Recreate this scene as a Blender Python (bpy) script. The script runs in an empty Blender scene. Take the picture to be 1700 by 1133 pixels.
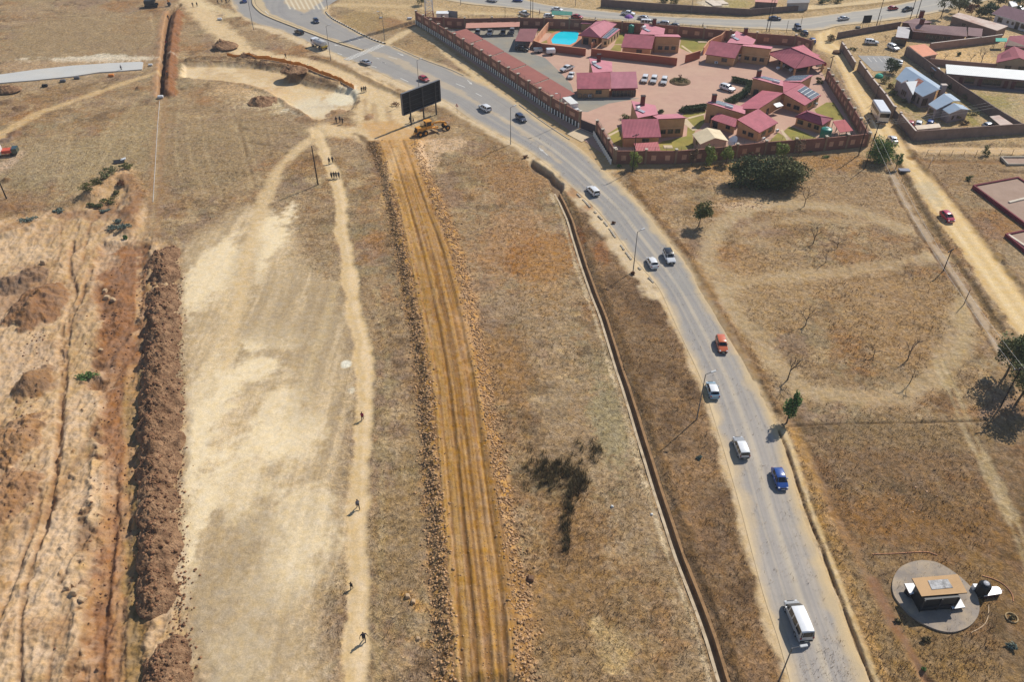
import bpy, bmesh, math, random
import numpy as np
from mathutils import Vector, Matrix, Euler
R = math.radians
SC = bpy.context.scene
COL = SC.collection
# ------------------------------------------------------------------ camera, sky, sun, exposure
FOC, PCX, PCY, CAM_H, PITCH = 1321.0, 850.0, 566.5, 70.0, R(38.4)
cam_d = bpy.data.cameras.new('camera')
cam_d.sensor_width = 36.0
cam_d.lens = 36.0 * FOC / 1700.0
cam_d.clip_start = 1.0
cam_d.clip_end = 9000.0
cam = bpy.data.objects.new('camera', cam_d)
cam.location = (0, 0, CAM_H)
cam.rotation_euler = (R(90) - PITCH, 0, 0)
COL.objects.link(cam)
SC.camera = cam
SUN_EL, SUN_AZ = R(43), R(46)          # azimuth counted from +X
w = bpy.data.worlds.new('World'); SC.world = w; w.use_nodes = True
nt = w.node_tree
sky = nt.nodes.new('ShaderNodeTexSky'); sky.sky_type = 'NISHITA'; sky.sun_disc = False
sky.sun_elevation = SUN_EL; sky.sun_rotation = R(90) - SUN_AZ
sky.altitude = 1500
nt.links.new(sky.outputs[0], nt.nodes['Background'].inputs['Color'])
nt.nodes['Background'].inputs['Strength'].default_value = 0.10
sun_d = bpy.data.lights.new('sun', 'SUN'); sun_d.energy = 4.5; sun_d.angle = R(0.5); sun_d.color = (1, 0.955, 0.875)
sun = bpy.data.objects.new('sun', sun_d); COL.objects.link(sun)
SV = Vector((math.cos(SUN_AZ) * math.cos(SUN_EL), math.sin(SUN_AZ) * math.cos(SUN_EL), math.sin(SUN_EL)))
sun.rotation_euler = SV.to_track_quat('Z', 'Y').to_euler(); sun.location = (0, 0, 200)
SC.view_settings.view_transform = 'Standard'
SC.view_settings.look = 'None'
SC.view_settings.exposure = 0.04
SC.view_settings.gamma = 1.0
SC.cycles.max_bounces = 5
SC.cycles.use_adaptive_sampling = True
random.seed(7)
rng = np.random.default_rng(11)
# ------------------------------------------------------------------ surveyed picture point -> place on the plane at height z
CT, ST = math.cos(PITCH), math.sin(PITCH)
def G(px, py, z=0.0):
 u = (px - PCX) / FOC; v = (py - PCY) / FOC
 t = (z - CAM_H) / (-ST - v * CT)
 return Vector((u * t, (CT - v * ST) * t, z))
def pts(L, z=0.0): return [G(p[0], p[1], z) for p in L]
def pix(x, y, z=0.0):
 d = y * CT + (CAM_H - z) * ST
 return (PCX + FOC * x / d, PCY + FOC * (-y * ST + (CAM_H - z) * CT) / d)
def zat(base, top):
 """height of a thing whose foot is seen at `base` and whose top at `top`"""
 g = G(*base); lo, hi = 0.0, 60.0
 for _ in range(40):
  m = (lo + hi) / 2
  if pix(g.x, g.y, m)[1] > top[1]: lo = m
  else: hi = m
 return lo
def lin(r, g, b, k=1.0):
 f = lambda c: ((c / 255 + 0.055) / 1.055) ** 2.4 if c > 10 else c / 255 / 12.92
 return (f(r) * k, f(g) * k, f(b) * k)
# ------------------------------------------------------------------ objects, parts and their properties
def tag(o, label=None, cat=None, group=None, kind=None):
 if label: o['label'] = label
 if cat: o['category'] = cat
 if group: o['group'] = group
 if kind: o['kind'] = kind
 return o
def empty(name, loc=(0, 0, 0), rz=0.0, label=None, cat=None, group=None):
 o = bpy.data.objects.new(name, None); COL.objects.link(o)
 o.empty_display_size = 0.3
 o.location = loc; o.rotation_euler = (0, 0, rz)
 return tag(o, label, cat, group)
def children(o): return [c for c in o.children]
def copy_tree(o, parent=None):
 c = o.copy(); COL.objects.link(c)
 if parent is not None: c.parent = parent
 for ch in children(o): copy_tree(ch, c)
 return c
class MB:
 """collects faces, builds ONE mesh object"""
 def __init__(s): s.v = []; s.f = []; s.m = []; s.mi = 0
 def add(s, vs, fs, mi=None):
  b = len(s.v); s.v += [tuple(p) for p in vs]
  for f in fs:
   s.f.append(tuple(b + i for i in f)); s.m.append(s.mi if mi is None else mi)
 def box(s, x0, x1, y0, y1, z0, z1, mi=None):
  s.add([(x0,y0,z0),(x1,y0,z0),(x1,y1,z0),(x0,y1,z0),(x0,y0,z1),(x1,y0,z1),(x1,y1,z1),(x0,y1,z1)],
              [(0,3,2,1),(4,5,6,7),(0,1,5,4),(1,2,6,5),(2,3,7,6),(3,0,4,7)], mi)
 def obox(s, c, ax, ay, az, mi=None):
  """box of half axes ax, ay, az about c"""
  c, ax, ay, az = map(Vector, (c, ax, ay, az))
  vs = [c + i*ax + j*ay + k*az for k in (-1,1) for (i,j) in ((-1,-1),(1,-1),(1,1),(-1,1))]
  s.add(vs, [(0,3,2,1),(4,5,6,7),(0,1,5,4),(1,2,6,5),(2,3,7,6),(3,0,4,7)], mi)
 def tube(s, p0, p1, r0, r1=None, n=8, mi=None, cap=True):
  p0, p1 = Vector(p0), Vector(p1); r1 = r0 if r1 is None else r1
  d = (p1 - p0).normalized(); a = d.orthogonal().normalized(); b = d.cross(a)
  vs = []
  for p, r in ((p0, r0), (p1, r1)):
   for i in range(n):
    t = 2*math.pi*i/n; vs.append(p + a*math.cos(t)*r + b*math.sin(t)*r)
  fs = [(i, (i+1) % n, n+(i+1) % n, n+i) for i in range(n)]
  if cap: fs += [tuple(range(n-1, -1, -1)), tuple(range(n, 2*n))]
  s.add(vs, fs, mi)
 def lathe(s, prof, n=16, c=(0,0,0), mi=None):
  vs = []; fs = []
  for (r, z) in prof:
   for i in range(n):
    t = 2*math.pi*i/n; vs.append((c[0]+r*math.cos(t), c[1]+r*math.sin(t), c[2]+z))
  for k in range(len(prof)-1):
   for i in range(n):
    fs.append((k*n+i, k*n+(i+1) % n, (k+1)*n+(i+1) % n, (k+1)*n+i))
  fs.append(tuple(range(n-1, -1, -1))); fs.append(tuple((len(prof)-1)*n+i for i in range(n)))
  s.add(vs, fs, mi)
 def prism(s, poly, z0, z1, mi=None, top_mi=None):
  """poly: xy list counter-clockwise; z0/z1 numbers or per-corner lists"""
  n = len(poly)
  Z0 = z0 if hasattr(z0, '__len__') else [z0]*n; Z1 = z1 if hasattr(z1, '__len__') else [z1]*n
  vs = [(p[0], p[1], Z0[i]) for i, p in enumerate(poly)] + [(p[0], p[1], Z1[i]) for i, p in enumerate(poly)]
  s.add(vs, [tuple(range(n-1, -1, -1))], mi)
  s.add(vs, [tuple(range(n, 2*n))], top_mi if top_mi is not None else mi)
  s.add(vs, [(i, (i+1) % n, n+(i+1) % n, n+i) for i in range(n)], mi)
 def build(s, name, mats, parent=None, smooth=False):
  me = bpy.data.meshes.new(name)
  me.from_pydata(s.v, [], s.f)
  if not isinstance(mats, (list, tuple)): mats = [mats]
  for m in mats:
   if m: me.materials.append(m)
  if len(mats) > 1: me.polygons.foreach_set('material_index', [min(i, len(mats)-1) for i in s.m])
  if smooth: me.polygons.foreach_set('use_smooth', [True]*len(s.f))
  me.update()
  o = bpy.data.objects.new(name, me); COL.objects.link(o)
  if parent is not None: o.parent = parent
  return o
# ------------------------------------------------------------------ procedural materials
MATS = {}
def nodes(name):
 m = bpy.data.materials.new(name); m.use_nodes = True
 return m, m.node_tree, m.node_tree.nodes['Principled BSDF']
def N(nt, t, **kw):
 n = nt.nodes.new(t)
 for k, v in kw.items():
  if hasattr(n, k): setattr(n, k, v)
  else: n.inputs[k].default_value = v
 return n
def mat(name, rgb, rough=0.7, var=0.18, scale=2.0, metal=0.0, spec=0.3, bump=0.0, bscale=8.0, coat=0.0, dirt=None, dirt_amt=0.4, dirt_scale=0.6):
 """base colour broken by two sizes of noise, optional stains and bump"""
 if name in MATS: return MATS[name]
 m, nt, b = nodes(name); L = nt.links.new
 tc = N(nt, 'ShaderNodeTexCoord')
 n1 = N(nt, 'ShaderNodeTexNoise', Scale=scale, Detail=6.0, Roughness=0.65); L(tc.outputs['Object'], n1.inputs['Vector'])
 rp = N(nt, 'ShaderNodeMapRange'); rp.inputs[1].default_value = 0.3; rp.inputs[2].default_value = 0.7
 rp.inputs[3].default_value = 1 - var; rp.inputs[4].default_value = 1 + var
 L(n1.outputs['Fac'], rp.inputs[0])
 mx = N(nt, 'ShaderNodeVectorMath', operation='SCALE'); mx.inputs[0].default_value = rgb[:3]
 L(rp.outputs[0], mx.inputs['Scale'])
 out = mx.outputs[0]
 if dirt is not None:
  n2 = N(nt, 'ShaderNodeTexNoise', Scale=dirt_scale, Detail=8.0, Roughness=0.7); L(tc.outputs['Object'], n2.inputs['Vector'])
  r2 = N(nt, 'ShaderNodeMapRange'); r2.inputs[1].default_value = 0.45; r2.inputs[2].default_value = 0.7
  r2.inputs[3].default_value = 0.0; r2.inputs[4].default_value = dirt_amt; L(n2.outputs['Fac'], r2.inputs[0])
  mm = N(nt, 'ShaderNodeMix', data_type='RGBA'); L(r2.outputs[0], mm.inputs[0]); L(out, mm.inputs[6]); mm.inputs[7].default_value = (*dirt[:3], 1)
  out = mm.outputs[2]
 L(out, b.inputs['Base Color'])
 b.inputs['Roughness'].default_value = rough; b.inputs['Metallic'].default_value = metal
 b.inputs['Specular IOR Level'].default_value = spec
 b.inputs['Coat Weight'].default_value = coat
 if bump:
  nb = N(nt, 'ShaderNodeTexNoise', Scale=bscale, Detail=5.0); L(tc.outputs['Object'], nb.inputs['Vector'])
  bp = N(nt, 'ShaderNodeBump', Strength=bump, Distance=0.05); L(nb.outputs['Fac'], bp.inputs['Height']); L(bp.outputs[0], b.inputs['Normal'])
 MATS[name] = m
 return m
# ------------------------------------------------------------------ ground: one sheet with real relief
def _hash(ix, iy, s):
 h = (ix * 374761393 + iy * 668265263 + s * 1442695041) & 0xFFFFFFFF
 h = ((h ^ (h >> 13)) * 1274126177) & 0xFFFFFFFF
 return ((h ^ (h >> 16)) & 0xFFFFFF) / float(0xFFFFFF)
def vnoise(x, y, s=0):
 xi = np.floor(x).astype(np.int64); yi = np.floor(y).astype(np.int64)
 fx = x - xi; fy = y - yi
 fx = fx*fx*(3-2*fx); fy = fy*fy*(3-2*fy)
 a = _hash(xi, yi, s); b = _hash(xi+1, yi, s); c = _hash(xi, yi+1, s); d = _hash(xi+1, yi+1, s)
 return a + (b-a)*fx + (c-a)*fy + (a-b-c+d)*fx*fy
def fbm(x, y, sc, s=0, o=5, g=0.55):
 """-1..1"""
 t = 0; a = 1; n = 0; f = 1.0/sc
 for i in range(o):
  t = t + a*(vnoise(x*f, y*f, s+i*17)*2-1); n += a; a *= g; f *= 2.03
 return t/n*1.6
def sstep(a, b, x):
 t = np.clip((x-a)/(b-a), 0, 1); return t*t*(3-2*t)
iy_rows = np.concatenate([np.arange(1170, -32, -1.5)])
v_ = (iy_rows - PCY)/FOC
Yr = CAM_H * (CT - v_*ST) / (ST + v_*CT)
far = Yr[-1] * np.power(1.09, np.arange(1, 34))
Yr = np.concatenate([[10, 16, 22, 26, 29, 31], Yr, far])
Yr = np.unique(np.round(Yr, 4))
XS = np.array([1.06, 1.15, 1.35, 1.8, 3.0]); NX = len(XS)
S = np.concatenate([-XS[::-1], np.linspace(-1, 1, 1150), XS]); NC = len(S)
HW = 0.665*np.sqrt(Yr**2 + CAM_H**2*0.62) + 12 + np.maximum(0, Yr-280)*1.2
TX = (S[None, :]*HW[:, None]); TY = np.repeat(Yr[:, None], NC, 1)
shp = TX.shape
X = TX.ravel(); Y = TY.ravel()
NV = X.size
def dline(poly, hw, close=False, along=False):
 """distance to a polyline minus its half width (metres); hw scalar or per point"""
 P = [(p.x, p.y) if hasattr(p, 'x') else p for p in poly]
 H = list(hw) if hasattr(hw, '__len__') else [hw]*len(P)
 if close: P = P+[P[0]]; H = H+[H[0]]
 D = np.full(NV, 40.0); U = np.zeros(NV); acc = 0
 for i in range(len(P)-1):
  (ax, ay), (bx, by) = P[i], P[i+1]; M = 14 + max(H)
  k = np.nonzero((X > min(ax, bx)-M) & (X < max(ax, bx)+M) & (Y > min(ay, by)-M) & (Y < max(ay, by)+M))[0]
  dx, dy = bx-ax, by-ay; l2 = dx*dx+dy*dy+1e-9
  t = np.clip(((X[k]-ax)*dx + (Y[k]-ay)*dy)/l2, 0, 1)
  d = np.hypot(X[k]-ax-t*dx, Y[k]-ay-t*dy) - (H[i]+(H[i+1]-H[i])*t)
  b = d < D[k]; D[k[b]] = d[b]; U[k[b]] = acc + t[b]*math.sqrt(l2); acc += math.sqrt(l2)
 return (D, U) if along else D
def sdpoly(poly):
 P = [(p.x, p.y) for p in poly]
 D = np.abs(dline(poly, 0.0, True)); ins = np.zeros(NV, bool)
 n = len(P)
 for i in range(n):
  (ax, ay), (bx, by) = P[i], P[(i+1) % n]
  if ay == by: continue
  c = ((ay > Y) != (by > Y)) & (X < (bx-ax)*(Y-ay)/(by-ay)+ax)
  ins ^= c
 return np.where(ins, -D, D)
def spline(L, n=8):
 """smooth a pixel polyline"""
 P = [np.array(p, float) for p in L]; P = [2*P[0]-P[1]] + P + [2*P[-1]-P[-2]]; out = []
 for i in range(1, len(P)-2):
  for k in range(n):
   t = k/n
   out.append(0.5*((2*P[i]) + (-P[i-1]+P[i+1])*t + (2*P[i-1]-5*P[i]+4*P[i+1]-P[i+2])*t*t + (-P[i-1]+3*P[i]-3*P[i+1]+P[i+2])*t**3))
 out.append(P[-2]); return [tuple(p) for p in out]
def gp(L, n=5): return pts(spline(L, n))
def begin(x, y):
 """start painting a sheet whose points are x, y"""
 global X, Y, NV, n1, n2, n3, n4, nA, nB, nf, C, Z, GR, RG
 X, Y = x, y; NV = X.size
 n1 = fbm(X, Y, 1.1, 1, 3); n2 = fbm(X, Y, 4.0, 2, 5); n3 = fbm(X, Y, 18.0, 3, 5); n4 = fbm(X, Y, 55.0, 4, 4)
 nA = fbm(X, Y, 2.2, 9, 5); nB = fbm(X, Y, 9.0, 21, 5); nf = fbm(X, Y, 0.45, 31, 2)
 C = np.zeros((NV, 3)); Z = np.zeros(NV)
 GR = np.ones(NV)                       # how grassy
 RG = np.full(NV, 0.25)                 # how rough / cloddy
begin(X, Y)
TINT = (1.11, 1.13, 1.12)
def tint(c):
 r, g, b = lin(*c); return (min(r*TINT[0], .8), min(g*TINT[1], .78), min(b*TINT[2], .72))
def paint(m, c, k=1.0):
 global C
 m = np.clip(m*k, 0, 1)[:, None]; C = C*(1-m) + np.array(tint(c))[None, :]*m
def edge(d, soft=0.5, amp=0.4, nz=None):
 return sstep(soft, -soft, d + amp*(nA if nz is None else nz))
def bare(m, g=0.0):
 global GR
 GR = GR*(1-m) + g*m
# --- dry veld
paint(np.ones(NV), (156, 129, 97))
paint(sstep(0.0, 0.7, n3), (149, 117, 81), 0.8)
paint(sstep(0.0, 0.8, n4), (160, 134, 104), 0.6)
paint(sstep(0.15, 0.8, nB), (144, 128, 96), 0.55)
paint(sstep(0.2, 0.75, fbm(X, Y, 12, 41, 5)), (150, 104, 64), 0.55)
paint(sstep(0.35, 0.8, fbm(X, Y, 7, 51, 5)), (178, 150, 116), 0.6)
paint(sstep(0.25, 0.8, n2), (122, 98, 72), 0.5)
for s_, sd, th, c, k in [(6, 111, .25, (146, 130, 102), .5), (5, 117, .3, (150, 110, 74), .45), (8, 123, .2, (142, 116, 96), .6), (3.5, 129, .35, (186, 158, 120), .5), (2.6, 135, .34, (106, 84, 62), .6), (11, 141, .2, (162, 136, 106), .6)]:
 paint(sstep(th, th+.25, fbm(X, Y, s_, sd, 5, .62)), c, k)
Z += 0.05*n2 + 0.045*n1 + 0.02*nf
def blob(cx, cy, rx, ry, c, k=0.7, soft=0.5, amp=0.35, rot=0.0):
 """soft patch, centre and radii surveyed on the picture"""
 g = G(cx, cy); ex = abs(G(cx+rx, cy).x-g.x); ey = abs(G(cx, cy-ry).y-G(cx, cy+ry).y)/2
 dx = X-g.x; dy = Y-g.y
 cr, sr = math.cos(rot), math.sin(rot)
 q = np.hypot((dx*cr+dy*sr)/ex, (-dx*sr+dy*cr)/ey)
 m = sstep(1+soft*.7, 1-soft*.7, q + amp*nB + amp*0.6*nA + .18*n1 + .22*nf)
 paint(m, c, k); return m
paint(sstep(0, 1, sstep(66, 58, Y)*(X > 24)), (132, 108, 76), .6)
lowr = edge(sdpoly(pts([(1310, 706), (1760, 700), (1760, 1190), (1560, 1190), (1400, 900)])), 1.5, 1.0); paint(lowr, (120, 95, 70), .7); paint(lowr*sstep(.1, .5, nB), (134, 98, 66), .6); paint(lowr*sstep(.1, .5, n2), (98, 80, 56), .6); paint(lowr*sstep(.15, .6, -n2), (152, 124, 90), .5)
# verge between drain and road, field right of it: redder grass
d = sdpoly(pts([(880, 275), (985, 345), (1047, 425), (1115, 530), (1165, 640), (1210, 790), (1260, 960), (1310, 1180), (1215, 1180), (1100, 815), (1045, 660), (1000, 520), (945, 330)]))
vg = edge(d, 1.5, 0.8, nB); paint(vg, (122, 94, 68), 0.75); paint(vg*sstep(.1, .5, n2), (96, 74, 54), .6); paint(vg*sstep(.15, .6, -n2), (158, 122, 86), .5);
for b in [((860, 300, 80, 40), (158, 120, 84)), ((850, 400, 60, 60), (166, 128, 92)), ((960, 900, 60, 120), (140, 106, 70)), ((900, 430, 50, 40), (156, 108, 64)),
          ((1015, 700, 30, 80), (150, 136, 104)), ((1500, 760, 120, 40), (132, 104, 76)), ((1440, 860, 90, 40), (140, 104, 68)), ((1600, 880, 120, 50), (134, 102, 68)),
          ((1560, 720, 160, 30), (138, 114, 84)), ((700, 330, 25, 60), (150, 124, 90)), ((1640, 960, 60, 70), (128, 100, 66)), ((1500, 1080, 120, 50), (140, 112, 76)),
          ((340, 250, 130, 60), (152, 128, 96)), ((150, 60, 130, 40), (152, 128, 96)), ((80, 260, 90, 50), (162, 140, 108)), ((210, 230, 60, 60), (160, 138, 104)),
          ((950, 1000, 120, 90), (142, 112, 78)), ((660, 900, 40, 200), (150, 124, 90)), ((840, 590, 40, 60), (140, 108, 74)), ((1540, 1130, 160, 40), (148, 118, 80)),
          ((1400, 330, 140, 40), (158, 130, 98)), ((1280, 470, 100, 60), (164, 134, 98)), ((1500, 520, 120, 80), (160, 128, 92)), ((1190, 270, 160, 18), (178, 140, 96)), ((1640, 290, 90, 40), (150, 122, 92)),
          ((1080, 330, 30, 40), (160, 126, 88)), ((1240, 300, 60, 10), (190, 156, 116)), ((1400, 270, 50, 14), (164, 124, 80))]:
 blob(*b[0], b[1], 0.75)
blob(1020, 1085, 28, 40, (196, 168, 122), 0.7); blob(990, 1040, 14, 16, (196, 168, 122), 0.6)
blob(1210, 345, 26, 8, (200, 168, 134), 0.7, amp=0.8); blob(1262, 340, 14, 8, (200, 168, 134), 0.6, amp=0.8); blob(1132, 485, 10, 10, (196, 160, 124), 0.6)
blob(925, 790, 55, 45, (120, 98, 70), 0.6); blob(940, 900, 25, 40, (124, 98, 72), 0.5)
blob(910, 460, 40, 60, (168, 130, 88), 0.5); blob(915, 1090, 90, 40, (150, 122, 88), 0.5)
def track(L, wpx, c, k=0.8, soft=0.6, amp=0.4, g=0.2, dz=0.0, n=5, nz=None):
 """a worn line; wpx = half width in metres (number or list)"""
 q = spline(L, n); P = pts(q)
 if hasattr(wpx, '__len__'):
  hw = np.interp(np.linspace(0, 1, len(P)), np.linspace(0, 1, len(wpx)), wpx)
 else: hw = wpx
 d = dline(P, hw); m = edge(d, soft, amp, nz)
 paint(m, c, k); bare(m*k, g)
 global Z
 if dz: Z = Z + dz*m
 return m
# loops worn in the right-hand field
for L, hw, k in [([(1150, 500), (1170, 430), (1195, 375), (1250, 345), (1330, 340), (1420, 350), (1500, 380)], 1.6, 0.5), ([(1190, 480), (1240, 545), (1300, 610), (1350, 650), (1450, 660), (1530, 640), (1590, 570), (1600, 500)], 1.7, 0.45),
              ([(1190, 440), (1205, 500), (1230, 470), (1330, 455), (1430, 450), (1540, 425)], 1.5, 0.35), ([(1230, 380), (1330, 365), (1430, 370)], 1.0, 0.3), ([(1540, 425), (1580, 427)], 1.0, 0.7)]:
 track(L, hw, (178, 154, 120), min(1, k*1.3), 1.3, 0.9, 0.15)
for off in (0, 13):
 track([(1552+off, 600), (1575+off, 650), (1600+off, 710), (1640+off, 790), (1690+off, 900), (1712+off, 960)], 0.32, (178, 156, 120), 0.6, 0.35, 0.4, 0.3, -0.05)
track([(1590, 470), (1600, 560), (1575, 640)], 0.8, (172, 150, 112), 0.35, 0.8, 0.6, 0.4)
track([(1310, 708), (1400, 704), (1500, 702), (1650, 698)], 0.16, (92, 72, 50), 0.8, 0.15, 0.15, 0.3, -0.18)
track([(1310, 700), (1335, 745), (1375, 830), (1420, 920), (1470, 1020), (1540, 1133)], 0.5, (150, 116, 84), 0.6, 0.5, 0.4, 0.2, -0.15)
track([(1450, 965), (1480, 1030), (1510, 1080), (1545, 1140)], 0.45, (134, 98, 76), 0.7, 0.4, 0.3, 0.0, -0.3)
track([(271, 165), (264, 240), (258, 320), (250, 410)], 1.3, (150, 116, 84), .55, .6, .6, .3)
track([(290, 165), (284, 250), (278, 330), (270, 400)], .35, (132, 106, 78), .45, .4, .5, .5)
# tyre marks in the left pasture
for L in [[(268, 165), (262, 240), (257, 330), (250, 400)], [(225, 170), (185, 240), (150, 310), (120, 350)], [(205, 165), (172, 235), (130, 315)], [(385, 165), (415, 240), (432, 300)], [(375, 165), (400, 240), (420, 310)],
          [(300, 170), (292, 240), (310, 330), (322, 370)], [(120, 190), (112, 260), (95, 320)], [(60, 100), (140, 85), (225, 75)], [(10, 38), (110, 25), (240, 45)], [(250, 20), (255, 60), (235, 80)], [(330, 190), (345, 260), (370, 330)],
          [(310, 190), (318, 260), (345, 330)], [(90, 215), (180, 218), (230, 225)]]:
 track(L, 0.24, (178, 154, 118), 0.4, 0.4, 0.4, 0.4, -0.05)
for L in [[(405, 212), (480, 245)], [(395, 195), (410, 260), (425, 310)], [(410, 235), (470, 245)], [(440, 205), (450, 260)], [(0, 35), (60, 30), (140, 26)], [(130, 28), (200, 18)]]:
 track(L, 0.2, (104, 84, 62), 0.7, 0.3, 0.4, 0.2, -0.08)
# --- worn sandy field beside the soil heaps
d = sdpoly(gp([(296, 410), (350, 380), (420, 345), (470, 365), (520, 440), (560, 475), (585, 560), (590, 660), (575, 800), (560, 920), (545, 1040), (540, 1180), (290, 1180), (290, 800), (292, 600)], 4))
field = sstep(2.5, -3.0, d + 1.8*nB)
paint(field, (172, 148, 116)); bare(field, 0.25)
Z = Z*(1-0.6*field)
sand = field*sstep(-0.25, 0.6, 0.7*nB + 0.5*n3 + 0.25*nA)
paint(sand, (196, 170, 134), 0.75)
stk = fbm(X*1.3+.5*nB, Y*.05, 1.2, 91, 6, .65)+.25*nf; paint(field*sstep(.05, .5, stk), (212, 186, 150), .55); paint(field*sstep(.05, .55, -stk), (154, 132, 104), .5); paint(field*sstep(.2, .6, nA), (150, 128, 98), .35)
for cx, cy, rx, ry, k in [(345, 470, 45, 60, .9), (450, 410, 20, 50, 1), (440, 385, 14, 25, 1), (430, 615, 22, 22, .8), (335, 740, 32, 160, .95), (330, 860, 26, 180, .9), (460, 680, 40, 50, .8), (400, 800, 70, 80, .6), (500, 860, 40, 90, .6), (360, 640, 60, 70, .6), (480, 740, 50, 40, .7), (470, 960, 60, 60, .45), (300, 960, 8, 120, .9), (390, 1100, 50, 40, .5), (420, 740, 60, 30, .7), (440, 560, 50, 20, .4)]:
 m = blob(cx, cy, rx, ry, (224, 198, 162), k*0.95, 0.6, 0.7); bare(m*k, 0.0)
for cx, cy, rx, ry in [(400, 545, 140, 16), (470, 530, 90, 24), (470, 465, 40, 40), (380, 950, 50, 90), (470, 1060, 60, 60), (520, 620, 30, 60), (405, 450, 20, 50), (420, 880, 30, 40)]:
 blob(cx, cy, rx, ry, (168, 146, 116), 0.4, 0.8, 0.7)
blob(400, 1030, 60, 90, (176, 154, 124), 0.4, 0.8, .7)
track([(520, 228), (475, 267), (450, 305), (432, 355), (415, 405), (402, 470), (390, 540), (378, 610)], [1.1, 1.1, 1.3, 1.3, 1.2, 1.0, .8, .6], (202, 174, 134), 0.8, 0.8, 0.5, 0.05)
track([(560, 470), (530, 560), (500, 640)], 0.6, (190, 166, 128), 0.4, 0.6, 0.4)
track([(420, 850), (350, 800), (318, 850), (308, 900), (304, 960), (298, 1050)], 0.35, (208, 184, 148), 0.5, 0.4, 0.3)
track([(380, 470), (365, 560), (340, 640)], 0.5, (206, 180, 142), 0.5, 0.5, 0.3)
# --- footpath
fp = [(525, 216), (532, 232), (540, 255), (555, 287), (566, 330), (568, 380), (577, 430), (584, 480), (592, 525), (602, 570), (607, 630), (606, 690), (602, 740), (598, 800), (596, 870), (597, 950), (594, 1040), (590, 1150)]
d = dline(gp(fp, 6), 1.15); m = edge(d, 0.35, 0.45); paint(m, (196, 168, 128)); bare(m); Z = Z*(1-m)-0.1*m
m = edge(dline(gp([(p[0]+3, p[1]) for p in fp], 6), 0.35), 0.35, 0.5); paint(m, (212, 184, 146), 0.8)
m = edge(dline(gp([(p[0]+36+0.02*max(0, 700-p[1]), p[1]) for p in fp if p[1] > 470], 6), 0.3), 0.3, 0.4); paint(m, (174, 150, 112), 0.45)
blob(575, 605, 7, 5, (214, 204, 184), 1, amp=0.6); blob(585, 648, 8, 6, (206, 190, 164), 1, amp=0.6)
blob(520, 300, 22, 6, (186, 160, 122), .8); blob(590, 305, 14, 8, (186, 160, 122), .6)
# --- light tracks in the upper middle
track([(312, -10), (335, 20), (365, 50), (395, 80), (430, 92), (500, 104), (560, 120), (610, 145), (640, 190), (640, 225), (600, 222), (530, 214)], [3.5, 3.5, 3, 3.5, 3, 3, 4, 5, 7, 5, 3, 2.5], (208, 180, 140), 0.85, 1.4, 1.2, 0)
track([(330, 5), (390, 25)], 2.0, (206, 182, 142), 0.7, 1.0, 1.0, 0); track([(150, 60), (250, 20)], 0.3, (180, 150, 112), 0.3)
for p, k in [((430, 95, 40, 5), .6), ((560, 125, 35, 6), .6), ((620, 190, 25, 25), .5), ((650, 215, 20, 12), .7), ((500, 108, 20, 4), .8)]: blob(*p, (200, 176, 138), k)
for L in [[(620, 172), (625, 205)], [(605, 165), (608, 200)], [(640, 175), (650, 205)]]: track(L, 0.5, (150, 118, 84), 0.5, 0.5, 0.5, 0)
track([(560, 8), (600, 8), (660, 10), (700, 12), (760, 20), (860, 24), (940, 30)], 1.6, (200, 176, 136), 0.8, 0.8, 0.5, 0)
track([(640, 73), (665, 58), (690, 47)], 1.3, (200, 174, 136), 0.9, 0.6, 0.4, 0)
track([(690, 48), (715, 65), (740, 85), (765, 105), (780, 116), (812, 142), (850, 165), (885, 188), (925, 214), (975, 250), (1010, 283)], [1.5, 1.3, 1.3, 1.4, 1.4, 1.2, 1, 1, 1, 1, 1], (204, 178, 138), 0.85, 0.6, 0.4, 0)
track([(650, 20), (668, 32), (664, 46)], 0.7, (196, 170, 130), 0.7, 0.5, 0.4, 0)
for b in [((610, 35, 60, 22), (160, 134, 92)), ((690, 80, 40, 16), (166, 136, 98)), ((800, 30, 60, 6), (180, 150, 106)), ((660, 36, 25, 10), (150, 112, 80))]: blob(*b[0], b[1], 0.7)
# open ground in the upper right (yards, verges)
d = sdpoly(pts([(560, -40), (1760, -40), (1760, 240), (1500, 235), (1340, 60), (1000, 36), (800, 20), (700, 40), (560, 10)]))
paint(edge(d, 1, 1), (186, 158, 118), 0.75)
for b in [((1420, 58, 30, 10), (196, 166, 124)), ((1600, 95, 50, 16), (208, 172, 124)), ((1660, 60, 60, 12), (196, 166, 126)), ((1500, 170, 16, 30), (132, 122, 76)), ((1660, 180, 60, 22), (168, 150, 112)), ((1600, 190, 16, 26), (140, 130, 74)),
          ((1640, 170, 40, 14), (150, 134, 84)), ((1500, 140, 14, 12), (130, 124, 80)), ((1130, 12, 80, 8), (160, 136, 98)), ((1215, 6, 30, 6), (160, 144, 92)), ((1180, 5, 20, 6), (206, 190, 166)), ((1560, 165, 14, 40), (150, 110, 74))]:
 m = blob(*b[0], b[1], 0.8)
m = blob(1490, 107, 60, 12, (150, 148, 142), 0.0)
track([(1380, 11), (1330, 14), (1290, 16), (1440, 4), (1500, -6)], 2.0, (206, 182, 144), 0.7, 0.8, 0.5, 0)
track([(900, 13), (1000, 24), (1090, 33), (1200, 38), (1310, 38)], 1.2, (178, 150, 108), 0.0)
track([(1340, 18), (1400, 12), (1480, 4), (1520, -4)], 0.9, (132, 108, 74), 0.7, 0.5, 0.5, 0.6, 0.2)
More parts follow.
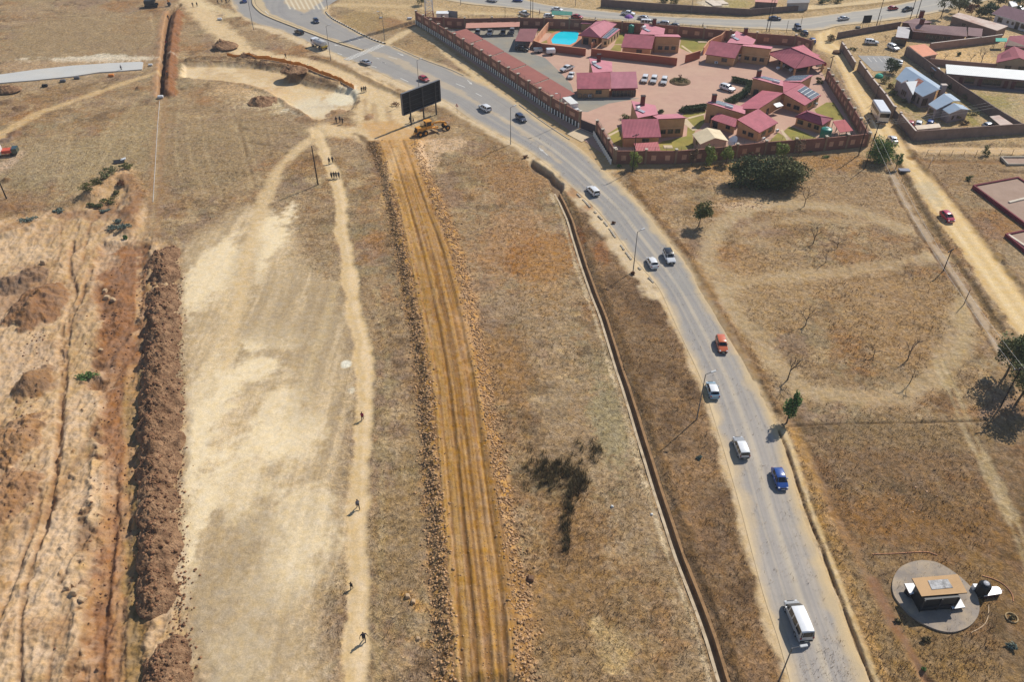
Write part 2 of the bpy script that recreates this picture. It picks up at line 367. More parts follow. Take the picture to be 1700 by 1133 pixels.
# --- dirt road on the right, side path
drL = [(1352, 56), (1356, 80), (1382, 92), (1397, 120), (1410, 152), (1438, 200), (1458, 234), (1494, 266), (1513, 294), (1536, 334), (1588, 406), (1641, 485), (1700, 570), (1760, 650)]
drR = [(1385, 46), (1388, 66), (1398, 78), (1418, 111), (1447, 162), (1484, 212), (1503, 240), (1530, 280), (1547, 294), (1582, 335), (1641, 409), (1700, 485), (1780, 590), (1850, 690)]
L_, R_ = gp(drL, 4), gp(drR, 4)
droad = sdpoly(L_ + R_[::-1]); m = edge(droad, 0.5, 0.5)
paint(m, (206, 176, 130)); bare(m); Z = Z*(1-m) - 0.05*m
ctr = [((a[0]+b[0])/2, (a[1]+b[1])/2) for a, b in zip(drL, drR)]
for f, c, k in [(0.3, (220, 194, 152), .6), (0.7, (218, 190, 146), .6), (0.5, (196, 166, 120), .5), (0.95, (186, 152, 106), .7), (0.05, (188, 156, 112), .6)]:
 q = [(a[0]*(1-f)+b[0]*f, a[1]*(1-f)+b[1]*f) for a, b in zip(drL, drR)]
 mm = edge(dline(gp(q, 4), 0.55), 0.5, 0.5); paint(mm*m, c, k)
blob(1545, 320, 14, 12, (176, 160, 134), 0.6, amp=1.0); blob(1430, 140, 8, 14, (178, 150, 112), .5)
mm = edge(dline(gp([(p[0]+4, p[1]) for p in drR[4:]], 4), 0.5), 0.4, 0.5); paint(mm, (112, 86, 58), .6); Z += 0.35*mm
q = [(1478, 250), (1500, 290), (1522, 330), (1570, 408), (1620, 480), (1700, 610)]
mm = edge(dline(gp(q, 4), 0.45), 0.4, 0.5); paint(mm, (112, 92, 62), .7); Z -= 0.45*mm
track([(1506, 243), (1540, 249), (1600, 250), (1700, 251), (1760, 251)], 1.5, (200, 168, 128), 0.9, 0.6, 0.4, 0)
track([(1515, 262), (1560, 268), (1620, 268), (1760, 268)], 0.8, (132, 98, 64), 0.7, 0.5, 0.5, 0.4, -0.25)
track([(1660, 283), (1700, 286), (1760, 288)], 0.5, (96, 76, 56), 0.8, 0.4, 0.4, 0.4, -0.3)
# pale gravel strip of the buried pipe left of the dirt road
pk = [(1482, 290), (1500, 330), (1530, 380), (1558, 420), (1600, 480), (1640, 550), (1668, 600)]
mm = edge(dline(gp(pk, 4), 0.5), 0.3, 0.4); paint(mm, (172, 150, 126), .85); bare(mm)
mm = edge(dline(gp([(p[0]-7, p[1]+3) for p in pk], 4), 0.15), 0.2, 0.3); paint(mm, (96, 72, 54), .7); Z -= 0.2*mm
# --- excavation, far left
d = sdpoly(pts([(-60, 380), (0, 365), (60, 350), (110, 345), (165, 330), (205, 290), (235, 330), (250, 395), (300, 410), (302, 700), (306, 1000), (318, 1180), (-150, 1180), (-120, 700)]))
exc = edge(d, 1.2, 1.4, nB)
paint(exc, (178, 147, 110)); bare(exc); RG = np.maximum(RG, exc*0.5)
ek = fbm(X+.9*nB+.3*nA, Y*.06+.12*nB, 1.1, 97, 6, .62)
paint(exc*sstep(0.0, 0.7, nB), (188, 156, 122), .7); paint(exc*sstep(0.15, 0.7, n3), (172, 136, 100), .6)
paint(exc*sstep(0.2, 0.7, n2), (150, 112, 82), .45)
paint(exc*sstep(.05, .5, ek), (194, 162, 128), .6); paint(exc*sstep(.1, .55, -ek), (148, 116, 88), .5)
Z += exc*(0.22*nB + 0.09*nA + 0.06*n1 + .06*nf + .16*ek - 0.25)
m = edge(sdpoly(pts([(160, 400), (245, 405), (240, 560), (236, 760), (236, 1180), (130, 1180), (150, 950), (172, 780), (160, 640), (165, 520)])), 0.9, 1.0)
paint(m, (146, 104, 74), .95); Z -= m*0.5; paint(m*sstep(.1, .5, fbm(X, Y*.4, .8, 163, 4)), (112, 78, 54), .5)
paint(m*sstep(0.1, 0.6, nB), (130, 92, 64), .6)
paint(edge(sdpoly(pts([(205, 600), (242, 600), (240, 800), (236, 1180), (196, 1180), (205, 800)])), 0.6, 0.7), (150, 128, 88), .6)
# sandy floor left edge
for p in [(15, 600, 50, 90), (0, 520, 40, 40), (50, 420, 60, 10), (10, 400, 40, 10), (140, 840, 30, 60), (60, 1000, 60, 50), (60, 900, 40, 40), (100, 960, 30, 60), (185, 400, 20, 14), (175, 430, 16, 14), (120, 700, 30, 80), (55, 1090, 50, 40)]:
 m = blob(*p, (198, 168, 136), .6, .6, .7)
for p in [(205, 445, 24, 30), (180, 600, 18, 40), (150, 355, 60, 8), (30, 345, 50, 8), (40, 480, 40, 30), (10, 470, 20, 12), (60, 530, 20, 14), (60, 640, 20, 14), (190, 340, 20, 12), (215, 350, 12, 26)]:
 blob(*p, (134, 100, 76), .6, .6, .8)
# machine ruts
for L, hw, c, dz in [([(120, 400), (115, 450), (125, 480), (110, 520), (100, 560), (100, 620), (95, 720), (85, 800), (70, 880), (50, 940), (35, 1010), (30, 1140)], .28, (120, 88, 62), -.3), ([(150, 440), (140, 470), (130, 500), (112, 540), (105, 640), (100, 700), (92, 780), (80, 850), (60, 905)], .35, (150, 112, 80), -.3),
                     ([(62, 810), (60, 850), (40, 910), (15, 970), (0, 1020)], .22, (124, 90, 62), -.25), ([(230, 410), (228, 500), (222, 560)], .5, (190, 156, 118), -.1), ([(218, 600), (215, 720), (208, 820), (205, 900), (196, 1000), (188, 1150)], .75, (172, 134, 98), -.2), ([(180, 780), (178, 860), (170, 930), (160, 1010), (142, 1150)], .75, (168, 130, 96), -.2),
                     ([(192, 800), (186, 880), (178, 960), (162, 1150)], .3, (108, 74, 50), -.25), ([(208, 810), (212, 860), (205, 940), (196, 1060), (188, 1150)], .12, (104, 72, 48), -.15), ([(130, 370), (120, 400), (112, 440)], .3, (160, 124, 92), -.12), ([(150, 365), (142, 400), (136, 430)], .25, (150, 114, 84), -.15), ([(100, 375), (98, 420), (85, 440)], .25, (156, 122, 90), -.12),
                     ([(120, 1000), (85, 1080), (78, 1150)], .15, (130, 96, 68), -.1), ([(150, 1000), (130, 1080), (110, 1150)], .2, (150, 116, 84), -.1)]:
 m = edge(dline(gp(L, 5), hw), .25, .25); paint(m*sstep(-.5, .1, nA+.3*nB), c, .7); Z += dz*m
# humped bank with low scrub at the head of the excavation
m = edge(dline(gp([(150, 325), (185, 305), (210, 290)], 4), 1.6), 1.6, .8); Z += 1.3*m; paint(m, (186, 146, 108), .6)
m = edge(dline(gp([(215, 300), (222, 340), (215, 380)], 4), 1.4), 1.2, .8); Z += .7*m; paint(m, (132, 94, 66), .6)
m = edge(dline(gp([(85, 365), (40, 380), (0, 392)], 4), .5), .6, .6); Z += .6*m
# sharp edge between upper bench and the trench floor
m = edge(dline(gp([(140, 470), (170, 470), (180, 500), (165, 540), (155, 560), (165, 620), (160, 700), (150, 800), (140, 900), (110, 960), (125, 1010), (115, 1080), (100, 1150)], 4), .5), .6, .8); Z += .45*m*(.5+nA); paint(m*sstep(0, .5, nA), (200, 168, 132), .7); paint(m*sstep(0, -.5, nA), (104, 74, 52), .7)
# dark mounds on the left
def mound(cx, cy, rx, ry, h, c, k=.72, rough=.6):
 global Z, RG
 g = G(cx, cy); ex = abs(G(cx+rx, cy).x-g.x); ey = abs(G(cx, cy-ry).y-G(cx, cy+ry).y)/2
 q = np.hypot((X-g.x)/ex, (Y-g.y)/ey) + .3*nA + .35*nB
 m = sstep(1.05, .9, q); f = np.clip(1-q, 0, 1)**.8
 Z += h*f*(1+rough*nA) + m*(.12*n1+.07*nf); paint(m, c, k); paint(m*sstep(.1, .6, n1), (104, 78, 58), .3); bare(m); RG = np.maximum(RG, m)
for a in [(62, 505, 36, 36, 1.9, (132, 94, 66)), (48, 640, 26, 26, 1.4, (134, 100, 70)), (30, 725, 45, 45, 1.6, (150, 112, 80)), (10, 830, 40, 60, 1.2, (144, 106, 76)), (18, 470, 30, 14, 1.0, (120, 98, 80)), (55, 455, 26, 12, .9, (130, 104, 84)), (190, 530, 20, 26, .5, (140, 98, 68)), (10, 300, 10, 5, .5, (110, 86, 64))]:
 mound(*a)
for k in range(26):     # clods and broken slabs along the cut
 px = random.uniform(88, 170); py = random.uniform(600, 1133)
 mound(px, py, random.uniform(3, 9), random.uniform(2, 6), random.uniform(.2, .45), random.choice([(196, 164, 130), (170, 136, 104), (146, 110, 80)]), .7)
# --- trench, its spoil bank and the pale cutting (upper left)
tr = [(298, 8), (283, 20), (277, 45), (273, 80), (269, 120), (267, 158)]
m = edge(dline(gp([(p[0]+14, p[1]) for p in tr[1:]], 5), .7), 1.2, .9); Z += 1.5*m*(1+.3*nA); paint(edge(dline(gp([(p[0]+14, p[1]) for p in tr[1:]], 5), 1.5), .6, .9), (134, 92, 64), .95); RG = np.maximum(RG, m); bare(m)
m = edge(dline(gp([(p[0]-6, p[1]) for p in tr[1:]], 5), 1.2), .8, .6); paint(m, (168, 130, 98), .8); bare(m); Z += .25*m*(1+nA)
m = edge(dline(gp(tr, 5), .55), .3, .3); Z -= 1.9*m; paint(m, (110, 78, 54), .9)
track([(150, 98), (230, 96), (262, 94)], 1.2, (160, 124, 92), .5, 1, 1, .2)
cut = pts([(302, 104), (360, 103), (425, 107), (470, 114), (510, 136), (555, 144), (587, 150), (594, 163), (586, 180), (560, 192), (520, 200), (488, 178), (442, 150), (412, 140), (380, 134), (302, 128)])
d = sdpoly(cut); m = edge(d, .7, .7)
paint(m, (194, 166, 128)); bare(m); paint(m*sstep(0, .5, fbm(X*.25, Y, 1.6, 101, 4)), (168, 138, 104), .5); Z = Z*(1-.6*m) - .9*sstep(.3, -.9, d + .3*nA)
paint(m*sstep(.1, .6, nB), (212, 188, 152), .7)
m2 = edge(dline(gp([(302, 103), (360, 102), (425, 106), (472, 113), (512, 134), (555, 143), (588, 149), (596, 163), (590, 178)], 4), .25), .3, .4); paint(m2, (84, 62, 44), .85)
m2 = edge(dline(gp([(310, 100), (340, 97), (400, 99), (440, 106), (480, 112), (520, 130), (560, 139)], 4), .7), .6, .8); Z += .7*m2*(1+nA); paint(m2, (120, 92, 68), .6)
blob(570, 158, 22, 12, (216, 202, 174), .9); blob(470, 160, 60, 20, (212, 188, 150), .7); blob(520, 175, 40, 16, (206, 196, 174), .5)
m2 = edge(dline(gp([(400, 140), (440, 152), (486, 178), (520, 200)], 4), .9), .8, .9); paint(m2, (150, 118, 86), .7); Z += .4*m2*(1+nA)
blob(410, 145, 60, 8, (196, 160, 120), .5); blob(420, 155, 70, 12, (202, 170, 130), .4)
for p in [(490, 125, 16, 8, 1.2, (150, 110, 74)), (560, 182, 24, 9, .8, (140, 104, 76)), (375, 78, 16, 10, 1.3, (134, 98, 68)), (505, 198, 18, 6, .6, (170, 134, 100)), (612, 195, 8, 5, .5, (150, 112, 80)), (683, 160, 14, 12, .9, (146, 108, 78)), (413, 95, 8, 4, .7, (120, 86, 58))]: mound(*p)
# slab track: pale dust either side
blob(150, 97, 80, 5, (214, 200, 176), .8, amp=.7); blob(120, 112, 120, 14, (190, 158, 124), .45)
track([(-30, 240), (0, 225), (60, 190), (130, 165), (200, 140), (262, 120)], [1.6, 1.6, 1.2, 1, 1, 1], (198, 166, 122), .75, .8, .6, .1)
for p in [(15, 150, 16, 6, .8, (140, 104, 76)), (10, 170, 12, 4, .5, (112, 88, 68)), (35, 180, 14, 4, .4, (116, 90, 68)), (230, 147, 8, 4, .6, (110, 84, 62)), (25, 222, 14, 7, .4, (124, 94, 74)), (12, 233, 12, 5, .3, (130, 110, 96)), (5, 345, 30, 6, .3, (126, 94, 68))]: mound(*p)
blob(20, 330, 50, 18, (150, 116, 84), .5); blob(15, 270, 14, 22, (196, 166, 140), .6)
# --- construction road: stony embankment
gL = [(612, 235), (632, 300), (647, 375), (662, 445), (680, 540), (694, 640), (700, 749), (713, 901), (722, 1032), (728, 1150)]
gl = [(628, 235), (645, 287), (665, 360), (677, 420), (700, 540), (717, 640), (726, 736), (737, 866), (750, 1032), (757, 1150)]
gr = [(676, 235), (690, 272), (715, 340), (750, 430), (780, 540), (800, 640), (813, 727), (833, 858), (855, 1010), (865, 1150)]
gR = [(700, 232), (712, 280), (745, 355), (776, 450), (800, 560), (812, 640), (831, 749), (856, 879), (877, 1010), (887, 1150)]
dO = sdpoly(gp(gL, 5) + gp(gR, 5)[::-1]); dI = sdpoly(gp(gl, 5) + gp(gr, 5)[::-1])
m = edge(dO, .6, .7); paint(m, (152, 115, 76)); bare(m); Z += .85*sstep(.3, -1.6, dO + .2*nA); RG = np.maximum(RG, m*.9)
stone = m*sstep(-.2, .3, dI)
paint(stone*sstep(-.1, .5, nf+.3*n1), (196, 152, 98), .8); paint(stone*sstep(.0, .6, -nf-.2*n1), (86, 60, 36), .8)
mi = sstep(.25, -.25, dI + .15*nA); RG = RG*(1-mi) + .45*mi
paint(mi, (152, 113, 76)); paint(mi*sstep(110, 135, Y), (140, 100, 66), .55)
paint(mi*sstep(0, .6, nB), (168, 130, 90), .5); paint(mi*sstep(.25, .5, fbm(X, Y, 5, 151, 5)), (128, 92, 60), .5); paint(mi*sstep(.1, .6, n1), (140, 104, 64), .5)
dL_, uL_ = dline(gp(gl, 5), 0.0, along=True); sk = fbm(dL_*4.5+.3*nA, uL_*.05, 1.0, 61, 4)
paint(mi*sstep(.0, .45, sk), (176, 140, 100), .6); paint(mi*sstep(.05, .5, -sk), (108, 80, 48), .7); Z += .06*mi*sk
paint(mi*sstep(.1, .6, fbm(dL_*.6, uL_*.1, 1.0, 67, 4)), (146, 110, 70), .5)
def gmid(f): return [(a[0]*(1-f)+b[0]*f, a[1]*(1-f)+b[1]*f) for a, b in zip(gl, gr)]
for f, hw, c, dz, k in [(.05, .25, (186, 146, 92), .12, .7), (.33, .22, (104, 72, 38), -.14, .8), (.40, .2, (186, 142, 84), .05, .6), (.62, .25, (190, 146, 88), .06, .6), (.54, .2, (136, 96, 52), -.05, .6), (.80, .2, (96, 66, 34), -.16, .85), (.2, .35, (174, 136, 80), 0, .5), (.9, .3, (174, 132, 76), .05, .5)]:
 mm = edge(dline(gp(gmid(f), 5), hw), .16, .14); paint(mm*m, c, k); Z += dz*mm*m
for k in range(150):
 f = random.uniform(.06, .95); a = random.random()*.8; q = gmid(f); i0 = int(a*(len(q)-1))
 mm = edge(dline(gp(q[i0:i0+3], 5), .08), .09, .1); paint(mm*m, random.choice([(124, 88, 48), (190, 148, 92), (140, 104, 60)]), .4)
mm = edge(dline(gp([(588, 222), (600, 228), (616, 245), (630, 275)], 4), .5), .5, .6); paint(mm, (88, 66, 46), .8)
m = edge(sdpoly(pts([(600, 205), (660, 200), (715, 235), (700, 290), (650, 300), (630, 245)])), 1.6, 1.0); paint(m, (186, 144, 96), .75); bare(m)
for p in [(712, 265, 14, 22), (700, 250, 8, 12), (745, 240, 26, 10)]: blob(*p, (204, 172, 138), .7, amp=.7)
blob(780, 520, 16, 70, (186, 146, 106), .5, amp=.7); blob(645, 300, 8, 70, (196, 162, 118), .6, amp=.8); blob(830, 640, 26, 90, (162, 124, 84), .5, amp=.7); blob(880, 950, 30, 120, (164, 126, 84), .5, amp=.7)
for cx, cy in [(673, 990), (700, 1010), (682, 1062), (705, 1072)]: blob(cx, cy, 16, 10, (190, 148, 98), .8, amp=.7)
mm = edge(dline(gp([(675, 985), (690, 1005), (720, 1015)], 4), .4), .4, .5); paint(mm, (190, 150, 102), .7)
# --- dust beside the main road, storm drain bed, gully on the right of the road
rl = [(382, -14), (384, 0), (392, 16), (408, 30), (432, 41), (464, 50), (505, 67), (545, 85), (590, 103), (632, 122), (682, 145), (737, 167), (785, 200), (845, 232), (885, 256), (920, 283), (950, 311), (985, 343), (1007, 368), (1047, 423), (1078, 459), (1096, 483), (1113, 520), (1138, 574), (1164, 631), (1184, 692), (1205, 760), (1228, 840), (1250, 924), (1270, 997), (1294, 1070), (1316, 1150)]
rr = [(545, 10), (541, 18), (545, 25), (556, 33), (600, 57), (647, 76), (700, 97), (746, 114), (785, 132), (825, 150), (861, 175), (893, 198), (930, 223), (965, 248), (990, 272), (1015, 295), (1037, 317), (1070, 350), (1100, 390), (1135, 432), (1167, 487), (1191, 525), (1220, 572), (1251, 628), (1281, 694), (1303, 750), (1332, 855), (1369, 946), (1405, 1041), (1448, 1150)]
dl = dline(gp(rl, 3), 0.0); dr = dline(gp(rr, 3), 0.0)
ml = edge(dl-.6, .5, .5); paint(ml, (200, 174, 138), .9); bare(ml)
# wider pale apron on the upper left side
q = gp(rl[4:22], 3); mm = edge(dline([Vector((p.x-1.2, p.y-.6, 0)) for p in q], 1.3), .7, .8); paint(mm, (206, 182, 148), .8); bare(mm)
mr = edge(dr-.7, .4, .4); paint(mr, (192, 166, 130), .9); bare(mr)
road = sdpoly(gp(rl, 3) + gp(rr, 3)[::-1] + pts([(560, 0), (560, -14)]))
rm = sstep(1.0, -.2, road); Z = Z*(1-rm) - .10*sstep(-.05, -.6, road)
# strip of dry weeds along the kerb (upper left)
q = gp([(520, 95), (570, 112), (620, 138), (668, 160)], 4); mm = edge(dline(q, .9), .6, .7); paint(mm, (116, 92, 64), .8); Z += .35*mm*(1+nA)
q = gp([(735, 180), (790, 215), (860, 255)], 4); mm = edge(dline(q, .9), .7, .7); paint(mm, (122, 94, 62), .7)
q = gp([(722, 108), (745, 118), (775, 134)], 4); mm = edge(dline(q, .8), .6, .5); paint(mm, (120, 92, 58), .7)
# gully on the right of the road
gy = [(1288, 716), (1303, 752), (1318, 800), (1334, 850), (1352, 894), (1371, 944), (1407, 1040), (1449, 1150)]
mm = edge(dline(gp([(p[0]+5, p[1]) for p in gy], 4), .13), .14, .12); paint(mm, (92, 72, 52), .8); Z -= .4*mm
mm = edge(dline(gp([(p[0]+14, p[1]) for p in gy], 4), .3), .2, .2); paint(mm, (204, 176, 134), .9); bare(mm); Z += .03*mm
mm = edge(dline(gp([(p[0]+28, p[1]-3) for p in gy], 4), .7), .5, .5); paint(mm, (164, 128, 84), .8); Z += .08*mm*(1+nA)
q = gp([(1045, 290), (1060, 320), (1095, 365), (1140, 420), (1180, 490), (1215, 550), (1250, 605), (1290, 680)], 4); mm = edge(dline(q, .8), .8, .9); paint(mm, (124, 92, 60), .7); Z += .3*mm*(1+nA)
# storm drain bed is cut out of the ground here, its walls are an object of their own
dc = [(925, 322), (932, 335), (946, 366), (960, 412), (981, 475), (1003, 532), (1024, 600), (1044, 660), (1060, 712), (1092, 815), (1130, 929), (1172, 1038), (1207, 1150)]
DC = gp(dc, 4)
mm = sstep(.65, .38, dline(DC, 0.0)); Z = Z*(1-mm) - .95*mm; paint(mm, (110, 84, 58), .9)
wide = sdpoly(pts([(879, 268), (884, 265), (898, 276), (916, 287), (924, 297), (936, 306), (934, 316), (928, 325), (918, 318), (909, 297), (900, 290), (888, 287), (880, 279)])); mm = sstep(.25, -.35, wide+.15*nA); Z -= 1.15*mm; paint(mm, (126, 104, 82), .9)
q = [Vector((p.x+1.5, p.y+.5, 0)) for p in DC]; mm = edge(dline(q, .55), .5, .6); paint(mm, (104, 80, 54), .75); Z += .25*mm*(1+nA)
q = [Vector((p.x-1.25, p.y-.1, 0)) for p in DC]; mm = edge(dline(q, .2), .2, .3); paint(mm, (196, 172, 138), .8)
# orange-rust weeds by the drain
for p in [(975, 345, 12, 10), (950, 320, 14, 12), (1000, 420, 14, 20), (960, 400, 10, 20)]: blob(*p, (140, 92, 58), .6, amp=.7)
# compound ground and everything under paving: flat
d = sdpoly(pts([(700, 45), (1340, 75), (1440, 250), (1010, 285)])); m = sstep(1.0, -1.0, d); Z = Z*(1-m) - .04*m; bare(m)
paint(m, (178, 150, 112), 1)
# the top road and the small lot lie on level ground
d = sdpoly(gp([(830, -14), (900, 6), (994, 17), (1088, 26), (1220, 31), (1307, 31), (1345, 28), (1420, 18), (1455, 13), (1512, 2), (1570, -14)], 3) + gp([(1680, -14), (1620, 6), (1560, 19), (1536, 24), (1493, 31), (1427, 39), (1390, 43), (1360, 50), (1316, 50), (1220, 46), (1113, 40), (1032, 34.5), (966, 30), (900, 21), (838, 12), (782, 7), (740, 0), (660, -14)], 3))
m = sstep(.8, -.3, d); Z = Z*(1-m) - .1*m
d = sdpoly(pts([(1424, 92), (1475, 93), (1500, 100), (1478, 118), (1450, 118)])); m = sstep(1, 0, d); Z = Z*(1-m) - .06*m
d = sdpoly(pts([(1390, 64), (1493, 46), (1700, 30), (1760, 60), (1760, 220), (1516, 235), (1400, 84)])); m = sstep(1, -1, d); Z = Z*(1-.6*m)
# concrete platform etc. stand on level ground
for cx, cy, r in [(1555, 992, 8), (1645, 985, 3), (1660, 335, 12), (1700, 400, 6), (715, 212, 4)]:
 g = G(cx, cy); m = sstep(r+2, r, np.hypot(X-g.x, Y-g.y)); Z = Z*(1-m)
rough_far = sstep(285, 330, Y); Z = Z*(1-rough_far)
Zg = Z.reshape(shp)
def ground_z(x, y):
 i = int(np.clip(np.searchsorted(Yr, y), 1, len(Yr)-1)); hw = HW[i]
 j = NX+int(np.clip((x/hw+1)/2*1149, 0, 1149)); return float(Zg[i, j])
GROUND_C, GROUND_GR = C.copy(), GR.copy()
me = bpy.data.meshes.new('ground')
nr, nc = shp
me.vertices.add(NV); co = np.stack([X, Y, Z], 1).astype(np.float32); me.vertices.foreach_set('co', co.ravel())
ii = np.arange(nr*nc).reshape(nr, nc)
quads = np.stack([ii[:-1, :-1], ii[:-1, 1:], ii[1:, 1:], ii[1:, :-1]], -1).reshape(-1, 4)
nq = len(quads); me.loops.add(nq*4); me.polygons.add(nq)
me.loops.foreach_set('vertex_index', quads.ravel().astype(np.int32))
me.polygons.foreach_set('loop_start', np.arange(0, nq*4, 4, dtype=np.int32)); me.polygons.foreach_set('loop_total', np.full(nq, 4, np.int32))
me.polygons.foreach_set('use_smooth', np.ones(nq, bool))
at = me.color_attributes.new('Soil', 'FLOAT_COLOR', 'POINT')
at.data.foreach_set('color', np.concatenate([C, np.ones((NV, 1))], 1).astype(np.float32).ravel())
a2 = me.attributes.new('grassy', 'FLOAT', 'POINT'); a2.data.foreach_set('value', GR.astype(np.float32))
a3 = me.attributes.new('rough', 'FLOAT', 'POINT'); a3.data.foreach_set('value', RG.astype(np.float32))
me.update(); me.validate()
ground = bpy.data.objects.new('ground', me); COL.objects.link(ground); tag(ground, 'dry brown veld with worn sandy patches, tracks and dug earth', kind='structure')
m, nt, b = nodes('veld_soil'); L = nt.links.new
ac = N(nt, 'ShaderNodeAttribute', attribute_name='Soil'); ag = N(nt, 'ShaderNodeAttribute', attribute_name='grassy'); ar = N(nt, 'ShaderNodeAttribute', attribute_name='rough')
geo = N(nt, 'ShaderNodeNewGeometry')
def noise(sc, det, ro=.6, dist=0.0):
 n = N(nt, 'ShaderNodeTexNoise', Scale=sc, Detail=det, Roughness=ro, Distortion=dist); L(geo.outputs['Position'], n.inputs['Vector']); return n
def mrange(src, a, bb, c, d):
 n = N(nt, 'ShaderNodeMapRange');
 for i, v in enumerate((a, bb, c, d)): n.inputs[i+1].default_value = v
 L(src, n.inputs[0]); return n
def math_(op, a, b_):
 n = N(nt, 'ShaderNodeMath', operation=op)
 for i, s_ in enumerate((a, b_)):
  if isinstance(s_, (int, float)): n.inputs[i].default_value = s_
  else: L(s_, n.inputs[i])
 return n
g1 = noise(1.7, 5, .7, .6); g2 = noise(5.5, 3, .65); g3 = noise(.33, 4, .6)
# grass: straw-light tips and dark gaps between tufts
tuft = mrange(g1.outputs['Fac'], .36, .66, .62, 1.34); fine = mrange(g2.outputs['Fac'], .3, .7, .72, 1.24); big = mrange(g3.outputs['Fac'], .3, .7, .88, 1.12)
gmul = math_('MULTIPLY', math_('MULTIPLY', tuft.outputs[0], fine.outputs[0]).outputs[0], big.outputs[0])
# soil: gentler
s1 = mrange(g1.outputs['Fac'], .3, .7, .9, 1.1); s2 = mrange(g2.outputs['Fac'], .3, .7, .88, 1.12)
smul = math_('MULTIPLY', s1.outputs[0], s2.outputs[0])
mixf = N(nt, 'ShaderNodeMix', data_type='FLOAT'); L(ag.outputs['Fac'], mixf.inputs[0]); L(smul.outputs[0], mixf.inputs[2]); L(gmul.outputs[0], mixf.inputs[3])
sc_ = N(nt, 'ShaderNodeVectorMath', operation='SCALE'); L(ac.outputs['Color'], sc_.inputs[0]); L(mixf.outputs[0], sc_.inputs['Scale'])
hue = noise(.9, 3); hs = N(nt, 'ShaderNodeHueSaturation'); L(sc_.outputs[0], hs.inputs['Color'])
L(mrange(hue.outputs['Fac'], .3, .7, .90, 1.16).outputs[0], hs.inputs['Saturation'])
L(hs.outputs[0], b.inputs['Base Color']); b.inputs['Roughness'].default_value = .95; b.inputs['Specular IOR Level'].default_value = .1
bh = math_('ADD', math_('MULTIPLY', g1.outputs['Fac'], 1.0).outputs[0], math_('MULTIPLY', g2.outputs['Fac'], .45).outputs[0])
bst = math_('ADD', math_('MULTIPLY', ag.outputs['Fac'], .45).outputs[0], math_('MULTIPLY', ar.outputs['Fac'], .55).outputs[0])
bp = N(nt, 'ShaderNodeBump', Distance=.45); L(bst.outputs[0], bp.inputs['Strength']); L(bh.outputs[0], bp.inputs['Height']); L(bp.outputs[0], b.inputs['Normal'])
me.materials.append(m)
# ------------------------------------------------------------------ roads, markings, kerbs, drain
def rows_of(P, n):
 """resample a point list evenly"""
 A = np.array([(p.x, p.y) for p in P]); d = np.concatenate([[0], np.cumsum(np.hypot(*(A[1:]-A[:-1]).T))])
 t = np.linspace(0, d[-1], n); return np.stack([np.interp(t, d, A[:, 0]), np.interp(t, d, A[:, 1])], 1)
def paved(name, Lp, Rp, n, m_, z, painter, material, label):
 """a paved strip between two edges, painted like the ground"""
 A = rows_of(Lp, n); B = rows_of(Rp, n); u = np.linspace(0, 1, m_)
 PX = A[:, None, 0]*(1-u) + B[:, None, 0]*u; PY = A[:, None, 1]*(1-u) + B[:, None, 1]*u
 global TINT
 TINT = (1.06, 1.02, .93)
 begin(PX.ravel(), PY.ravel()); U = np.tile(u, n); V = np.repeat(np.linspace(0, 1, n), m_)
 painter(U, V)
 ii = np.arange(n*m_).reshape(n, m_); q = np.stack([ii[:-1, :-1], ii[:-1, 1:], ii[1:, 1:], ii[1:, :-1]], -1).reshape(-1, 4)
 me = bpy.data.meshes.new(name); me.from_pydata(np.stack([X, Y, Z+z], 1).tolist(), [], q.tolist())
 me.polygons.foreach_set('use_smooth', np.ones(len(q), bool))
 at = me.color_attributes.new('Soil', 'FLOAT_COLOR', 'POINT'); at.data.foreach_set('color', np.concatenate([C, np.ones((NV, 1))], 1).astype(np.float32).ravel())
 me.materials.append(material); me.update()
 if me.polygons[0].normal.z < 0: me.flip_normals()
 o = bpy.data.objects.new(name, me); COL.objects.link(o); tag(o, label, kind='structure'); return o
m, nt, b = nodes('asphalt'); L = nt.links.new
ac = N(nt, 'ShaderNodeAttribute', attribute_name='Soil'); geo = N(nt, 'ShaderNodeNewGeometry')
g1 = noise(2.5, 4, .7); g2 = noise(14, 3, .6); g3 = noise(.25, 3)
k = math_('MULTIPLY', math_('MULTIPLY', mrange(g1.outputs['Fac'], .3, .7, .96, 1.04).outputs[0], mrange(g2.outputs['Fac'], .3, .7, .94, 1.06).outputs[0]).outputs[0], mrange(g3.outputs['Fac'], .3, .7, .95, 1.05).outputs[0])
sc_ = N(nt, 'ShaderNodeVectorMath', operation='SCALE'); L(ac.outputs['Color'], sc_.inputs[0]); L(k.outputs[0], sc_.inputs['Scale'])
L(sc_.outputs[0], b.inputs['Base Color']); b.inputs['Roughness'].default_value = .85; b.inputs['Specular IOR Level'].default_value = .25
bp = N(nt, 'ShaderNodeBump', Strength=.15, Distance=.02); L(g2.outputs['Fac'], bp.inputs['Height']); L(bp.outputs[0], b.inputs['Normal'])
ASPH = m
def stripes(U, V, seed, sc, amp):
 return fbm(U*sc, V*3.0, 1.0, seed, 4)*amp
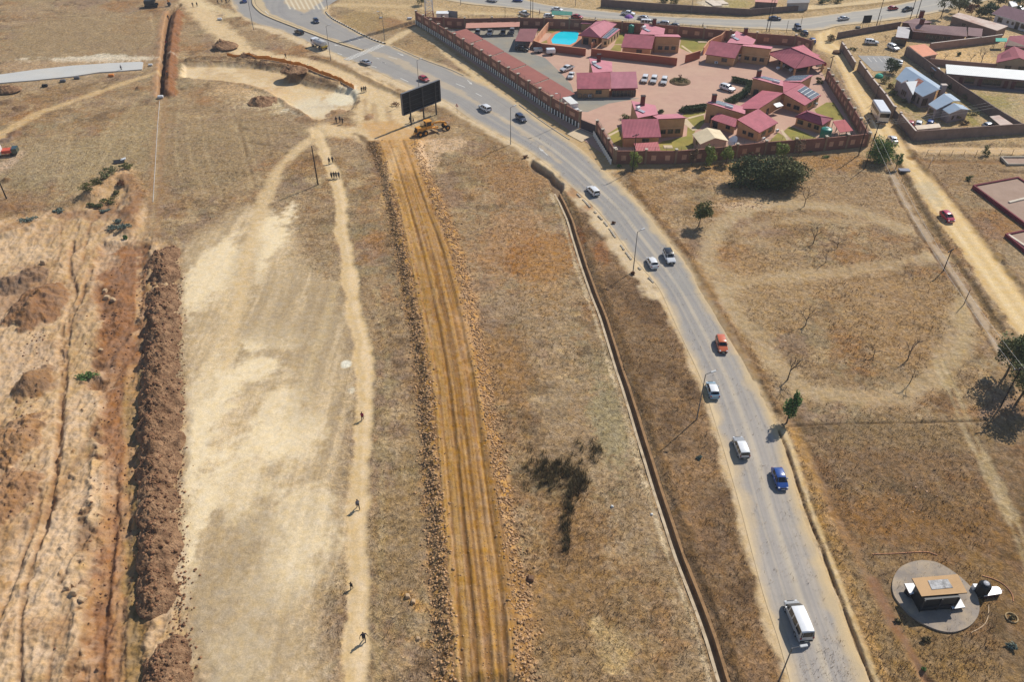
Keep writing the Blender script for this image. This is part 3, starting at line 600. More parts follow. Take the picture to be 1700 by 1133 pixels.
def main_paint(U, V):
 paint(np.ones(NV), (149, 146, 145))
 near = sstep(95, 60, Y); paint(near, (178, 169, 162), .9)           # the lower stretch is older and dustier
 seam = dline(pts([(1090, 497), (1180, 486)]), 0.0); step = ((Y < G(1135, 491).y + (X-G(1135, 491).x)*.1)).astype(float)
 paint(step, (160, 154, 150), .55)
 paint(sstep(0, .7, stripes(U, V, 5, 22, 1)), (158, 152, 146), .4); paint(sstep(0, .7, stripes(U, V, 8, 30, 1)), (128, 127, 131), .35)
 two = sstep(G(700, 135).y, G(760, 150).y, -Y+2*G(700, 135).y)  # below the junction: two lanes
 low = (Y < 168).astype(float)
 for u0, wd, c, kk in [(.5, .07, (190, 178, 160), .6), (.22, .05, (134, 133, 138), .35), (.38, .05, (138, 136, 140), .3), (.66, .05, (138, 136, 140), .3), (.82, .04, (136, 134, 138), .3), (.30, .03, (176, 166, 154), .45), (.74, .03, (176, 166, 154), .4)]:
  paint(low*sstep(wd, wd*.2, np.abs(U-u0) + .008*nB), c, kk)
 er = dline(gp(rr, 3), 0.0); el = dline(gp(rl, 3), 0.0)
 paint(sstep(.1, .6, nB), (150, 147, 144), .4); paint(sstep(1.5, .1, el + .6*nA + .6*nB), (196, 174, 140), .6); paint(sstep(1.7, .2, er + .5*nA + .5*nB), (194, 172, 136), .8)
 paint(sstep(.5, 0, el + .4*nA), (206, 184, 150), .9); paint(sstep(.5, 0, er + .4*nA), (200, 176, 138), .9)
 # flush median of worn yellow hatching after the kerbed island
 d = dline(pts([(604, 83), (650, 97), (700, 122), (760, 152), (800, 176), (862, 215), (930, 270)]), [1.4, 1.5, 1.3, 1.0, .6, .5, .4]); paint(sstep(.5, -.5, d + .7*nA), (188, 170, 144), .6)
 d = sdpoly(pts([(472, -10), (470, 4), (488, 14), (505, 22), (520, 14), (534, 2), (538, -10)])); paint(sstep(.6, -.6, d + .5*nA), (190, 168, 134), .8)
 d = dline(pts([(424, -10), (430, 8), (442, 22), (470, 34), (540, 62), (602, 84)]), [1.6, 1.6, 1.0, .8, .8, .8]); paint(sstep(.5, -.3, d + .4*nA), (196, 174, 136), .8)
 for x in range(476, 534, 8): d = dline(pts([(x-2, 0), (x+6, 15)]), .16); paint(sstep(.15, 0, d), (222, 214, 194), .7)
 for k in range(7):    # cracks and repair seams
  f = random.random(); i = int(f*(len(rl)-2)); q = rl[i]; x = q[0]+random.uniform(10, 60)
  paint(sstep(.08, 0, dline(pts([(x, q[1]+random.uniform(0, 20)), (x+random.uniform(5, 20), q[1]+random.uniform(0, 20))]), .02)), (124, 120, 118), .35)
 paint(sstep(.10, 0, seam + .06*nA), (128, 124, 122), .6)
rrx = rr + []
rrt = [(590, -16), (572, -6), (556, 2), (545, 10)]
paved('main_road', gp(rl[::-1], 8), gp((rrt + rr[1:])[::-1], 8), 1100, 90, .035, main_paint, ASPH, 'grey asphalt road curving down through the veld')
tT = [(830, -14), (900, 6), (994, 17), (1088, 26), (1220, 31), (1307, 31), (1345, 28), (1420, 18), (1455, 13), (1512, 2), (1570, -14)]
tB = [(660, -14), (740, 0), (782, 7), (838, 12), (876, 17), (900, 21), (966, 30), (1032, 34.5), (1113, 40), (1220, 46), (1316, 50), (1360, 50), (1390, 43), (1427, 39), (1493, 31), (1536, 24), (1560, 19), (1620, 6), (1680, -14)]
def top_paint(U, V):
 paint(np.ones(NV), (158, 155, 152)); paint(sstep(0, .7, stripes(U, V, 5, 14, 1)), (172, 166, 158), .6)
 paint(sstep(1.4, .2, dline(gp(tT, 3), 0) + .5*nA), (200, 180, 146), .8); paint(sstep(2.4, .2, dline(gp(tB, 3), 0) + .8*nA), (200, 178, 142), .8)
 paint(sstep(.05, .01, np.abs(U-.5)), (186, 180, 168), .5)
paved('top_road', gp(tB, 6), gp(tT, 6), 420, 26, .03, top_paint, ASPH, 'grey asphalt road across the top with sandy verges')
def sheet(name, poly, z, material, label=None, kind='structure', cat=None, thick=.0, parent=None):
 b_ = MB(); P = poly
 a = sum(P[i].x*P[(i+1) % len(P)].y - P[(i+1) % len(P)].x*P[i].y for i in range(len(P)))
 if a < 0: P = P[::-1]
 if thick: b_.prism([(p.x, p.y) for p in P], z-thick, z)
 else: b_.add([(p.x, p.y, z) for p in P], [tuple(range(len(P)))])
 o = b_.build(name, material, parent); tag(o, label, cat, None, kind); return o
# markings
WHITE = mat('worn_white_paint', lin(222, 218, 208), .8, .12, 3, dirt=lin(150, 146, 142), dirt_amt=.7, dirt_scale=2.5)
cw = MB()
stp = (G(634, 75)-G(576, 99))/19
for i in range(20):
 f = i/19; x = 576 + f*58; y = 99 - f*24
 a = G(x, y); hb_ = (G(x+4.6, y+1.4)-G(x-4.6, y-1.4))/2; cw.obox((a.x, a.y, .046), hb_, stp*.24, (0, 0, .004))
cw.build('crosswalk_marking', WHITE)
COL.objects['crosswalk_marking']['kind'] = 'structure'; COL.objects['crosswalk_marking']['label'] = 'worn white zebra crossing over the main road'
lm = MB()
def dash(p, q, hw=.08):
 a, c = G(*p), G(*q); d = (c-a)/2; n = Vector((-d.y, d.x, 0)).normalized()*hw; lm.obox(((a.x+c.x)/2, (a.y+c.y)/2, .046), d, n, (0, 0, .004))
for p, q in [((645, 94), (659, 98)), ((757, 139), (772, 145)), ((590, 62), (598, 66)), ((578, 66), (584, 69)), ((615, 109), (625, 112)), ((632, 102), (640, 105)), ((540, 62), (548, 65)), ((625, 96), (630, 98)), ((790, 155), (800, 160)), ((665, 130), (678, 136)), ((700, 146), (712, 151)), ((480, 42), (490, 46)), ((440, 18), (446, 24)), ((560, 88), (568, 91))]: dash(p, q, .1)
def arrow(p, q, w_=.35):
 a, c = G(*p), G(*q); d = (c-a); n = Vector((-d.y, d.x, 0)).normalized(); h = a + d*.55
 lm.obox(((a+h)/2 + Vector((0, 0, .046))), (h-a)/2, n*.09, (0, 0, .004))
 lm.add([tuple(h+n*w_+Vector((0, 0, .05))), tuple(h-n*w_+Vector((0, 0, .05))), tuple(c+Vector((0, 0, .05)))], [(0, 1, 2)])
for p, q in [((566, 77), (554, 74)), ((641, 105), (631, 102)), ((660, 88), (671, 93)), ((776, 133), (784, 141)), ((909, 258), (894, 245)), ((570, 72), (560, 68))]: arrow(p, q)
o = lm.build('lane_marking', WHITE); tag(o, 'worn white lane dashes and arrows on the main road', kind='structure')
# raised median with a dark kerb
CONC = mat('concrete', lin(178, 166, 148), .9, .15, 1.2, bump=.3, dirt=lin(120, 108, 92), dirt_amt=.5)
KERB = mat('kerb_grey', lin(120, 108, 92), .9, .25, .8, bump=.3); MED = mat('median_sand', lin(200, 176, 136), .95, .12, .7, bump=.3)
md = [(420, -12), (421, 4), (425, 12), (436, 22), (452, 30), (480, 41), (530, 60), (570, 74), (602, 84)]
def ribbon(name, px, hw, z0, z1, materials, label, kind='structure', smooth=4, cap=.18):
 P = gp(px, smooth); b_ = MB(); n = len(P); prof = [(-hw, z0), (-hw, z1), (-hw+cap, z1+.004), (hw-cap, z1+.004), (hw, z1), (hw, z0)]
 vs = []
 for i, p in enumerate(P):
  d = (P[min(i+1, n-1)]-P[max(i-1, 0)]).normalized(); q = Vector((-d.y, d.x, 0))
  vs += [(p.x+q.x*s_, p.y+q.y*s_, zz) for s_, zz in prof]
 k = len(prof); fs = []; ms = []
 for i in range(n-1):
  for j in range(k-1): fs.append((i*k+j, i*k+j+1, (i+1)*k+j+1, (i+1)*k+j)); ms.append(1 if j == 2 else 0)
 for f, mm in zip(fs, ms): b_.f.append(f); b_.m.append(mm)
 b_.v = vs; b_.f.append(tuple(range(k))); b_.m.append(0)
 o = b_.build(name, materials); bm = bmesh.new(); bm.from_mesh(o.data); bmesh.ops.recalc_face_normals(bm, faces=bm.faces); bm.to_mesh(o.data); bm.free()
 tag(o, label, kind=kind); return o
ribbon('road_median', md, .55, 0, .2, [KERB, MED], 'narrow raised median between the carriageways')
# kerbstones painted black and white round the grassy corner
kb = rows_of(gp([(541, 20), (546, 26), (556, 33.5), (578, 45), (600, 57), (622, 67), (640, 73)], 8), 56)
kw, kk_ = MB(), MB()
for i in range(55):
 a, c = Vector((*kb[i], 0)), Vector((*kb[i+1], 0)); d = (c-a)/2; n = Vector((-d.y, d.x, 0)).normalized()*.16
 (kw if i % 2 else kk_).obox((a+c)/2 + Vector((0, 0, .1)), d, n, (0, 0, .14))
o = kw.build('kerb', [mat('kerb_white', lin(214, 206, 192), .8, .15, 2, dirt=lin(120, 104, 84), dirt_amt=.5)]); tag(o, 'white painted kerb blocks round the grassy corner', kind='structure')
o = kk_.build('kerb', [mat('kerb_black', lin(56, 48, 42), .8, .3, 2)]); tag(o, 'black painted kerb blocks round the grassy corner', kind='structure')
def kerb_line(px, label, hw=.11, z1=.13):
 ribbon('kerb', px, hw, -.2, z1, [CONC, CONC], label, cap=.03)
kerb_line([(652, 77), (700, 98), (746, 115), (770, 126)], 'concrete kerb beside the grass triangle')
kerb_line([(862, 174), (893, 197), (922, 217), (945, 232)], 'concrete kerb below the brick wall')
# broken kerb stones on the left edge
kq = rows_of(gp([(958, 322), (985, 350), (1007, 374), (1047, 430), (1085, 470)], 8), 40); kbm = MB()
for i in range(0, 39):
 if random.random() < .3: continue
 a, c = Vector((*kq[i], 0)), Vector((*kq[i+1], 0)); d = (c-a)*.46; n = Vector((-d.y, d.x, 0)).normalized()*.14; kbm.obox((a+c)/2 + Vector((0, 0, .05)), d, n, (0, 0, .1))
o = kbm.build('kerb', CONC); tag(o, 'broken pale kerb stones along the dusty road edge', kind='structure')
# unfinished concrete road slab, upper left
slab = pts([(-40, 133), (0, 125), (60, 116.5), (120, 110), (180, 106), (233, 103.5), (238, 104.5), (236, 116), (200, 119), (165, 121), (120, 128), (60, 134), (0, 139), (-40, 143)])
SLABM = mat('fresh_concrete', lin(192, 190, 184), .85, .06, .25, dirt=lin(204, 192, 172), dirt_amt=.4, dirt_scale=.12)
sheet('concrete_road', slab, .22, SLABM, 'unfinished pale grey concrete road slab', thick=.35)
# storm drain: floor, two walls and a coping
b_ = MB(); P = DC; n = len(P); prof = [(-.66, .06), (-.34, .08), (-.30, -.62), (.26, -.62), (.32, .04), (.66, .02)]
for i, p in enumerate(P):
 d = (P[min(i+1, n-1)]-P[max(i-1, 0)]).normalized(); q = Vector((d.y, -d.x, 0))
 if q.x < 0: q = -q
 b_.v += [(p.x+q.x*s_, p.y+q.y*s_, zz + (.05*math.sin(i*1.7) if zz > 0 else 0)) for s_, zz in prof]
for i in range(n-1):
 for j in range(5): b_.f.append((i*6+j, i*6+j+1, (i+1)*6+j+1, (i+1)*6+j)); b_.m.append(0 if j == 0 else (2 if j == 4 else 1))
DRN = mat('drain_concrete', lin(150, 128, 100), .95, .2, .8, bump=.4, dirt=lin(104, 82, 58), dirt_amt=.7, dirt_scale=.5); COP = mat('drain_coping', lin(206, 184, 152), .9, .15, .9, bump=.3, dirt=lin(150, 122, 88), dirt_amt=.8, dirt_scale=.8); DRG = mat('drain_bank', lin(150, 116, 80), .95, .3, 1.0, bump=.6)
o = b_.build('storm_drain', [COP, DRN, DRG]); bm = bmesh.new(); bm.from_mesh(o.data); bmesh.ops.recalc_face_normals(bm, faces=bm.faces); bm.to_mesh(o.data); bm.free()
tag(o, 'open concrete storm drain between the road and the veld', kind='structure')
# ---- compound paving
PINK = mat('brick_paving', lin(190, 152, 132), .9, .06, .5, bump=.2, dirt=lin(204, 172, 144), dirt_amt=.6, dirt_scale=.09)
PARK = mat('yard_asphalt', lin(142, 138, 128), .9, .08, .4, dirt=lin(176, 156, 126), dirt_amt=.6, dirt_scale=.12)
LAWN = mat('mown_lawn', lin(150, 136, 66), .95, .28, .25, bump=.5, dirt=lin(112, 122, 48), dirt_amt=.6, dirt_scale=.2)
PATHM = mat('path_slabs', lin(204, 182, 148), .9, .1, 1.0)
sheet('courtyard_paving', pts([(702, 46), (1338, 74), (1434, 244), (1022, 270)]), .012, PINK, 'pinkish brick paving of the walled compound')
sheet('yard_asphalt', pts([(712, 48), (796, 49), (884, 50), (868, 84), (905, 96), (928, 118), (948, 140), (952, 152), (960, 160), (1062, 163), (1010, 172), (975, 186), (950, 184), (900, 145), (830, 105)]), .018, PARK, 'grey asphalt yard in front of the carports')
lawns = [([(903, 48), (975, 46), (975, 50), (945, 54), (930, 62), (929, 72), (897, 71), (925, 58)], 'lawn beside the swimming pool'), ([(1020, 73), (1028, 56), (1040, 56), (1034, 73)], 'narrow lawn beside the pool house'), ([(1013, 83), (1021, 74), (1034, 75), (1030, 86)], 'small lawn patch in front of the pool house'),
         ([(1131, 63), (1170, 65), (1178, 70), (1160, 90), (1147, 88), (1128, 79)], 'lawn beside the second pink-roofed house'), ([(1009, 222), (1030, 209), (1032, 228), (1034, 245), (1020, 240)], 'lawn behind the street wall'),
         ([(1062, 256), (1100, 235), (1140, 226), (1142, 205), (1156, 214), (1150, 226), (1152, 246), (1110, 254)], 'lawn in front of the long lodge house'), ([(1131, 194), (1140, 184), (1172, 184), (1170, 190), (1142, 195)], 'lawn strip below the hedge'), ([(1140, 198), (1168, 191), (1170, 203), (1160, 215), (1148, 212)], 'lawn triangle beside the path'),
         ([(1270, 242), (1292, 220), (1300, 225), (1312, 236)], 'small lawn by the corner room'), ([(1301, 218), (1310, 210), (1318, 212), (1362, 232), (1318, 236)], 'lawn in front of the small hip-roofed cottage'), ([(1352, 182), (1372, 170), (1384, 170), (1402, 198), (1375, 200), (1358, 192)], 'bright lawn behind the small hip-roofed cottage')]
for P, lb in lawns: sheet('lawn', pts(P), .024, LAWN, lb)
for P in [[(1128, 200), (1140, 197), (1158, 216), (1150, 217)], [(1142, 195), (1170, 188), (1170, 190), (1144, 197.5)], [(1295, 216), (1299, 215), (1311, 232), (1306, 233)], [(1009, 224), (1028, 215), (1030, 217), (1011, 227)], [(1130, 76), (1133, 75), (1150, 87), (1147, 88)]]:
 sheet('garden_path', pts(P), .03, PATHM, 'pale slab path across the lawn')
sheet('driveway_apron', pts([(958, 213), (986, 225), (966, 236), (940, 222)]), .05, mat('apron', lin(206, 184, 152), .9, .1, .6), 'pale concrete driveway apron before the dark gate')
sheet('yard_asphalt', pts([(1424, 92), (1475, 93), (1500, 100), (1478, 118), (1450, 118)]), .03, mat('old_lot', lin(150, 148, 146), .9, .1, .3, dirt=lin(180, 168, 150), dirt_amt=.5, dirt_scale=.2), 'small grey parking lot behind the grey wall')
lm2 = MB()
for x in range(1440, 1480, 9):
 a, c = G(x, 95), G(x+7, 103); d = (c-a)/2; n_ = Vector((-d.y, d.x, 0)).normalized()*.07; lm2.obox((a+c)/2 + Vector((0, 0, .036)), d, n_, (0, 0, .004))
o = lm2.build('bay_marking', WHITE); tag(o, 'faded white bay lines in the grey parking lot', kind='structure')
# ------------------------------------------------------------------ vehicles
GLASS = mat('car_glass', (0.012, 0.014, 0.018), .08, .02, 1, spec=.6)
TYRE = mat('tyre_rubber', (0.018, 0.018, 0.019), .9, .15, 4)
RIM = mat('wheel_rim', (0.45, 0.45, 0.46), .35, .08, 6, metal=.6)
LAMP = mat('lamp_lens', (0.75, 0.76, 0.78), .12, .04, 4, spec=.6)
TAIL = mat('tail_lens', (0.28, 0.012, 0.01), .2, .05, 4, spec=.6)
TRIM = mat('black_trim', (0.02, 0.02, 0.022), .6, .1, 4)
def paintm(name, rgb, metal=0.0): return mat('paint_'+name, rgb, .28, .03, .8, metal=metal, spec=.5, coat=.6, dirt=tuple(c*.82+.03 for c in rgb), dirt_amt=.35, dirt_scale=.9)
PAINT = {'white': paintm('white', (.80, .80, .80)), 'silver': paintm('silver', (.46, .48, .51), .3), 'black': paintm('black', (.012, .013, .016)), 'navy': paintm('navy', (.018, .03, .075)), 'blue': paintm('blue', (.02, .075, .30)),
         'red': paintm('red', (.42, .018, .03)), 'crimson': paintm('crimson', (.48, .012, .06)), 'orange': paintm('orange', (.62, .14, .05)), 'lightblue': paintm('lightblue', (.30, .46, .58), .2), 'grey': paintm('grey', (.14, .15, .165), .2), 'green': paintm('green', (.02, .05, .045)), 'cream': paintm('cream', (.72, .68, .6)), 'beige': paintm('beige', (.4, .34, .26), .1)}
# stations: x, belt height, top height, half width, half width of the top, side glass to next?, top glass to next?
PROF = {
 'hatch': ([(-1.92, .62, .64, .70, .66, 0, 0), (-1.86, .93, .97, .80, .72, 0, 0), (-1.72, .97, 1.06, .83, .70, 0, 1), (-1.36, .97, 1.44, .84, .62, 0, 0), (-1.12, .96, 1.49, .85, .63, 1, 0), (-.22, .95, 1.51, .85, .64, 0, 0), (-.12, .95, 1.51, .85, .64, 1, 0), (.45, .94, 1.45, .85, .63, 1, 1), (1.08, .92, 1.0, .84, .74, 0, 0), (1.6, .82, .87, .80, .68, 0, 0), (1.88, .6, .66, .72, .6, 0, 0)], .30, (-1.22, 1.18), .30),
 'sedan': ([(-2.2, .62, .64, .72, .66, 0, 0), (-2.12, .93, .97, .80, .70, 0, 0), (-1.62, .95, 1.02, .84, .70, 0, 1), (-1.05, .94, 1.38, .85, .61, 1, 0), (-.2, .93, 1.43, .86, .63, 0, 0), (-.1, .93, 1.43, .86, .63, 1, 0), (.42, .92, 1.37, .86, .62, 1, 1), (1.1, .9, .98, .85, .74, 0, 0), (1.9, .8, .85, .80, .66, 0, 0), (2.18, .58, .62, .70, .58, 0, 0)], .28, (-1.35, 1.35), .31),
 'suv': ([(-2.25, .75, .78, .78, .72, 0, 0), (-2.2, 1.05, 1.1, .88, .80, 0, 1), (-2.05, 1.06, 1.62, .90, .70, 0, 0), (-1.9, 1.06, 1.7, .91, .71, 1, 0), (-1.15, 1.05, 1.74, .92, .72, 0, 0), (-1.06, 1.05, 1.74, .92, .72, 1, 0), (-.2, 1.05, 1.74, .92, .72, 0, 0), (-.1, 1.05, 1.74, .92, .72, 1, 0), (.48, 1.04, 1.66, .92, .70, 1, 1), (1.05, 1.03, 1.12, .91, .80, 0, 0), (1.95, .98, 1.03, .87, .75, 0, 0), (2.25, .72, .76, .80, .66, 0, 0)], .38, (-1.38, 1.42), .38),
 'pickup': ([(-2.55, .6, .62, .84, .80, 0, 0), (-2.52, 1.0, 1.04, .88, .84, 0, 0), (-.98, 1.0, 1.05, .90, .84, 0, 1), (-.86, 1.02, 1.62, .90, .70, 1, 0), (-.1, 1.02, 1.70, .91, .71, 0, 0), (0, 1.02, 1.70, .91, .71, 1, 0), (.55, 1.02, 1.64, .91, .70, 1, 1), (1.12, 1.02, 1.12, .90, .80, 0, 0), (2.1, .98, 1.02, .87, .74, 0, 0), (2.5, .7, .74, .8, .66, 0, 0)], .42, (-1.55, 1.55), .38),
 'van': ([(-2.62, .75, .8, .84, .80, 0, 0), (-2.58, 1.15, 1.22, .92, .84, 0, 1), (-2.42, 1.18, 1.98, .94, .76, 0, 0), (-2.3, 1.18, 2.1, .94, .76, 1, 0), (-1.2, 1.18, 2.16, .95, .77, 0, 0), (-1.12, 1.18, 2.16, .95, .77, 1, 0), (-.1, 1.18, 2.16, .95, .77, 0, 0), (0, 1.18, 2.16, .95, .77, 1, 0), (.95, 1.17, 2.12, .95, .76, 0, 0), (1.05, 1.16, 2.08, .95, .75, 1, 1), (1.95, 1.1, 1.22, .93, .80, 0, 0), (2.4, .95, 1.0, .88, .74, 0, 0), (2.62, .7, .72, .82, .68, 0, 0)], .36, (-1.55, 1.75), .35),
}
def fset(o):
 bm = bmesh.new(); bm.from_mesh(o.data); bmesh.ops.remove_doubles(bm, verts=bm.verts, dist=1e-4); bmesh.ops.recalc_face_normals(bm, faces=bm.faces)
 for e in bm.edges:
  if len(e.link_faces) == 2 and e.calc_face_angle(0) > R(38): e.smooth = False
 for f in bm.faces: f.smooth = True
 bm.to_mesh(o.data); bm.free()
def vehicle(name, kind, paint_, p, q=None, ang=None, label='', cat='car', group=None, scale=1.0, roof=None, rack=False, z=0.0, tint=None):
 """p: the car's place on the ground in the survey; q: a second survey point its front looks at"""
 a = G(*p)
 if q is not None: b = G(*q); ang = math.atan2(b.y-a.y, b.x-a.x)
 root = empty(name, (a.x, a.y, z), ang, label, cat, group); root.scale = (scale*.8,)*3
 st, zb, ax, wr = PROF[kind]; pm = PAINT[paint_]
 body, glass = MB(), MB(); rings = []
 for (x, belt, top, w_, wt, sg, tg) in st:
  half = [(w_*.86, zb), (w_*.985, zb+.12), (w_*1.0, zb+(belt-zb)*.62), (w_*.97, belt), (wt, top-.05*(top > belt+.3)), (wt*.80, top)]
  rings.append([(x, y, zz) for y, zz in half] + [(x, -y, zz) for y, zz in half[::-1]])
 n = 12
 for i in range(len(st)-1):
  A, B = rings[i], rings[i+1]
  for j in range(n):
   k = (j+1) % n; quad = [A[j], A[k], B[k], B[j]]
   side = j in (3, 7); topf = j in (4, 5, 6)
   isg = (side and st[i][5]) or (topf and st[i][6])
   if isg:
    c = sum((Vector(v) for v in quad), Vector())/4; nn = (Vector(quad[1])-Vector(quad[0])).cross(Vector(quad[3])-Vector(quad[0]))
    if nn.length < 1e-6: continue
    nn.normalize()
    if nn.dot(c-Vector((c.x, 0, .6))) < 0: nn = -nn
    body.add(quad, [(0, 1, 2, 3)])
    g = [c + (Vector(v)-c)*(.90 if side else .93) + nn*.012 for v in quad]
    glass.add(g, [(0, 1, 2, 3)])
   else: body.add(quad, [(0, 1, 2, 3)], 1 if (roof and topf and st[i][2] > st[i][1]+.3 and st[i+1][2] > st[i+1][1]+.3) else 0)
 body.add(rings[0], [tuple(range(n))]); body.add(rings[-1], [tuple(range(n-1, -1, -1))])
 L_ = st[-1][0]; Rr = st[0][0]; W = max(s_[3] for s_ in st)
 bo = body.build('body', [pm] + ([PAINT[roof]] if roof else []), root); fset(bo)
 go = glass.build('window', GLASS if not tint else tint, root);
 bm = bmesh.new(); bm.from_mesh(go.data); bmesh.ops.remove_doubles(bm, verts=bm.verts, dist=.002); bm.to_mesh(go.data); bm.free()
 for x in ax:
  for sd in (-1, 1):
   wb = MB(); wb.tube((x, sd*(W-.22), wr), (x, sd*(W-.005), wr), wr, n=16); wo = wb.build('wheel', TYRE, root)
   rb = MB(); rb.tube((x, sd*(W-.05), wr), (x, sd*(W+.012), wr), wr*.62, wr*.55, n=12); rb.build('rim', RIM, wo)
 hz = st[-2][1]-.12; tz = st[1][1]-.1
 for sd in (-1, 1):
  hb = MB(); hb.obox((L_-.10, sd*st[-2][3]*.74, hz), (.10, 0, -.03), (0, .12, 0), (0, 0, .05)); hb.build('headlight', LAMP, root)
  tb = MB(); tb.obox((Rr+.03, sd*st[1][3]*.84, tz), (.05, 0, 0), (0, .1, 0), (0, 0, .14)); tb.build('taillight', TAIL, root)
  mb_ = MB(); mb_.obox((st[-4][0]-.12 if kind != 'van' else 1.5, sd*(W+.08), st[-4][1]+.06), (.06, 0, 0), (0, .1, 0), (0, 0, .07)); mb_.build('wing_mirror', pm, root)
 for x, s_ in ((L_+.01, .74), (Rr-.01, .8)):
  bb = MB(); bb.obox((x, 0, zb+.15), (.06, 0, 0), (0, W*s_, 0), (0, 0, .10)); bo_ = bb.build('bumper', TRIM if kind in ('suv', 'pickup', 'van') else pm, root)
  nb = MB(); nb.obox((x+(.062 if x > 0 else -.062), 0, zb+.17), (.006, 0, 0), (0, .24, 0), (0, 0, .055)); nb.build('number_plate', mat('number_plate', (.7, .68, .55), .5), bo_)
 gb = MB(); gb.obox((L_+.012, 0, zb+.36), (.03, 0, 0), (0, .42, 0), (0, 0, .07)); gb.build('grille', TRIM, root)
 if rack:
  for sd in (-1, 1): r_ = MB(); r_.tube((-1.7, sd*.62, 1.80), (.1, sd*.62, 1.80), .025, n=6); r_.build('roof_rail', TRIM, root)
 if kind == 'pickup':
  tb = MB(); tb.obox((-1.76, 0, 1.053), (.72, 0, 0), (0, .76, 0), (0, 0, .012)); tb.build('load_bed', TRIM, root)
 return root
V = vehicle
GM = 'vehicles on the main road'
V('minibus', 'van', 'silver', (1323, 1036), (1308, 1000), label='silver white minibus nearest the bottom of the main road', cat='minibus', group=GM, roof='white', scale=1.02)
V('car', 'hatch', 'blue', (1293, 800), (1302, 825), label='bright blue hatchback coming down the lower main road', cat='car', group=GM)
V('car', 'suv', 'silver', (1229, 748), (1219, 722), label='silver car with white roof driving behind the light blue car', cat='car', group=GM, roof='white', scale=.93)
V('car', 'hatch', 'lightblue', (1182, 652), (1175, 630), label='light blue hatchback with white roof beside a street lamp', cat='car', group=GM, roof='white')
V('car', 'suv', 'orange', (1197, 577), (1203, 600), label='orange car coming down the main road', cat='car', group=GM, scale=.92)
V('car', 'suv', 'white', (1110, 431), (1118, 448), label='white off-roader with a dark roof on the bend', cat='car', group=GM, roof='black', rack=True)
V('car', 'hatch', 'white', (1082, 440), (1072, 422), label='white hatchback beside the dark-roofed off-roader on the bend', cat='car', group=GM)
V('car', 'suv', 'white', (984, 321), (970, 307), label='white car driving up the road just past the end of the storm drain', cat='car', group=GM, scale=.95)
V('car', 'suv', 'navy', (865, 200), (880, 212), label='dark navy car coming down beside the brick street wall', cat='car', group=GM, scale=.95)
V('car', 'suv', 'white', (805, 183), (785, 171), label='white estate car next to the big billboard', cat='car', group=GM)
V('car', 'hatch', 'red', (704, 134), (722, 142), label='red hatchback passing behind the top of the billboard', cat='car', group=GM)
V('car', 'sedan', 'silver', (607, 106), (588, 99), label='silver sedan just below the zebra crossing', cat='car', group=GM)
V('car', 'suv', 'black', (497, 56), (478, 48), label='black and gold taxi car on the upper left carriageway', cat='taxi', group=GM, scale=.92, roof=None)
V('car', 'hatch', 'navy', (525, 37), (531, 45), label='dark blue car turning at the junction by the grassy corner', cat='car', group=GM)
V('car', 'hatch', 'blue', (406, 3), (402, -6), label='blue car at the very top left of the main road', cat='car', group=GM)
GT = 'vehicles on the top road'
V('car', 'hatch', 'red', (1482, 16), (1502, 14), label='red hatchback on the top road ahead of a dark pickup', cat='car', group=GT)
V('pickup_truck', 'pickup', 'black', (1506, 18), (1480, 24), label='black pickup on the top road behind a red hatchback', cat='pickup', group=GT)
V('car', 'sedan', 'silver', (1400, 33), (1428, 29), label='silver sedan on the top road near the small dark signboard', cat='car', group=GT)
V('car', 'sedan', 'navy', (1286, 33), (1306, 34), label='dark navy car beside the tall double pole', cat='car', group=GT)
V('pickup_truck', 'pickup', 'white', (1043, 25), (1068, 28), label='white pickup on the top road above the purple umbrella', cat='pickup', group=GT)
V('car', 'hatch', 'silver', (1067, 32), (1050, 29), label='silver and gold hatchback below the white pickup', cat='car', group=GT)
V('car', 'suv', 'white', (817, 2), (800, -1), label='white car at the top edge of the top road', cat='car', group=GT)
V('car', 'hatch', 'blue', (860, 2), (880, 4), label='blue car at the top edge beside a white one', cat='car', group=GT)
V('car', 'sedan', 'white', (925, 18), (950, 22), label='white sedan behind the green market shelter', cat='car', group=GT)
GP = 'cars parked outside the north wall'
V('pickup_truck', 'pickup', 'white', (870, 25), (860, 21), label='white pickup parked outside the wall by the pole', cat='pickup', group=GP)
V('car', 'hatch', 'white', (911, 29), (921, 29), label='small white car parked left of the green market shelter', cat='car', group=GP)
V('car', 'sedan', 'red', (958, 30), (975, 33), label='red car parked right of the green market shelter', cat='car', group=GP)
V('minibus', 'van', 'white', (1075, 42), (1095, 43), label='white minibus behind the purple umbrella', cat='minibus', group=GP)
V('car', 'suv', 'silver', (1100, 42), (1080, 40), label='silver car parked outside the wall behind the minibus', cat='car', group=GP)
V('car', 'hatch', 'grey', (1119, 45), (1100, 43), label='grey car parked outside the wall next to the pedestrian', cat='car', group=GP)
V('car', 'suv', 'navy', (1324, 49), (1330, 56), label='dark car at the corner of the dirt road, uppermost of three', cat='car', group='cars at the dirt road corner')
V('car', 'hatch', 'navy', (1335, 57), (1328, 50), label='dark blue car tucked between two others at the corner', cat='car', group='cars at the dirt road corner')
V('car', 'hatch', 'blue', (1348, 70), (1342, 62), label='blue car at the mouth of the dirt road, lowest of three', cat='car', group='cars at the dirt road corner')
V('car', 'sedan', 'white', (1481, 235), (1472, 222), label='white car on the dirt road beside the green bush', cat='car')
V('car', 'hatch', 'crimson', (1571, 364), (1585, 378), label='crimson hatchback alone on the dirt road', cat='car', scale=1.05)
V('car', 'suv', 'white', (1446, 73), (1460, 74), label='white car on the driveway beside the hedge', cat='car', group='cars on the walled driveway')
V('car', 'suv', 'white', (1482, 82), (1495, 88), label='white off-roader on the driveway near the garage', cat='car', group='cars on the walled driveway')
V('car', 'sedan', 'white', (1493, 107), (1495, 98), label='white car behind the round tree in the grey lot', cat='car')
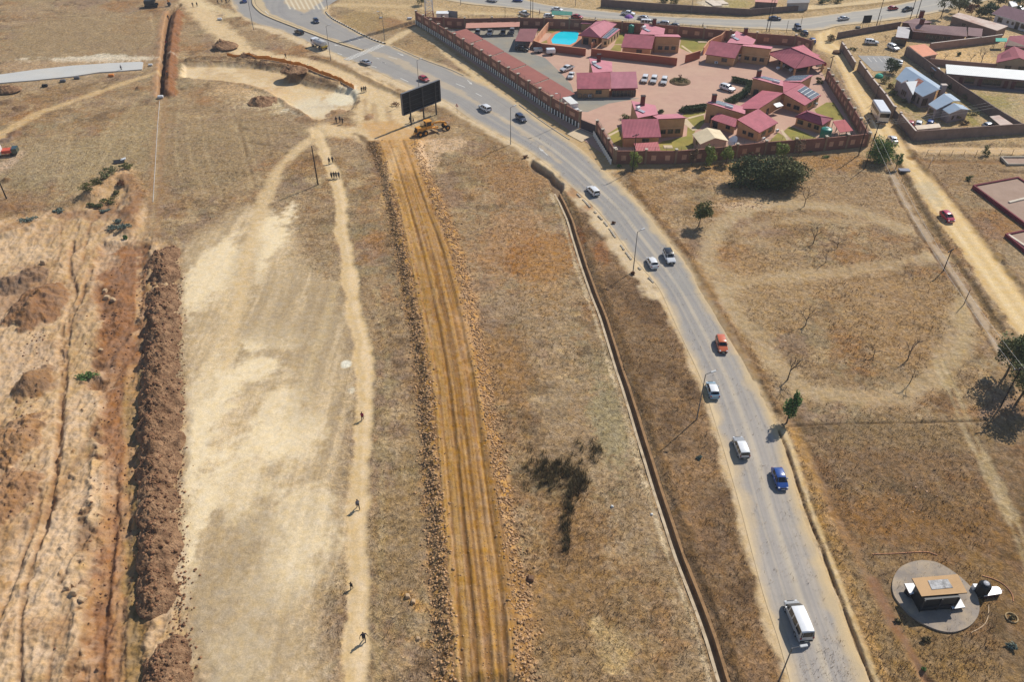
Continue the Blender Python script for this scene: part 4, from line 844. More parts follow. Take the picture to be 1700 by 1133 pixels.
V('car', 'hatch', 'red', (1511, 209), (1513, 204), label='red car behind the long cream box', cat='car', group='cars behind the long cream box')
V('car', 'hatch', 'white', (1524, 209), (1526, 204), label='white car behind the long cream box', cat='car', group='cars behind the long cream box')
V('car', 'hatch', 'blue', (1543, 208), (1545, 203), label='blue car behind the long cream box', cat='car', group='cars behind the long cream box')
V('car', 'hatch', 'silver', (1641, 212), (1655, 210), label='silver car by the lean-to at the grey boundary wall', cat='car')
V('car', 'sedan', 'silver', (1692, 16), (1702, 20), label='silver car beside the white house at the top right', cat='car')
GC = 'cars parked in the brick-paved compound'
V('pickup_truck', 'pickup', 'white', (941, 117), (927, 122), label='white double cab pickup with a black load bed in the compound', cat='pickup', group=GC)
V('car', 'sedan', 'white', (948, 128), (943, 139), label='white car beside the double cab pickup in the compound', cat='car', group=GC)
V('car', 'suv', 'white', (1070, 135), (1065, 147), label='white off-roader, left of the three parked side by side', cat='car', group=GC)
V('car', 'suv', 'white', (1085, 136), (1080, 148), label='white off-roader, middle of the three parked side by side', cat='car', group=GC)
V('car', 'suv', 'white', (1102, 138), (1098, 150), label='white off-roader, right of the three beside the round flower bed', cat='car', group=GC)
V('car', 'suv', 'white', (1207, 150), (1222, 155), label='white off-roader alone by the curved hedge', cat='car', group=GC, scale=1.05)
V('car', 'suv', 'black', (867, 84), (882, 86), label='black car in front of the small brown carport', cat='car', group=GC)
V('car', 'sedan', 'white', (1228, 97), (1231, 106), label='white car between the two front wings of the pink house', cat='car', group=GC)
for i, (x, y, c, t) in enumerate([(793, 56, 'silver', 'silver'), (813, 57, 'white', 'white'), (835, 57, 'grey', 'grey'), (850, 54, 'silver', 'pale')]):
 V('car', 'hatch', c, (x, y), (x-2, y+8), label=['silver car at the left end of the back carport', 'white car under the middle of the back carport', 'grey car under the right half of the back carport', 'silver car at the right end of the back carport'][i], cat='car', group='cars under the back carport')
# ---- white bus on the dirt road
a = G(1458, 196); b2 = G(1474, 222); ang = math.atan2(b2.y-a.y, b2.x-a.x)
bus = empty('bus', (a.x, a.y, 0), ang, 'white bus driving down the dirt road', 'bus')
b_ = MB(); b_.obox((0, 0, 1.62), (3.5, 0, 0), (0, 1.14, 0), (0, 0, 1.17)); bo = b_.build('body', [PAINT['cream']], bus)
bv = bo.modifiers.new('bevel', 'BEVEL'); bv.width = .18; bv.segments = 3
b_ = MB(); b_.obox((0, 0, 2.82), (3.3, 0, 0), (0, 1.0, 0), (0, 0, .06)); b_.build('roof', PAINT['white'], bus)
for sd in (-1, 1):
 for i in range(5):
  b_ = MB(); x = -2.7+i*1.22; b_.obox((x, sd*1.145, 2.02), (.52, 0, 0), (0, .015, 0), (0, 0, .36)); b_.build('window', GLASS, bus)
 for x in (-2.1, 2.2):
  b_ = MB(); b_.tube((x, sd*.9, .46), (x, sd*1.16, .46), .46, n=16); wo = b_.build('wheel', TYRE, bus); b_ = MB(); b_.tube((x, sd*1.14, .46), (x, sd*1.18, .46), .27, n=12); b_.build('rim', RIM, wo)
 b_ = MB(); b_.obox((3.5, sd*.85, .85), (.03, 0, 0), (0, .16, 0), (0, 0, .1)); b_.build('headlight', LAMP, bus)
 b_ = MB(); b_.obox((-3.5, sd*.95, .95), (.03, 0, 0), (0, .1, 0), (0, 0, .18)); b_.build('taillight', TAIL, bus)
b_ = MB(); b_.obox((3.5, 0, 2.0), (.02, 0, 0), (0, 1.0, 0), (0, 0, .45)); b_.build('windscreen', GLASS, bus)
b_ = MB(); b_.obox((-3.5, 0, 2.1), (.02, 0, 0), (0, .85, 0), (0, 0, .3)); b_.build('rear_window', GLASS, bus)
for x in (3.52, -3.52): b_ = MB(); b_.obox((x, 0, .5), (.07, 0, 0), (0, 1.1, 0), (0, 0, .13)); b_.build('bumper', TRIM, bus)
# ---- tank truck on the upper left carriageway
a = G(530, 79); b2 = G(505, 68); ang = math.atan2(b2.y-a.y, b2.x-a.x)
tk = empty('tank_truck', (a.x, a.y, 0), ang, 'white tanker truck heading up past the kerbed median', 'truck'); tk.scale = (.8,)*3
b_ = MB(); b_.obox((-.3, 0, .8), (3.3, 0, 0), (0, .45, 0), (0, 0, .12)); b_.build('chassis', TRIM, tk)
b_ = MB(); b_.obox((2.35, 0, 1.75), (.85, 0, 0), (0, 1.15, 0), (0, 0, .95)); o = b_.build('cab', PAINT['white'], tk); m_ = o.modifiers.new('bevel', 'BEVEL'); m_.width = .16; m_.segments = 3
b_ = MB(); b_.obox((3.2, 0, 2.1), (.02, 0, 0), (0, 1.0, 0), (0, 0, .4)); b_.build('windscreen', GLASS, tk)
for sd in (-1, 1):
 b_ = MB(); b_.obox((2.5, sd*1.15, 2.1), (.4, 0, 0), (0, .015, 0), (0, 0, .35)); b_.build('window', GLASS, tk)
 for x in (2.3, -1.7, -2.8):
  b_ = MB(); b_.tube((x, sd*.8, .5), (x, sd*1.15, .5), .5, n=14); wo = b_.build('wheel', TYRE, tk); b_ = MB(); b_.tube((x, sd*1.14, .5), (x, sd*1.17, .5), .28, n=10); b_.build('rim', RIM, wo)
b_ = MB();
N8 = 20; prof = [(-3.55, .55), (-3.45, .95), (-3.2, 1.05), (1.1, 1.05), (1.3, .95), (1.4, .55)]
vs = []
for x, r in prof:
 for i in range(N8): t = 2*math.pi*i/N8; vs.append((x, 1.15*r*math.cos(t), 1.95+.95*r*math.sin(t)))
fs = [(k*N8+i, k*N8+(i+1) % N8, (k+1)*N8+(i+1) % N8, (k+1)*N8+i) for k in range(5) for i in range(N8)] + [tuple(range(N8)), tuple(5*N8+i for i in range(N8-1, -1, -1))]
b_.add(vs, fs); o = b_.build('tank', mat('tank_grey', (.55, .55, .54), .5, .12, 1, dirt=(.3, .26, .2), dirt_amt=.5), tk); fset(o)
b_ = MB(); b_.tube((-.6, 0, 2.9), (-.6, 0, 3.05), .3, n=12); b_.build('hatch', RIM, tk)
b_ = MB(); b_.obox((-3.5, 0, 1.15), (.25, 0, 0), (0, 1.1, 0), (0, 0, .25)); b_.build('rear_step', mat('truck_yellow', (.5, .36, .06), .6), tk)
# ---- motor grader under the billboard
ga, gb_ = G(692, 226), G(740, 214); ang = math.atan2(gb_.y-ga.y, gb_.x-ga.x)
mg = empty('motor_grader', ((ga.x+gb_.x)/2, (ga.y+gb_.y)/2, 0), ang, 'yellow motor grader parked in front of the billboard', 'grader'); mg.scale = (.84,)*3
YEL = mat('machine_yellow', lin(226, 158, 62), .5, .1, 1.5, dirt=lin(150, 108, 60), dirt_amt=.7, dirt_scale=1.0)
b_ = MB(); b_.obox((-2.9, 0, 1.55), (1.25, 0, 0), (0, .72, 0), (0, 0, .62)); o = b_.build('engine_cover', YEL, mg); m_ = o.modifiers.new('bevel', 'BEVEL'); m_.width = .12; m_.segments = 2
b_ = MB(); b_.obox((-4.15, 0, 1.5), (.12, 0, 0), (0, .62, 0), (0, 0, .5)); b_.build('radiator_grille', TRIM, mg)
b_ = MB(); b_.obox((-4.25, 0, .95), (.35, 0, 0), (0, .5, 0), (0, 0, .16)); b_.tube((-4.5, -.3, 1), (-5.0, -.3, .55), .09, n=6); b_.tube((-4.5, .3, 1), (-5.0, .3, .55), .09, n=6); b_.build('ripper', YEL, mg)
b_ = MB(); b_.tube((-2.6, .3, 2.1), (-2.6, .3, 2.8), .07, n=8); b_.build('exhaust', TRIM, mg)
b_ = MB(); b_.obox((-.85, 0, 3.32), (.85, 0, 0), (0, .85, 0), (0, 0, .07)); cabr = b_.build('cab_roof', YEL, mg)
b_ = MB(); b_.obox((-.85, 0, 1.75), (.75, 0, 0), (0, .74, 0), (0, 0, .4))
for x in (-1.55, -.15):
 for y in (-.7, .7): b_.tube((x, y, 2.1), (x, y, 3.26), .06, n=6)
cabo = b_.build('cab', YEL, mg)
b_ = MB(); b_.obox((-.85, 0, 2.7), (.68, 0, 0), (0, .69, 0), (0, 0, .55)); b_.build('glass', GLASS, cabo)
b_ = MB(); P_ = [(-.2, 1.7), (1.0, 2.35), (2.6, 2.25), (3.9, 1.85), (4.3, 1.5)]
for (x0, z0), (x1, z1) in zip(P_, P_[1:]):
 c = Vector(((x0+x1)/2, 0, (z0+z1)/2)); d = Vector((x1-x0, 0, z1-z0))/2; n_ = Vector((-d.z, 0, d.x)).normalized()*.22; b_.obox(c, d*1.06, (0, .2, 0), n_)
b_.build('front_frame', YEL, mg)
b_ = MB(); b_.obox((4.15, 0, 1.0), (.16, 0, 0), (0, .95, 0), (0, 0, .18)); b_.build('front_axle', YEL, mg)
b_ = MB(); N_ = 8
for i in range(N_):
 t0, t1 = -.9+1.8*i/N_, -.9+1.8*(i+1)/N_
 f = lambda t: (1.35+.25*math.cos(t*1.3), .62+.38*math.sin(t))
 (x0, z0), (x1, z1) = f(t0), f(t1)
 vs = [(x0+.35, -1.8, z0), (x1+.35, -1.8, z1), (x1-.35, 1.8, z1), (x0-.35, 1.8, z0)]; b_.add(vs + [(v[0]+.05, v[1], v[2]) for v in vs], [(0, 1, 2, 3), (7, 6, 5, 4), (0, 4, 5, 1), (2, 6, 7, 3), (0, 3, 7, 4), (1, 5, 6, 2)])
b_.build('blade', mat('worn_steel', (.42, .40, .37), .4, .2, 3, metal=.6), mg)
b_ = MB(); b_.tube((1.2, 0, .98), (1.2, 0, 1.12), .8, n=20); b_.build('circle_gear', YEL, mg)
for sd in (-1, 1):
 b_ = MB(); b_.tube((.6, sd*.45, 2.5), (1.2, sd*.7, 1.1), .07, n=6); b_.build('hydraulic_ram', RIM, mg)
 b_ = MB(); b_.tube((-.1, sd*.25, 1.3), (1.0, sd*.5, 1.05), .09, n=6); b_.build('drawbar', YEL, mg)
for x in (-3.6, -2.1, 4.15):
 for sd in (-1, 1):
  b_ = MB(); b_.tube((x, sd*.78, .68), (x, sd*1.2, .68), .68, n=18); wo = b_.build('wheel', TYRE, mg); b_ = MB(); b_.tube((x, sd*1.18, .68), (x, sd*1.22, .68), .34, n=12); b_.build('rim', YEL, wo)
for sd in (-1, 1): b_ = MB(); b_.obox((4.45, sd*.35, 1.8), (.06, 0, 0), (0, .1, 0), (0, 0, .08)); b_.build('headlight', LAMP, mg)
# ---- white box truck, small trailers in the yard, excavator at the trench head
a = G(947, 187); b2 = G(966, 204); ang = math.atan2(b2.y-a.y, b2.x-a.x)
bt = empty('box_truck', (a.x, a.y, 0), ang, 'white box truck behind the street wall beside the last carport', 'truck'); bt.scale = (.85,)*3
b_ = MB(); b_.obox((-.4, 0, 2.0), (2.5, 0, 0), (0, 1.15, 0), (0, 0, 1.2)); b_.build('cargo_box', mat('box_white', (.74, .72, .68), .6, .08, .6, dirt=(.5, .45, .38), dirt_amt=.4), bt)
b_ = MB(); b_.obox((2.8, 0, 1.3), (.75, 0, 0), (0, 1.0, 0), (0, 0, .8)); o = b_.build('cab', PAINT['white'], bt); m_ = o.modifiers.new('bevel', 'BEVEL'); m_.width = .15; m_.segments = 2
b_ = MB(); b_.obox((3.55, 0, 1.65), (.02, 0, 0), (0, .85, 0), (0, 0, .33)); b_.build('windscreen', GLASS, bt)
b_ = MB(); b_.obox((0, 0, .7), (3.1, 0, 0), (0, .5, 0), (0, 0, .1)); b_.build('chassis', TRIM, bt)
for x in (-1.6, 2.6):
 for sd in (-1, 1): b_ = MB(); b_.tube((x, sd*.75, .42), (x, sd*1.05, .42), .42, n=14); b_.build('wheel', TYRE, bt)
def trailer(p, label, w, l, h, open_):
 a = G(*p); t = empty('trailer', (a.x, a.y, 0), R(8), label, 'trailer', 'trailers by the pool wall'); t.scale = (.9,)*3
 b_ = MB()
 if open_:
  b_.box(-l/2, l/2, -w/2, w/2, .5, .58)
  for (x0, x1, y0, y1) in ((-l/2, l/2, -w/2, -w/2+.05), (-l/2, l/2, w/2-.05, w/2), (-l/2, -l/2+.05, -w/2+.05, w/2-.05), (l/2-.05, l/2, -w/2+.05, w/2-.05)): b_.box(x0, x1, y0, y1, .58, h)
 else: b_.box(-l/2, l/2, -w/2, w/2, .5, h)
 o = b_.build('body', PAINT['white'] if not open_ else PAINT['silver'], t)
 if not open_: m_ = o.modifiers.new('bevel', 'BEVEL'); m_.width = .22; m_.segments = 3
 for sd in (-1, 1): b_ = MB(); b_.tube((0, sd*(w/2+.02), .33), (0, sd*(w/2+.2), .33), .33, n=14); b_.build('wheel', TYRE, t)
 b_ = MB(); b_.tube((l/2, 0, .5), (l/2+1.0, 0, .45), .05, n=6); b_.build('drawbar', TRIM, t)
trailer((893, 87), 'open silver trailer beside the black car in the yard', 1.7, 2.4, 1.25, True)
trailer((914, 90), 'closed white trailer by the pool wall', 1.8, 2.6, 1.7, False)
a = G(252, 11); ex = empty('excavator', (a.x, a.y, 0), R(12), 'dark excavator at the far head of the trench', 'excavator')
for sd in (-1, 1): b_ = MB(); b_.obox((0, sd*1.0, .45), (1.9, 0, 0), (0, .28, 0), (0, 0, .42)); o = b_.build('track', TYRE, ex); m_ = o.modifiers.new('bevel', 'BEVEL'); m_.width = .3; m_.segments = 3
DKM = mat('machine_dark', (.035, .04, .042), .6, .2, 2)
b_ = MB(); b_.obox((-.3, 0, 1.5), (1.5, 0, 0), (0, 1.2, 0), (0, 0, .55)); o = b_.build('engine_house', DKM, ex); m_ = o.modifiers.new('bevel', 'BEVEL'); m_.width = .15
b_ = MB(); b_.obox((.7, .65, 2.2), (.7, 0, 0), (0, .5, 0), (0, 0, .75)); b_.build('cab', GLASS, ex)
b_ = MB(); b_.obox((1.7, 0, 2.9), (1.5, 0, .9), (0, .2, 0), (-.15, 0, .25)); b_.obox((4.0, 0, 3.1), (1.0, 0, -.8), (0, .18, 0), (.15, 0, .2)); b_.build('boom', mat('machine_amber', lin(214, 140, 60), .6, .1, 2), ex)
b_ = MB(); b_.obox((5.0, 0, 1.6), (.25, 0, -.9), (0, .16, 0), (.18, 0, .05)); b_.build('dipper', mat('machine_amber', (1, 1, 1)), ex)
b_ = MB(); b_.obox((5.1, 0, .6), (.4, 0, .1), (0, .5, 0), (-.1, 0, .4)); b_.build('bucket', DKM, ex)
# ------------------------------------------------------------------ buildings
PINKR = None
def corrugated(name, rgb, pitch=.5, ang=0.0, rough=.55, var=.12, dirt=None, depth=.5, dirt_amt=.5):
 """sheet-metal roof: ribs by bump, faded by noise"""
 m = mat(name, rgb, rough, var, .55, spec=.3, dirt=dirt or tuple(c*.7 for c in rgb), dirt_amt=dirt_amt, dirt_scale=.35)
 nt = m.node_tree; b = nt.nodes['Principled BSDF']; L = nt.links.new
 tc = N(nt, 'ShaderNodeTexCoord'); mp = N(nt, 'ShaderNodeMapping'); mp.inputs['Rotation'].default_value = (0, 0, ang); L(tc.outputs['Object'], mp.inputs['Vector'])
 wv = N(nt, 'ShaderNodeTexWave', Scale=1.0/pitch/2, Distortion=.0); wv.bands_direction = 'X'; L(mp.outputs[0], wv.inputs['Vector'])
 bp = N(nt, 'ShaderNodeBump', Strength=depth, Distance=.06); L(wv.outputs['Fac'], bp.inputs['Height']); L(bp.outputs[0], b.inputs['Normal'])
 return m
ROOF = corrugated('pink_roof', lin(184, 100, 110), .45, 0, rough=.75, var=.16, dirt=lin(156, 84, 96), dirt_amt=.7)
ROOFL = corrugated('pale_pink_roof', lin(198, 126, 136), .45, 0, rough=.75, dirt=lin(178, 108, 120))
FASC = mat('maroon_fascia', lin(120, 40, 54), .6, .1, 1)
TAN = mat('tan_plaster', lin(196, 154, 112), .9, .06, .8, bump=.1, dirt=lin(160, 120, 84), dirt_amt=.5, dirt_scale=.5)
WPANE = mat('window_pane', (.02, .024, .03), .1, .05, 1, spec=.6)
WFR = mat('window_frame', lin(110, 92, 76), .6, .1, 3)
BRICK = mat('red_brick', lin(142, 98, 82), .9, .12, 1.4, bump=.3, dirt=lin(120, 84, 68), dirt_amt=.6, dirt_scale=.4)
BRICKP = mat('brick_panel', lin(206, 158, 130), .9, .12, 1.6, bump=.3, dirt=lin(150, 100, 74), dirt_amt=.6, dirt_scale=.6)
PILL = mat('pillar_stone', lin(150, 124, 100), .9, .15, 1.2, bump=.3)
CAPM = mat('pillar_cap', lin(214, 200, 180), .8, .08, 1)
STEEL = mat('post_steel', (.10, .095, .09), .6, .15, 2)
WOOD = mat('pole_wood', (.045, .032, .024), .9, .25, 3, bump=.3)
PANEL = mat('solar_panel', (.12, .14, .17), .15, .08, 1.2, spec=.6)
PFR = mat('solar_frame', (.6, .6, .58), .4, .05, 1)
WHT = mat('white_plastic', (.78, .78, .77), .45, .06, 1)
GREYW = mat('grey_block_wall', lin(140, 118, 106), .95, .14, 1.0, bump=.35, dirt=lin(104, 84, 74), dirt_amt=.6, dirt_scale=.4)
LAV = mat('mauve_plaster', lin(160, 144, 142), .9, .07, .8, dirt=lin(126, 112, 108), dirt_amt=.5, dirt_scale=.5)
def on_plane(px, py, A, B, C_, lift=0.0):
 """survey ray against a roof plane"""
 o = Vector((0, 0, CAM_H)); d = G(px, py) - o; n = (B-A).cross(C_-A).normalized()
 if n.z < 0: n = -n
 t = (A-o).dot(n)/d.dot(n); return o + d*t + n*lift
def recalc(o):
 bm = bmesh.new(); bm.from_mesh(o.data); bmesh.ops.recalc_face_normals(bm, faces=bm.faces); bm.to_mesh(o.data); bm.free(); return o
def roof_quad(root, P, material, t=.14, name='roof', fascia=FASC):
 """P: 3D corners in order; top takes the roof material, the edges the fascia"""
 b_ = MB(); n = len(P); vs = [tuple(p) for p in P] + [(p.x, p.y, p.z-t) for p in P]
 if n == 4: b_.add(vs, [(0, 1, 2), (0, 2, 3)], 0); b_.add(vs, [(6, 5, 4), (7, 6, 4)], 1)
 else: b_.add(vs, [tuple(range(n))], 0); b_.add(vs, [tuple(range(2*n-1, n-1, -1))], 1)
 b_.add(vs, [(i, n+i, n+(i+1) % n, (i+1) % n) for i in range(n)], 1)
 o = b_.build(name, [material, fascia], root)
 bm = bmesh.new(); bm.from_mesh(o.data); bmesh.ops.remove_doubles(bm, verts=bm.verts, dist=1e-4); bmesh.ops.recalc_face_normals(bm, faces=bm.faces); bm.to_mesh(o.data); bm.free()
 return o
def walls_under(root, P, material, inset=.4, t=.16, name='wall', skip=()):
 c = sum(P, Vector())/len(P); b_ = MB(); Q = []
 n = len(P)
 for i in range(n):
  p, a, q = P[i], P[i-1], P[(i+1) % n]
  d = ((a-p).normalized() + (q-p).normalized()); d.z = 0
  e1 = Vector((a.x-p.x, a.y-p.y, 0)).normalized(); e2 = Vector((q.x-p.x, q.y-p.y, 0)).normalized()
  s_ = abs(e1.cross(e2).z) + .2; m_ = Vector((p.x, p.y, 0)) + (e1+e2)*inset/s_
  pl = (P[1]-P[0]).cross(P[2]-P[0]).normalized()
  z = P[0].z - ((m_.x-P[0].x)*pl.x + (m_.y-P[0].y)*pl.y)/pl.z if n >= 3 and abs(pl.z) > .2 else p.z
  if n == 4:   # bilinear-ish safety
   z = min(z, max(v.z for v in P)); z = max(z, min(v.z for v in P))
  Q.append(Vector((m_.x, m_.y, z - t)))
 b_.prism([(q.x, q.y) for q in Q], 0, [q.z for q in Q]); o = recalc(b_.build(name, material, root)); return Q
def opening(root, A, B, f, w_, z0, z1, kind='window', pane=WPANE, out=None, centre=None):
 """a window or door on the wall from A to B at fraction f"""
 A = Vector((A.x, A.y, 0)); B = Vector((B.x, B.y, 0)); d = (B-A).normalized(); n = Vector((d.y, -d.x, 0))
 if centre is not None and (A-centre).dot(n) < 0: n = -n
 p = A + (B-A)*f
 b_ = MB(); b_.obox(p + n*.02 + Vector((0, 0, (z0+z1)/2)), d*w_/2, n*.03, (0, 0, (z1-z0)/2)); o = b_.build(kind, pane, root)
 b_ = MB(); h = (z1-z0)/2; c = p + n*.03 + Vector((0, 0, (z0+z1)/2))
 for s_ in (-1, 1):
  b_.obox(c + d*s_*(w_/2+.03), d*.04, n*.05, (0, 0, h+.07)); b_.obox(c + Vector((0, 0, s_*(h+.035))), d*(w_/2-.011), n*.05, (0, 0, .035))
 if kind == 'window': b_.obox(c, d*.025, n*.045, (0, 0, h-.001))
 b_.build('frame', WFR, o); return o
def chimney(root, base, top_z, z0, w_=.45, name='chimney'):
 p = G(base[0], base[1], z0); b_ = MB(); b_.box(p.x-w_, p.x+w_, p.y-w_*.8, p.y+w_*.8, z0-1.2, top_z)
 o = b_.build(name, mat('chimney_brick', lin(112, 56, 50), .9, .2, 2, bump=.3), root)
 b_ = MB(); b_.box(p.x-w_-.06, p.x+w_+.06, p.y-w_*.8-.06, p.y+w_*.8+.06, top_z, top_z+.12); b_.build('cap', mat('chimney_cap', (.05, .035, .035), .8), o)
def solar(root, corners, nx, ny):
 """corners: four points on the roof"""
 b_, g = MB(), MB(); A, B, C_, D = corners; n = (B-A).cross(D-A).normalized()
 if n.z < 0: n = -n
 g.add([tuple(p + n*.05) for p in corners] + [tuple(p) for p in corners], [(0, 1, 2, 3), (0, 4, 5, 1), (1, 5, 6, 2), (2, 6, 7, 3), (3, 7, 4, 0)])
 for i in range(nx):
  for j in range(ny):
   f = lambda u, v: A*(1-u)*(1-v)+B*u*(1-v)+C_*u*v+D*(1-u)*v + n*.075
   u0, u1, v0, v1 = (i+.07)/nx, (i+.93)/nx, (j+.05)/ny, (j+.95)/ny; b_.add([tuple(f(u0, v0)), tuple(f(u1, v0)), tuple(f(u1, v1)), tuple(f(u0, v1))], [(0, 1, 2, 3)])
 fr = recalc(g.build('solar_array', PFR, root)); recalc(b_.build('cell', PANEL, fr)); return fr
def geyser(root, p, q, plane):
 """solar water heater: flat collector and white tank at its top"""
 A = on_plane(p[0], p[1], *plane, .12); B = on_plane(q[0], q[1], *plane, .12); d = (B-A); n = (plane[1]-plane[0]).cross(plane[2]-plane[0]).normalized(); n = n if n.z > 0 else -n
 s_ = n.cross(d).normalized()*.55
 b_ = MB(); b_.add([tuple(A-s_), tuple(A+s_), tuple(B+s_), tuple(B-s_)] + [tuple(v + n*.09) for v in (A-s_, A+s_, B+s_, B-s_)], [(4, 5, 6, 7), (0, 1, 5, 4), (1, 2, 6, 5), (2, 3, 7, 6), (3, 0, 4, 7)]); o = recalc(b_.build('solar_heater', mat('collector', (.42, .42, .46), .2, .1, 2, spec=.6), root))
 b_ = MB(); c = A + n*.35 - d*.05; b_.tube(c-s_*1.1, c+s_*1.1, .3, n=14); b_.build('tank', WHT, o)
def aircon(root, p, d, n):
 b_ = MB(); b_.obox(p, d*.38, n*.16, (0, 0, .28)); o = b_.build('air_conditioner', WHT, root)
 b_ = MB(); b_.tube(p+n*.161, p+n*.18, .2, n=12); b_.build('fan_grille', STEEL, o)
ORG = Vector((0, 0, 0))
def W3(L): return [G(*p) for p in L]
# --- the four related pink-roofed houses
def kit(name, label, front, wing, rear, chim, gey, roof_front=ROOF, base=0, wz=(4.2, 2.8), win_f=(.55,), wing_w=3, veranda=None, dark_front=False):
 F = W3(front); c = sum(F, Vector())/4
 root = empty(name, (0, 0, 0), 0, label, 'house', 'pink-roofed houses in the walled compound')
 roof_quad(root, F, roof_front); Q = walls_under(root, F, TAN)
 for f in win_f: opening(root, Q[3], Q[2], f, 1.3, .9, 1.7, 'window', centre=c)
 aircon(root, Q[3]*.62+Q[2]*.38+Vector((0, -.2, -Q[3].z*.62-Q[2].z*.38+.5)), Vector((1, 0, 0)), Vector((0, -1, 0)))
 if wing:
  A, B = G(*wing[0]), G(*wing[1]); d = (B-A); n = Vector((-d.y, d.x, 0)).normalized()
  if n.y < 0: n = -n
  back = wing[2]; Wg = [A + n*back - Vector((0, 0, wz[0]-wz[1])), B + n*back - Vector((0, 0, wz[0]-wz[1])), B, A]
  roof_quad(root, Wg, ROOFL); cw_ = sum(Wg, Vector())/4
  Qw = walls_under(root, Wg, TAN, .25)
  for i in range(wing_w): opening(root, Qw[3], Qw[2], (i+.8)/(wing_w+.6), 1.0, .85, 1.65, 'window', centre=cw_)
  b_ = MB(); a_, e_ = Qw[3], Qw[2]; dd = (e_-a_); dd.z = 0; b_.obox(Vector(((a_.x+e_.x)/2, (a_.y+e_.y)/2-.02, 2.0)), dd*.499, Vector((0, .06, 0)), (0, 0, .08)); b_.build('string_course', mat('pale_band', lin(206, 172, 132), .9), root)
 if rear:
  Rr = W3(rear); roof_quad(root, Rr, ROOFL); walls_under(root, Rr, TAN, .2)
  if chim: chimney(root, chim[0], chim[1], Rr[0].z-.2)
  if gey: geyser(root, gey[0], gey[1], (Rr[0], Rr[1], Rr[3]))
 return root, F, Q
z0, z1 = 2.2, 4.2
r6, F6, Q6 = kit('house', 'pink-roofed block in the middle of the courtyard with a paler right half', [(957, 120.5, z1), (1012.6, 119.5, z1), (1014.4, 147, z0), (958, 147.3, z0)], None, [(978, 96, z1), (1016, 102.5, 3.2), (1016.5, 118.5, 3.2), (984, 120.3, z1)], ((994, 100), 5.4), ((986, 107), (997, 114)), win_f=(.66,))
FR = W3([(1013, 119.2, z1-.02), (1056, 118.4, z1-.02), (1059, 145.8, z0-.02), (1014.8, 146.7, z0-.02)]); roof_quad(r6, FR, ROOFL, name='roof'); Qv = walls_under(r6, FR, TAN, .5)
cv = sum(FR, Vector())/4
for i in range(6): opening(r6, Qv[3], Qv[2], (i+.5)/6, 1.0, .1, 1.5, 'window', centre=cv)
b_ = MB(); b_.obox((Qv[3]+Qv[2])/2*1.0 + Vector((0, -.1, -.35)), (Qv[2]-Qv[3])*.5, (0, .05, 0), (0, 0, .22)); b_.build('veranda_beam', FASC, r6)
r3, F3, Q3 = kit('house', 'pink-roofed house nearest the pool, with a high tan wing on its right', [(1037.6, 55.8, z1), (1087.5, 59, z1), (1082.3, 81, z0), (1031, 77.8, z0)], [(1088, 60, z1), (1130.6, 61.2, z1), 6.5], [(1070.4, 38.6, z1), (1104.2, 47, 3.2), (1102, 57.5, 3.2), (1062, 56.5, z1)], ((1086, 40), 5.3), ((1068.5, 47.5), (1078, 52.6)), win_f=(.6,))
r4, F4, Q4 = kit('house', 'pink-roofed house between the lawn wall and the open pavilion', [(1180.4, 67, z1), (1231.9, 74.8, z1), (1220.6, 96.7, z0), (1170.5, 89.7, z0)], [(1232, 75.6, z1), (1280, 81.2, z1), 6.5], [(1222.7, 50.8, z1), (1255, 65.6, 3.2), (1249.5, 74, 3.2), (1207, 70.6, z1)], ((1237.5, 55), 5.2), ((1216.5, 62), (1226, 66.8)), win_f=(.66,))
r7, F7, Q7 = kit('house', 'pink-roofed house by the dark street gate, with a small red awning', [(1031.5, 198, z1), (1092.7, 197, z1), (1097.4, 227.3, z0), (1034.4, 228.8, z0)], [(1092.7, 197.4, z1), (1139.8, 195.3, z1), 5.5], [(1048, 167, z1), (1088, 174.6, 3.0), (1092.7, 189.4, 3.0), (1058.8, 195.8, z1)], ((1066.7, 171.5), 5.6), ((1058.5, 182.5), (1069.5, 187.6)), win_f=(.62,))
aw = W3([(1052, 238, 1.75), (1092, 235.5, 1.75), (1096.5, 250, 1.45), (1057, 252, 1.45)]); roof_quad(r7, aw, corrugated('awning_red', lin(186, 96, 96), .5, 0), .06, 'awning')
b_ = MB()
for p in aw[2:]: b_.tube((p.x*.995, p.y+.15, 0), (p.x*.995, p.y+.15, p.z-.06), .05, n=8)
b_.build('awning_post', STEEL, r7)
# --- long Y-shaped lodge house
r8 = empty('house', (0, 0, 0), 0, 'largest pink-roofed house with branching wings, chimneys and solar panels', 'house', 'pink-roofed houses in the walled compound')
def block(P, material=ROOF, inset=.35, wins=(), t=.14):
 P = W3(P); roof_quad(r8, P, material, t); Q = walls_under(r8, P, TAN, inset); c = sum(P, Vector())/len(P)
 for e, f, w_, za, zb_ in wins: opening(r8, Q[e], Q[(e+1) % len(Q)], f, w_, za, zb_, 'window', centre=c)
 return P, Q
SB, SQ = block([(1259, 180.3, 3.5), (1223.7, 198.2, 3.5), (1261, 220.4, z0), (1292, 203.4, z0)], ROOF, .35, [(1, .35, .7, .9, 1.5), (1, .66, 1.1, .7, 1.5), (2, .3, 1.4, .8, 1.5), (2, .7, 1.4, .8, 1.5)])
SP, SPQ = block([(1265.6, 149.8, z0+.2), (1301, 154, 3.45), (1260, 180.4, 3.45), (1222, 180.5, z0+.1)], ROOF, .3)
EB, EQ = block([(1331.5, 138.4, 3.5), (1300.5, 154.4, 3.5), (1336.2, 175, z0), (1363.5, 158, z0)], ROOF, .35, [(1, .3, .8, .9, 1.5), (1, .68, 1.3, .7, 1.5), (2, .4, 1.6, .8, 1.5), (2, .75, 1.0, .8, 1.5)])
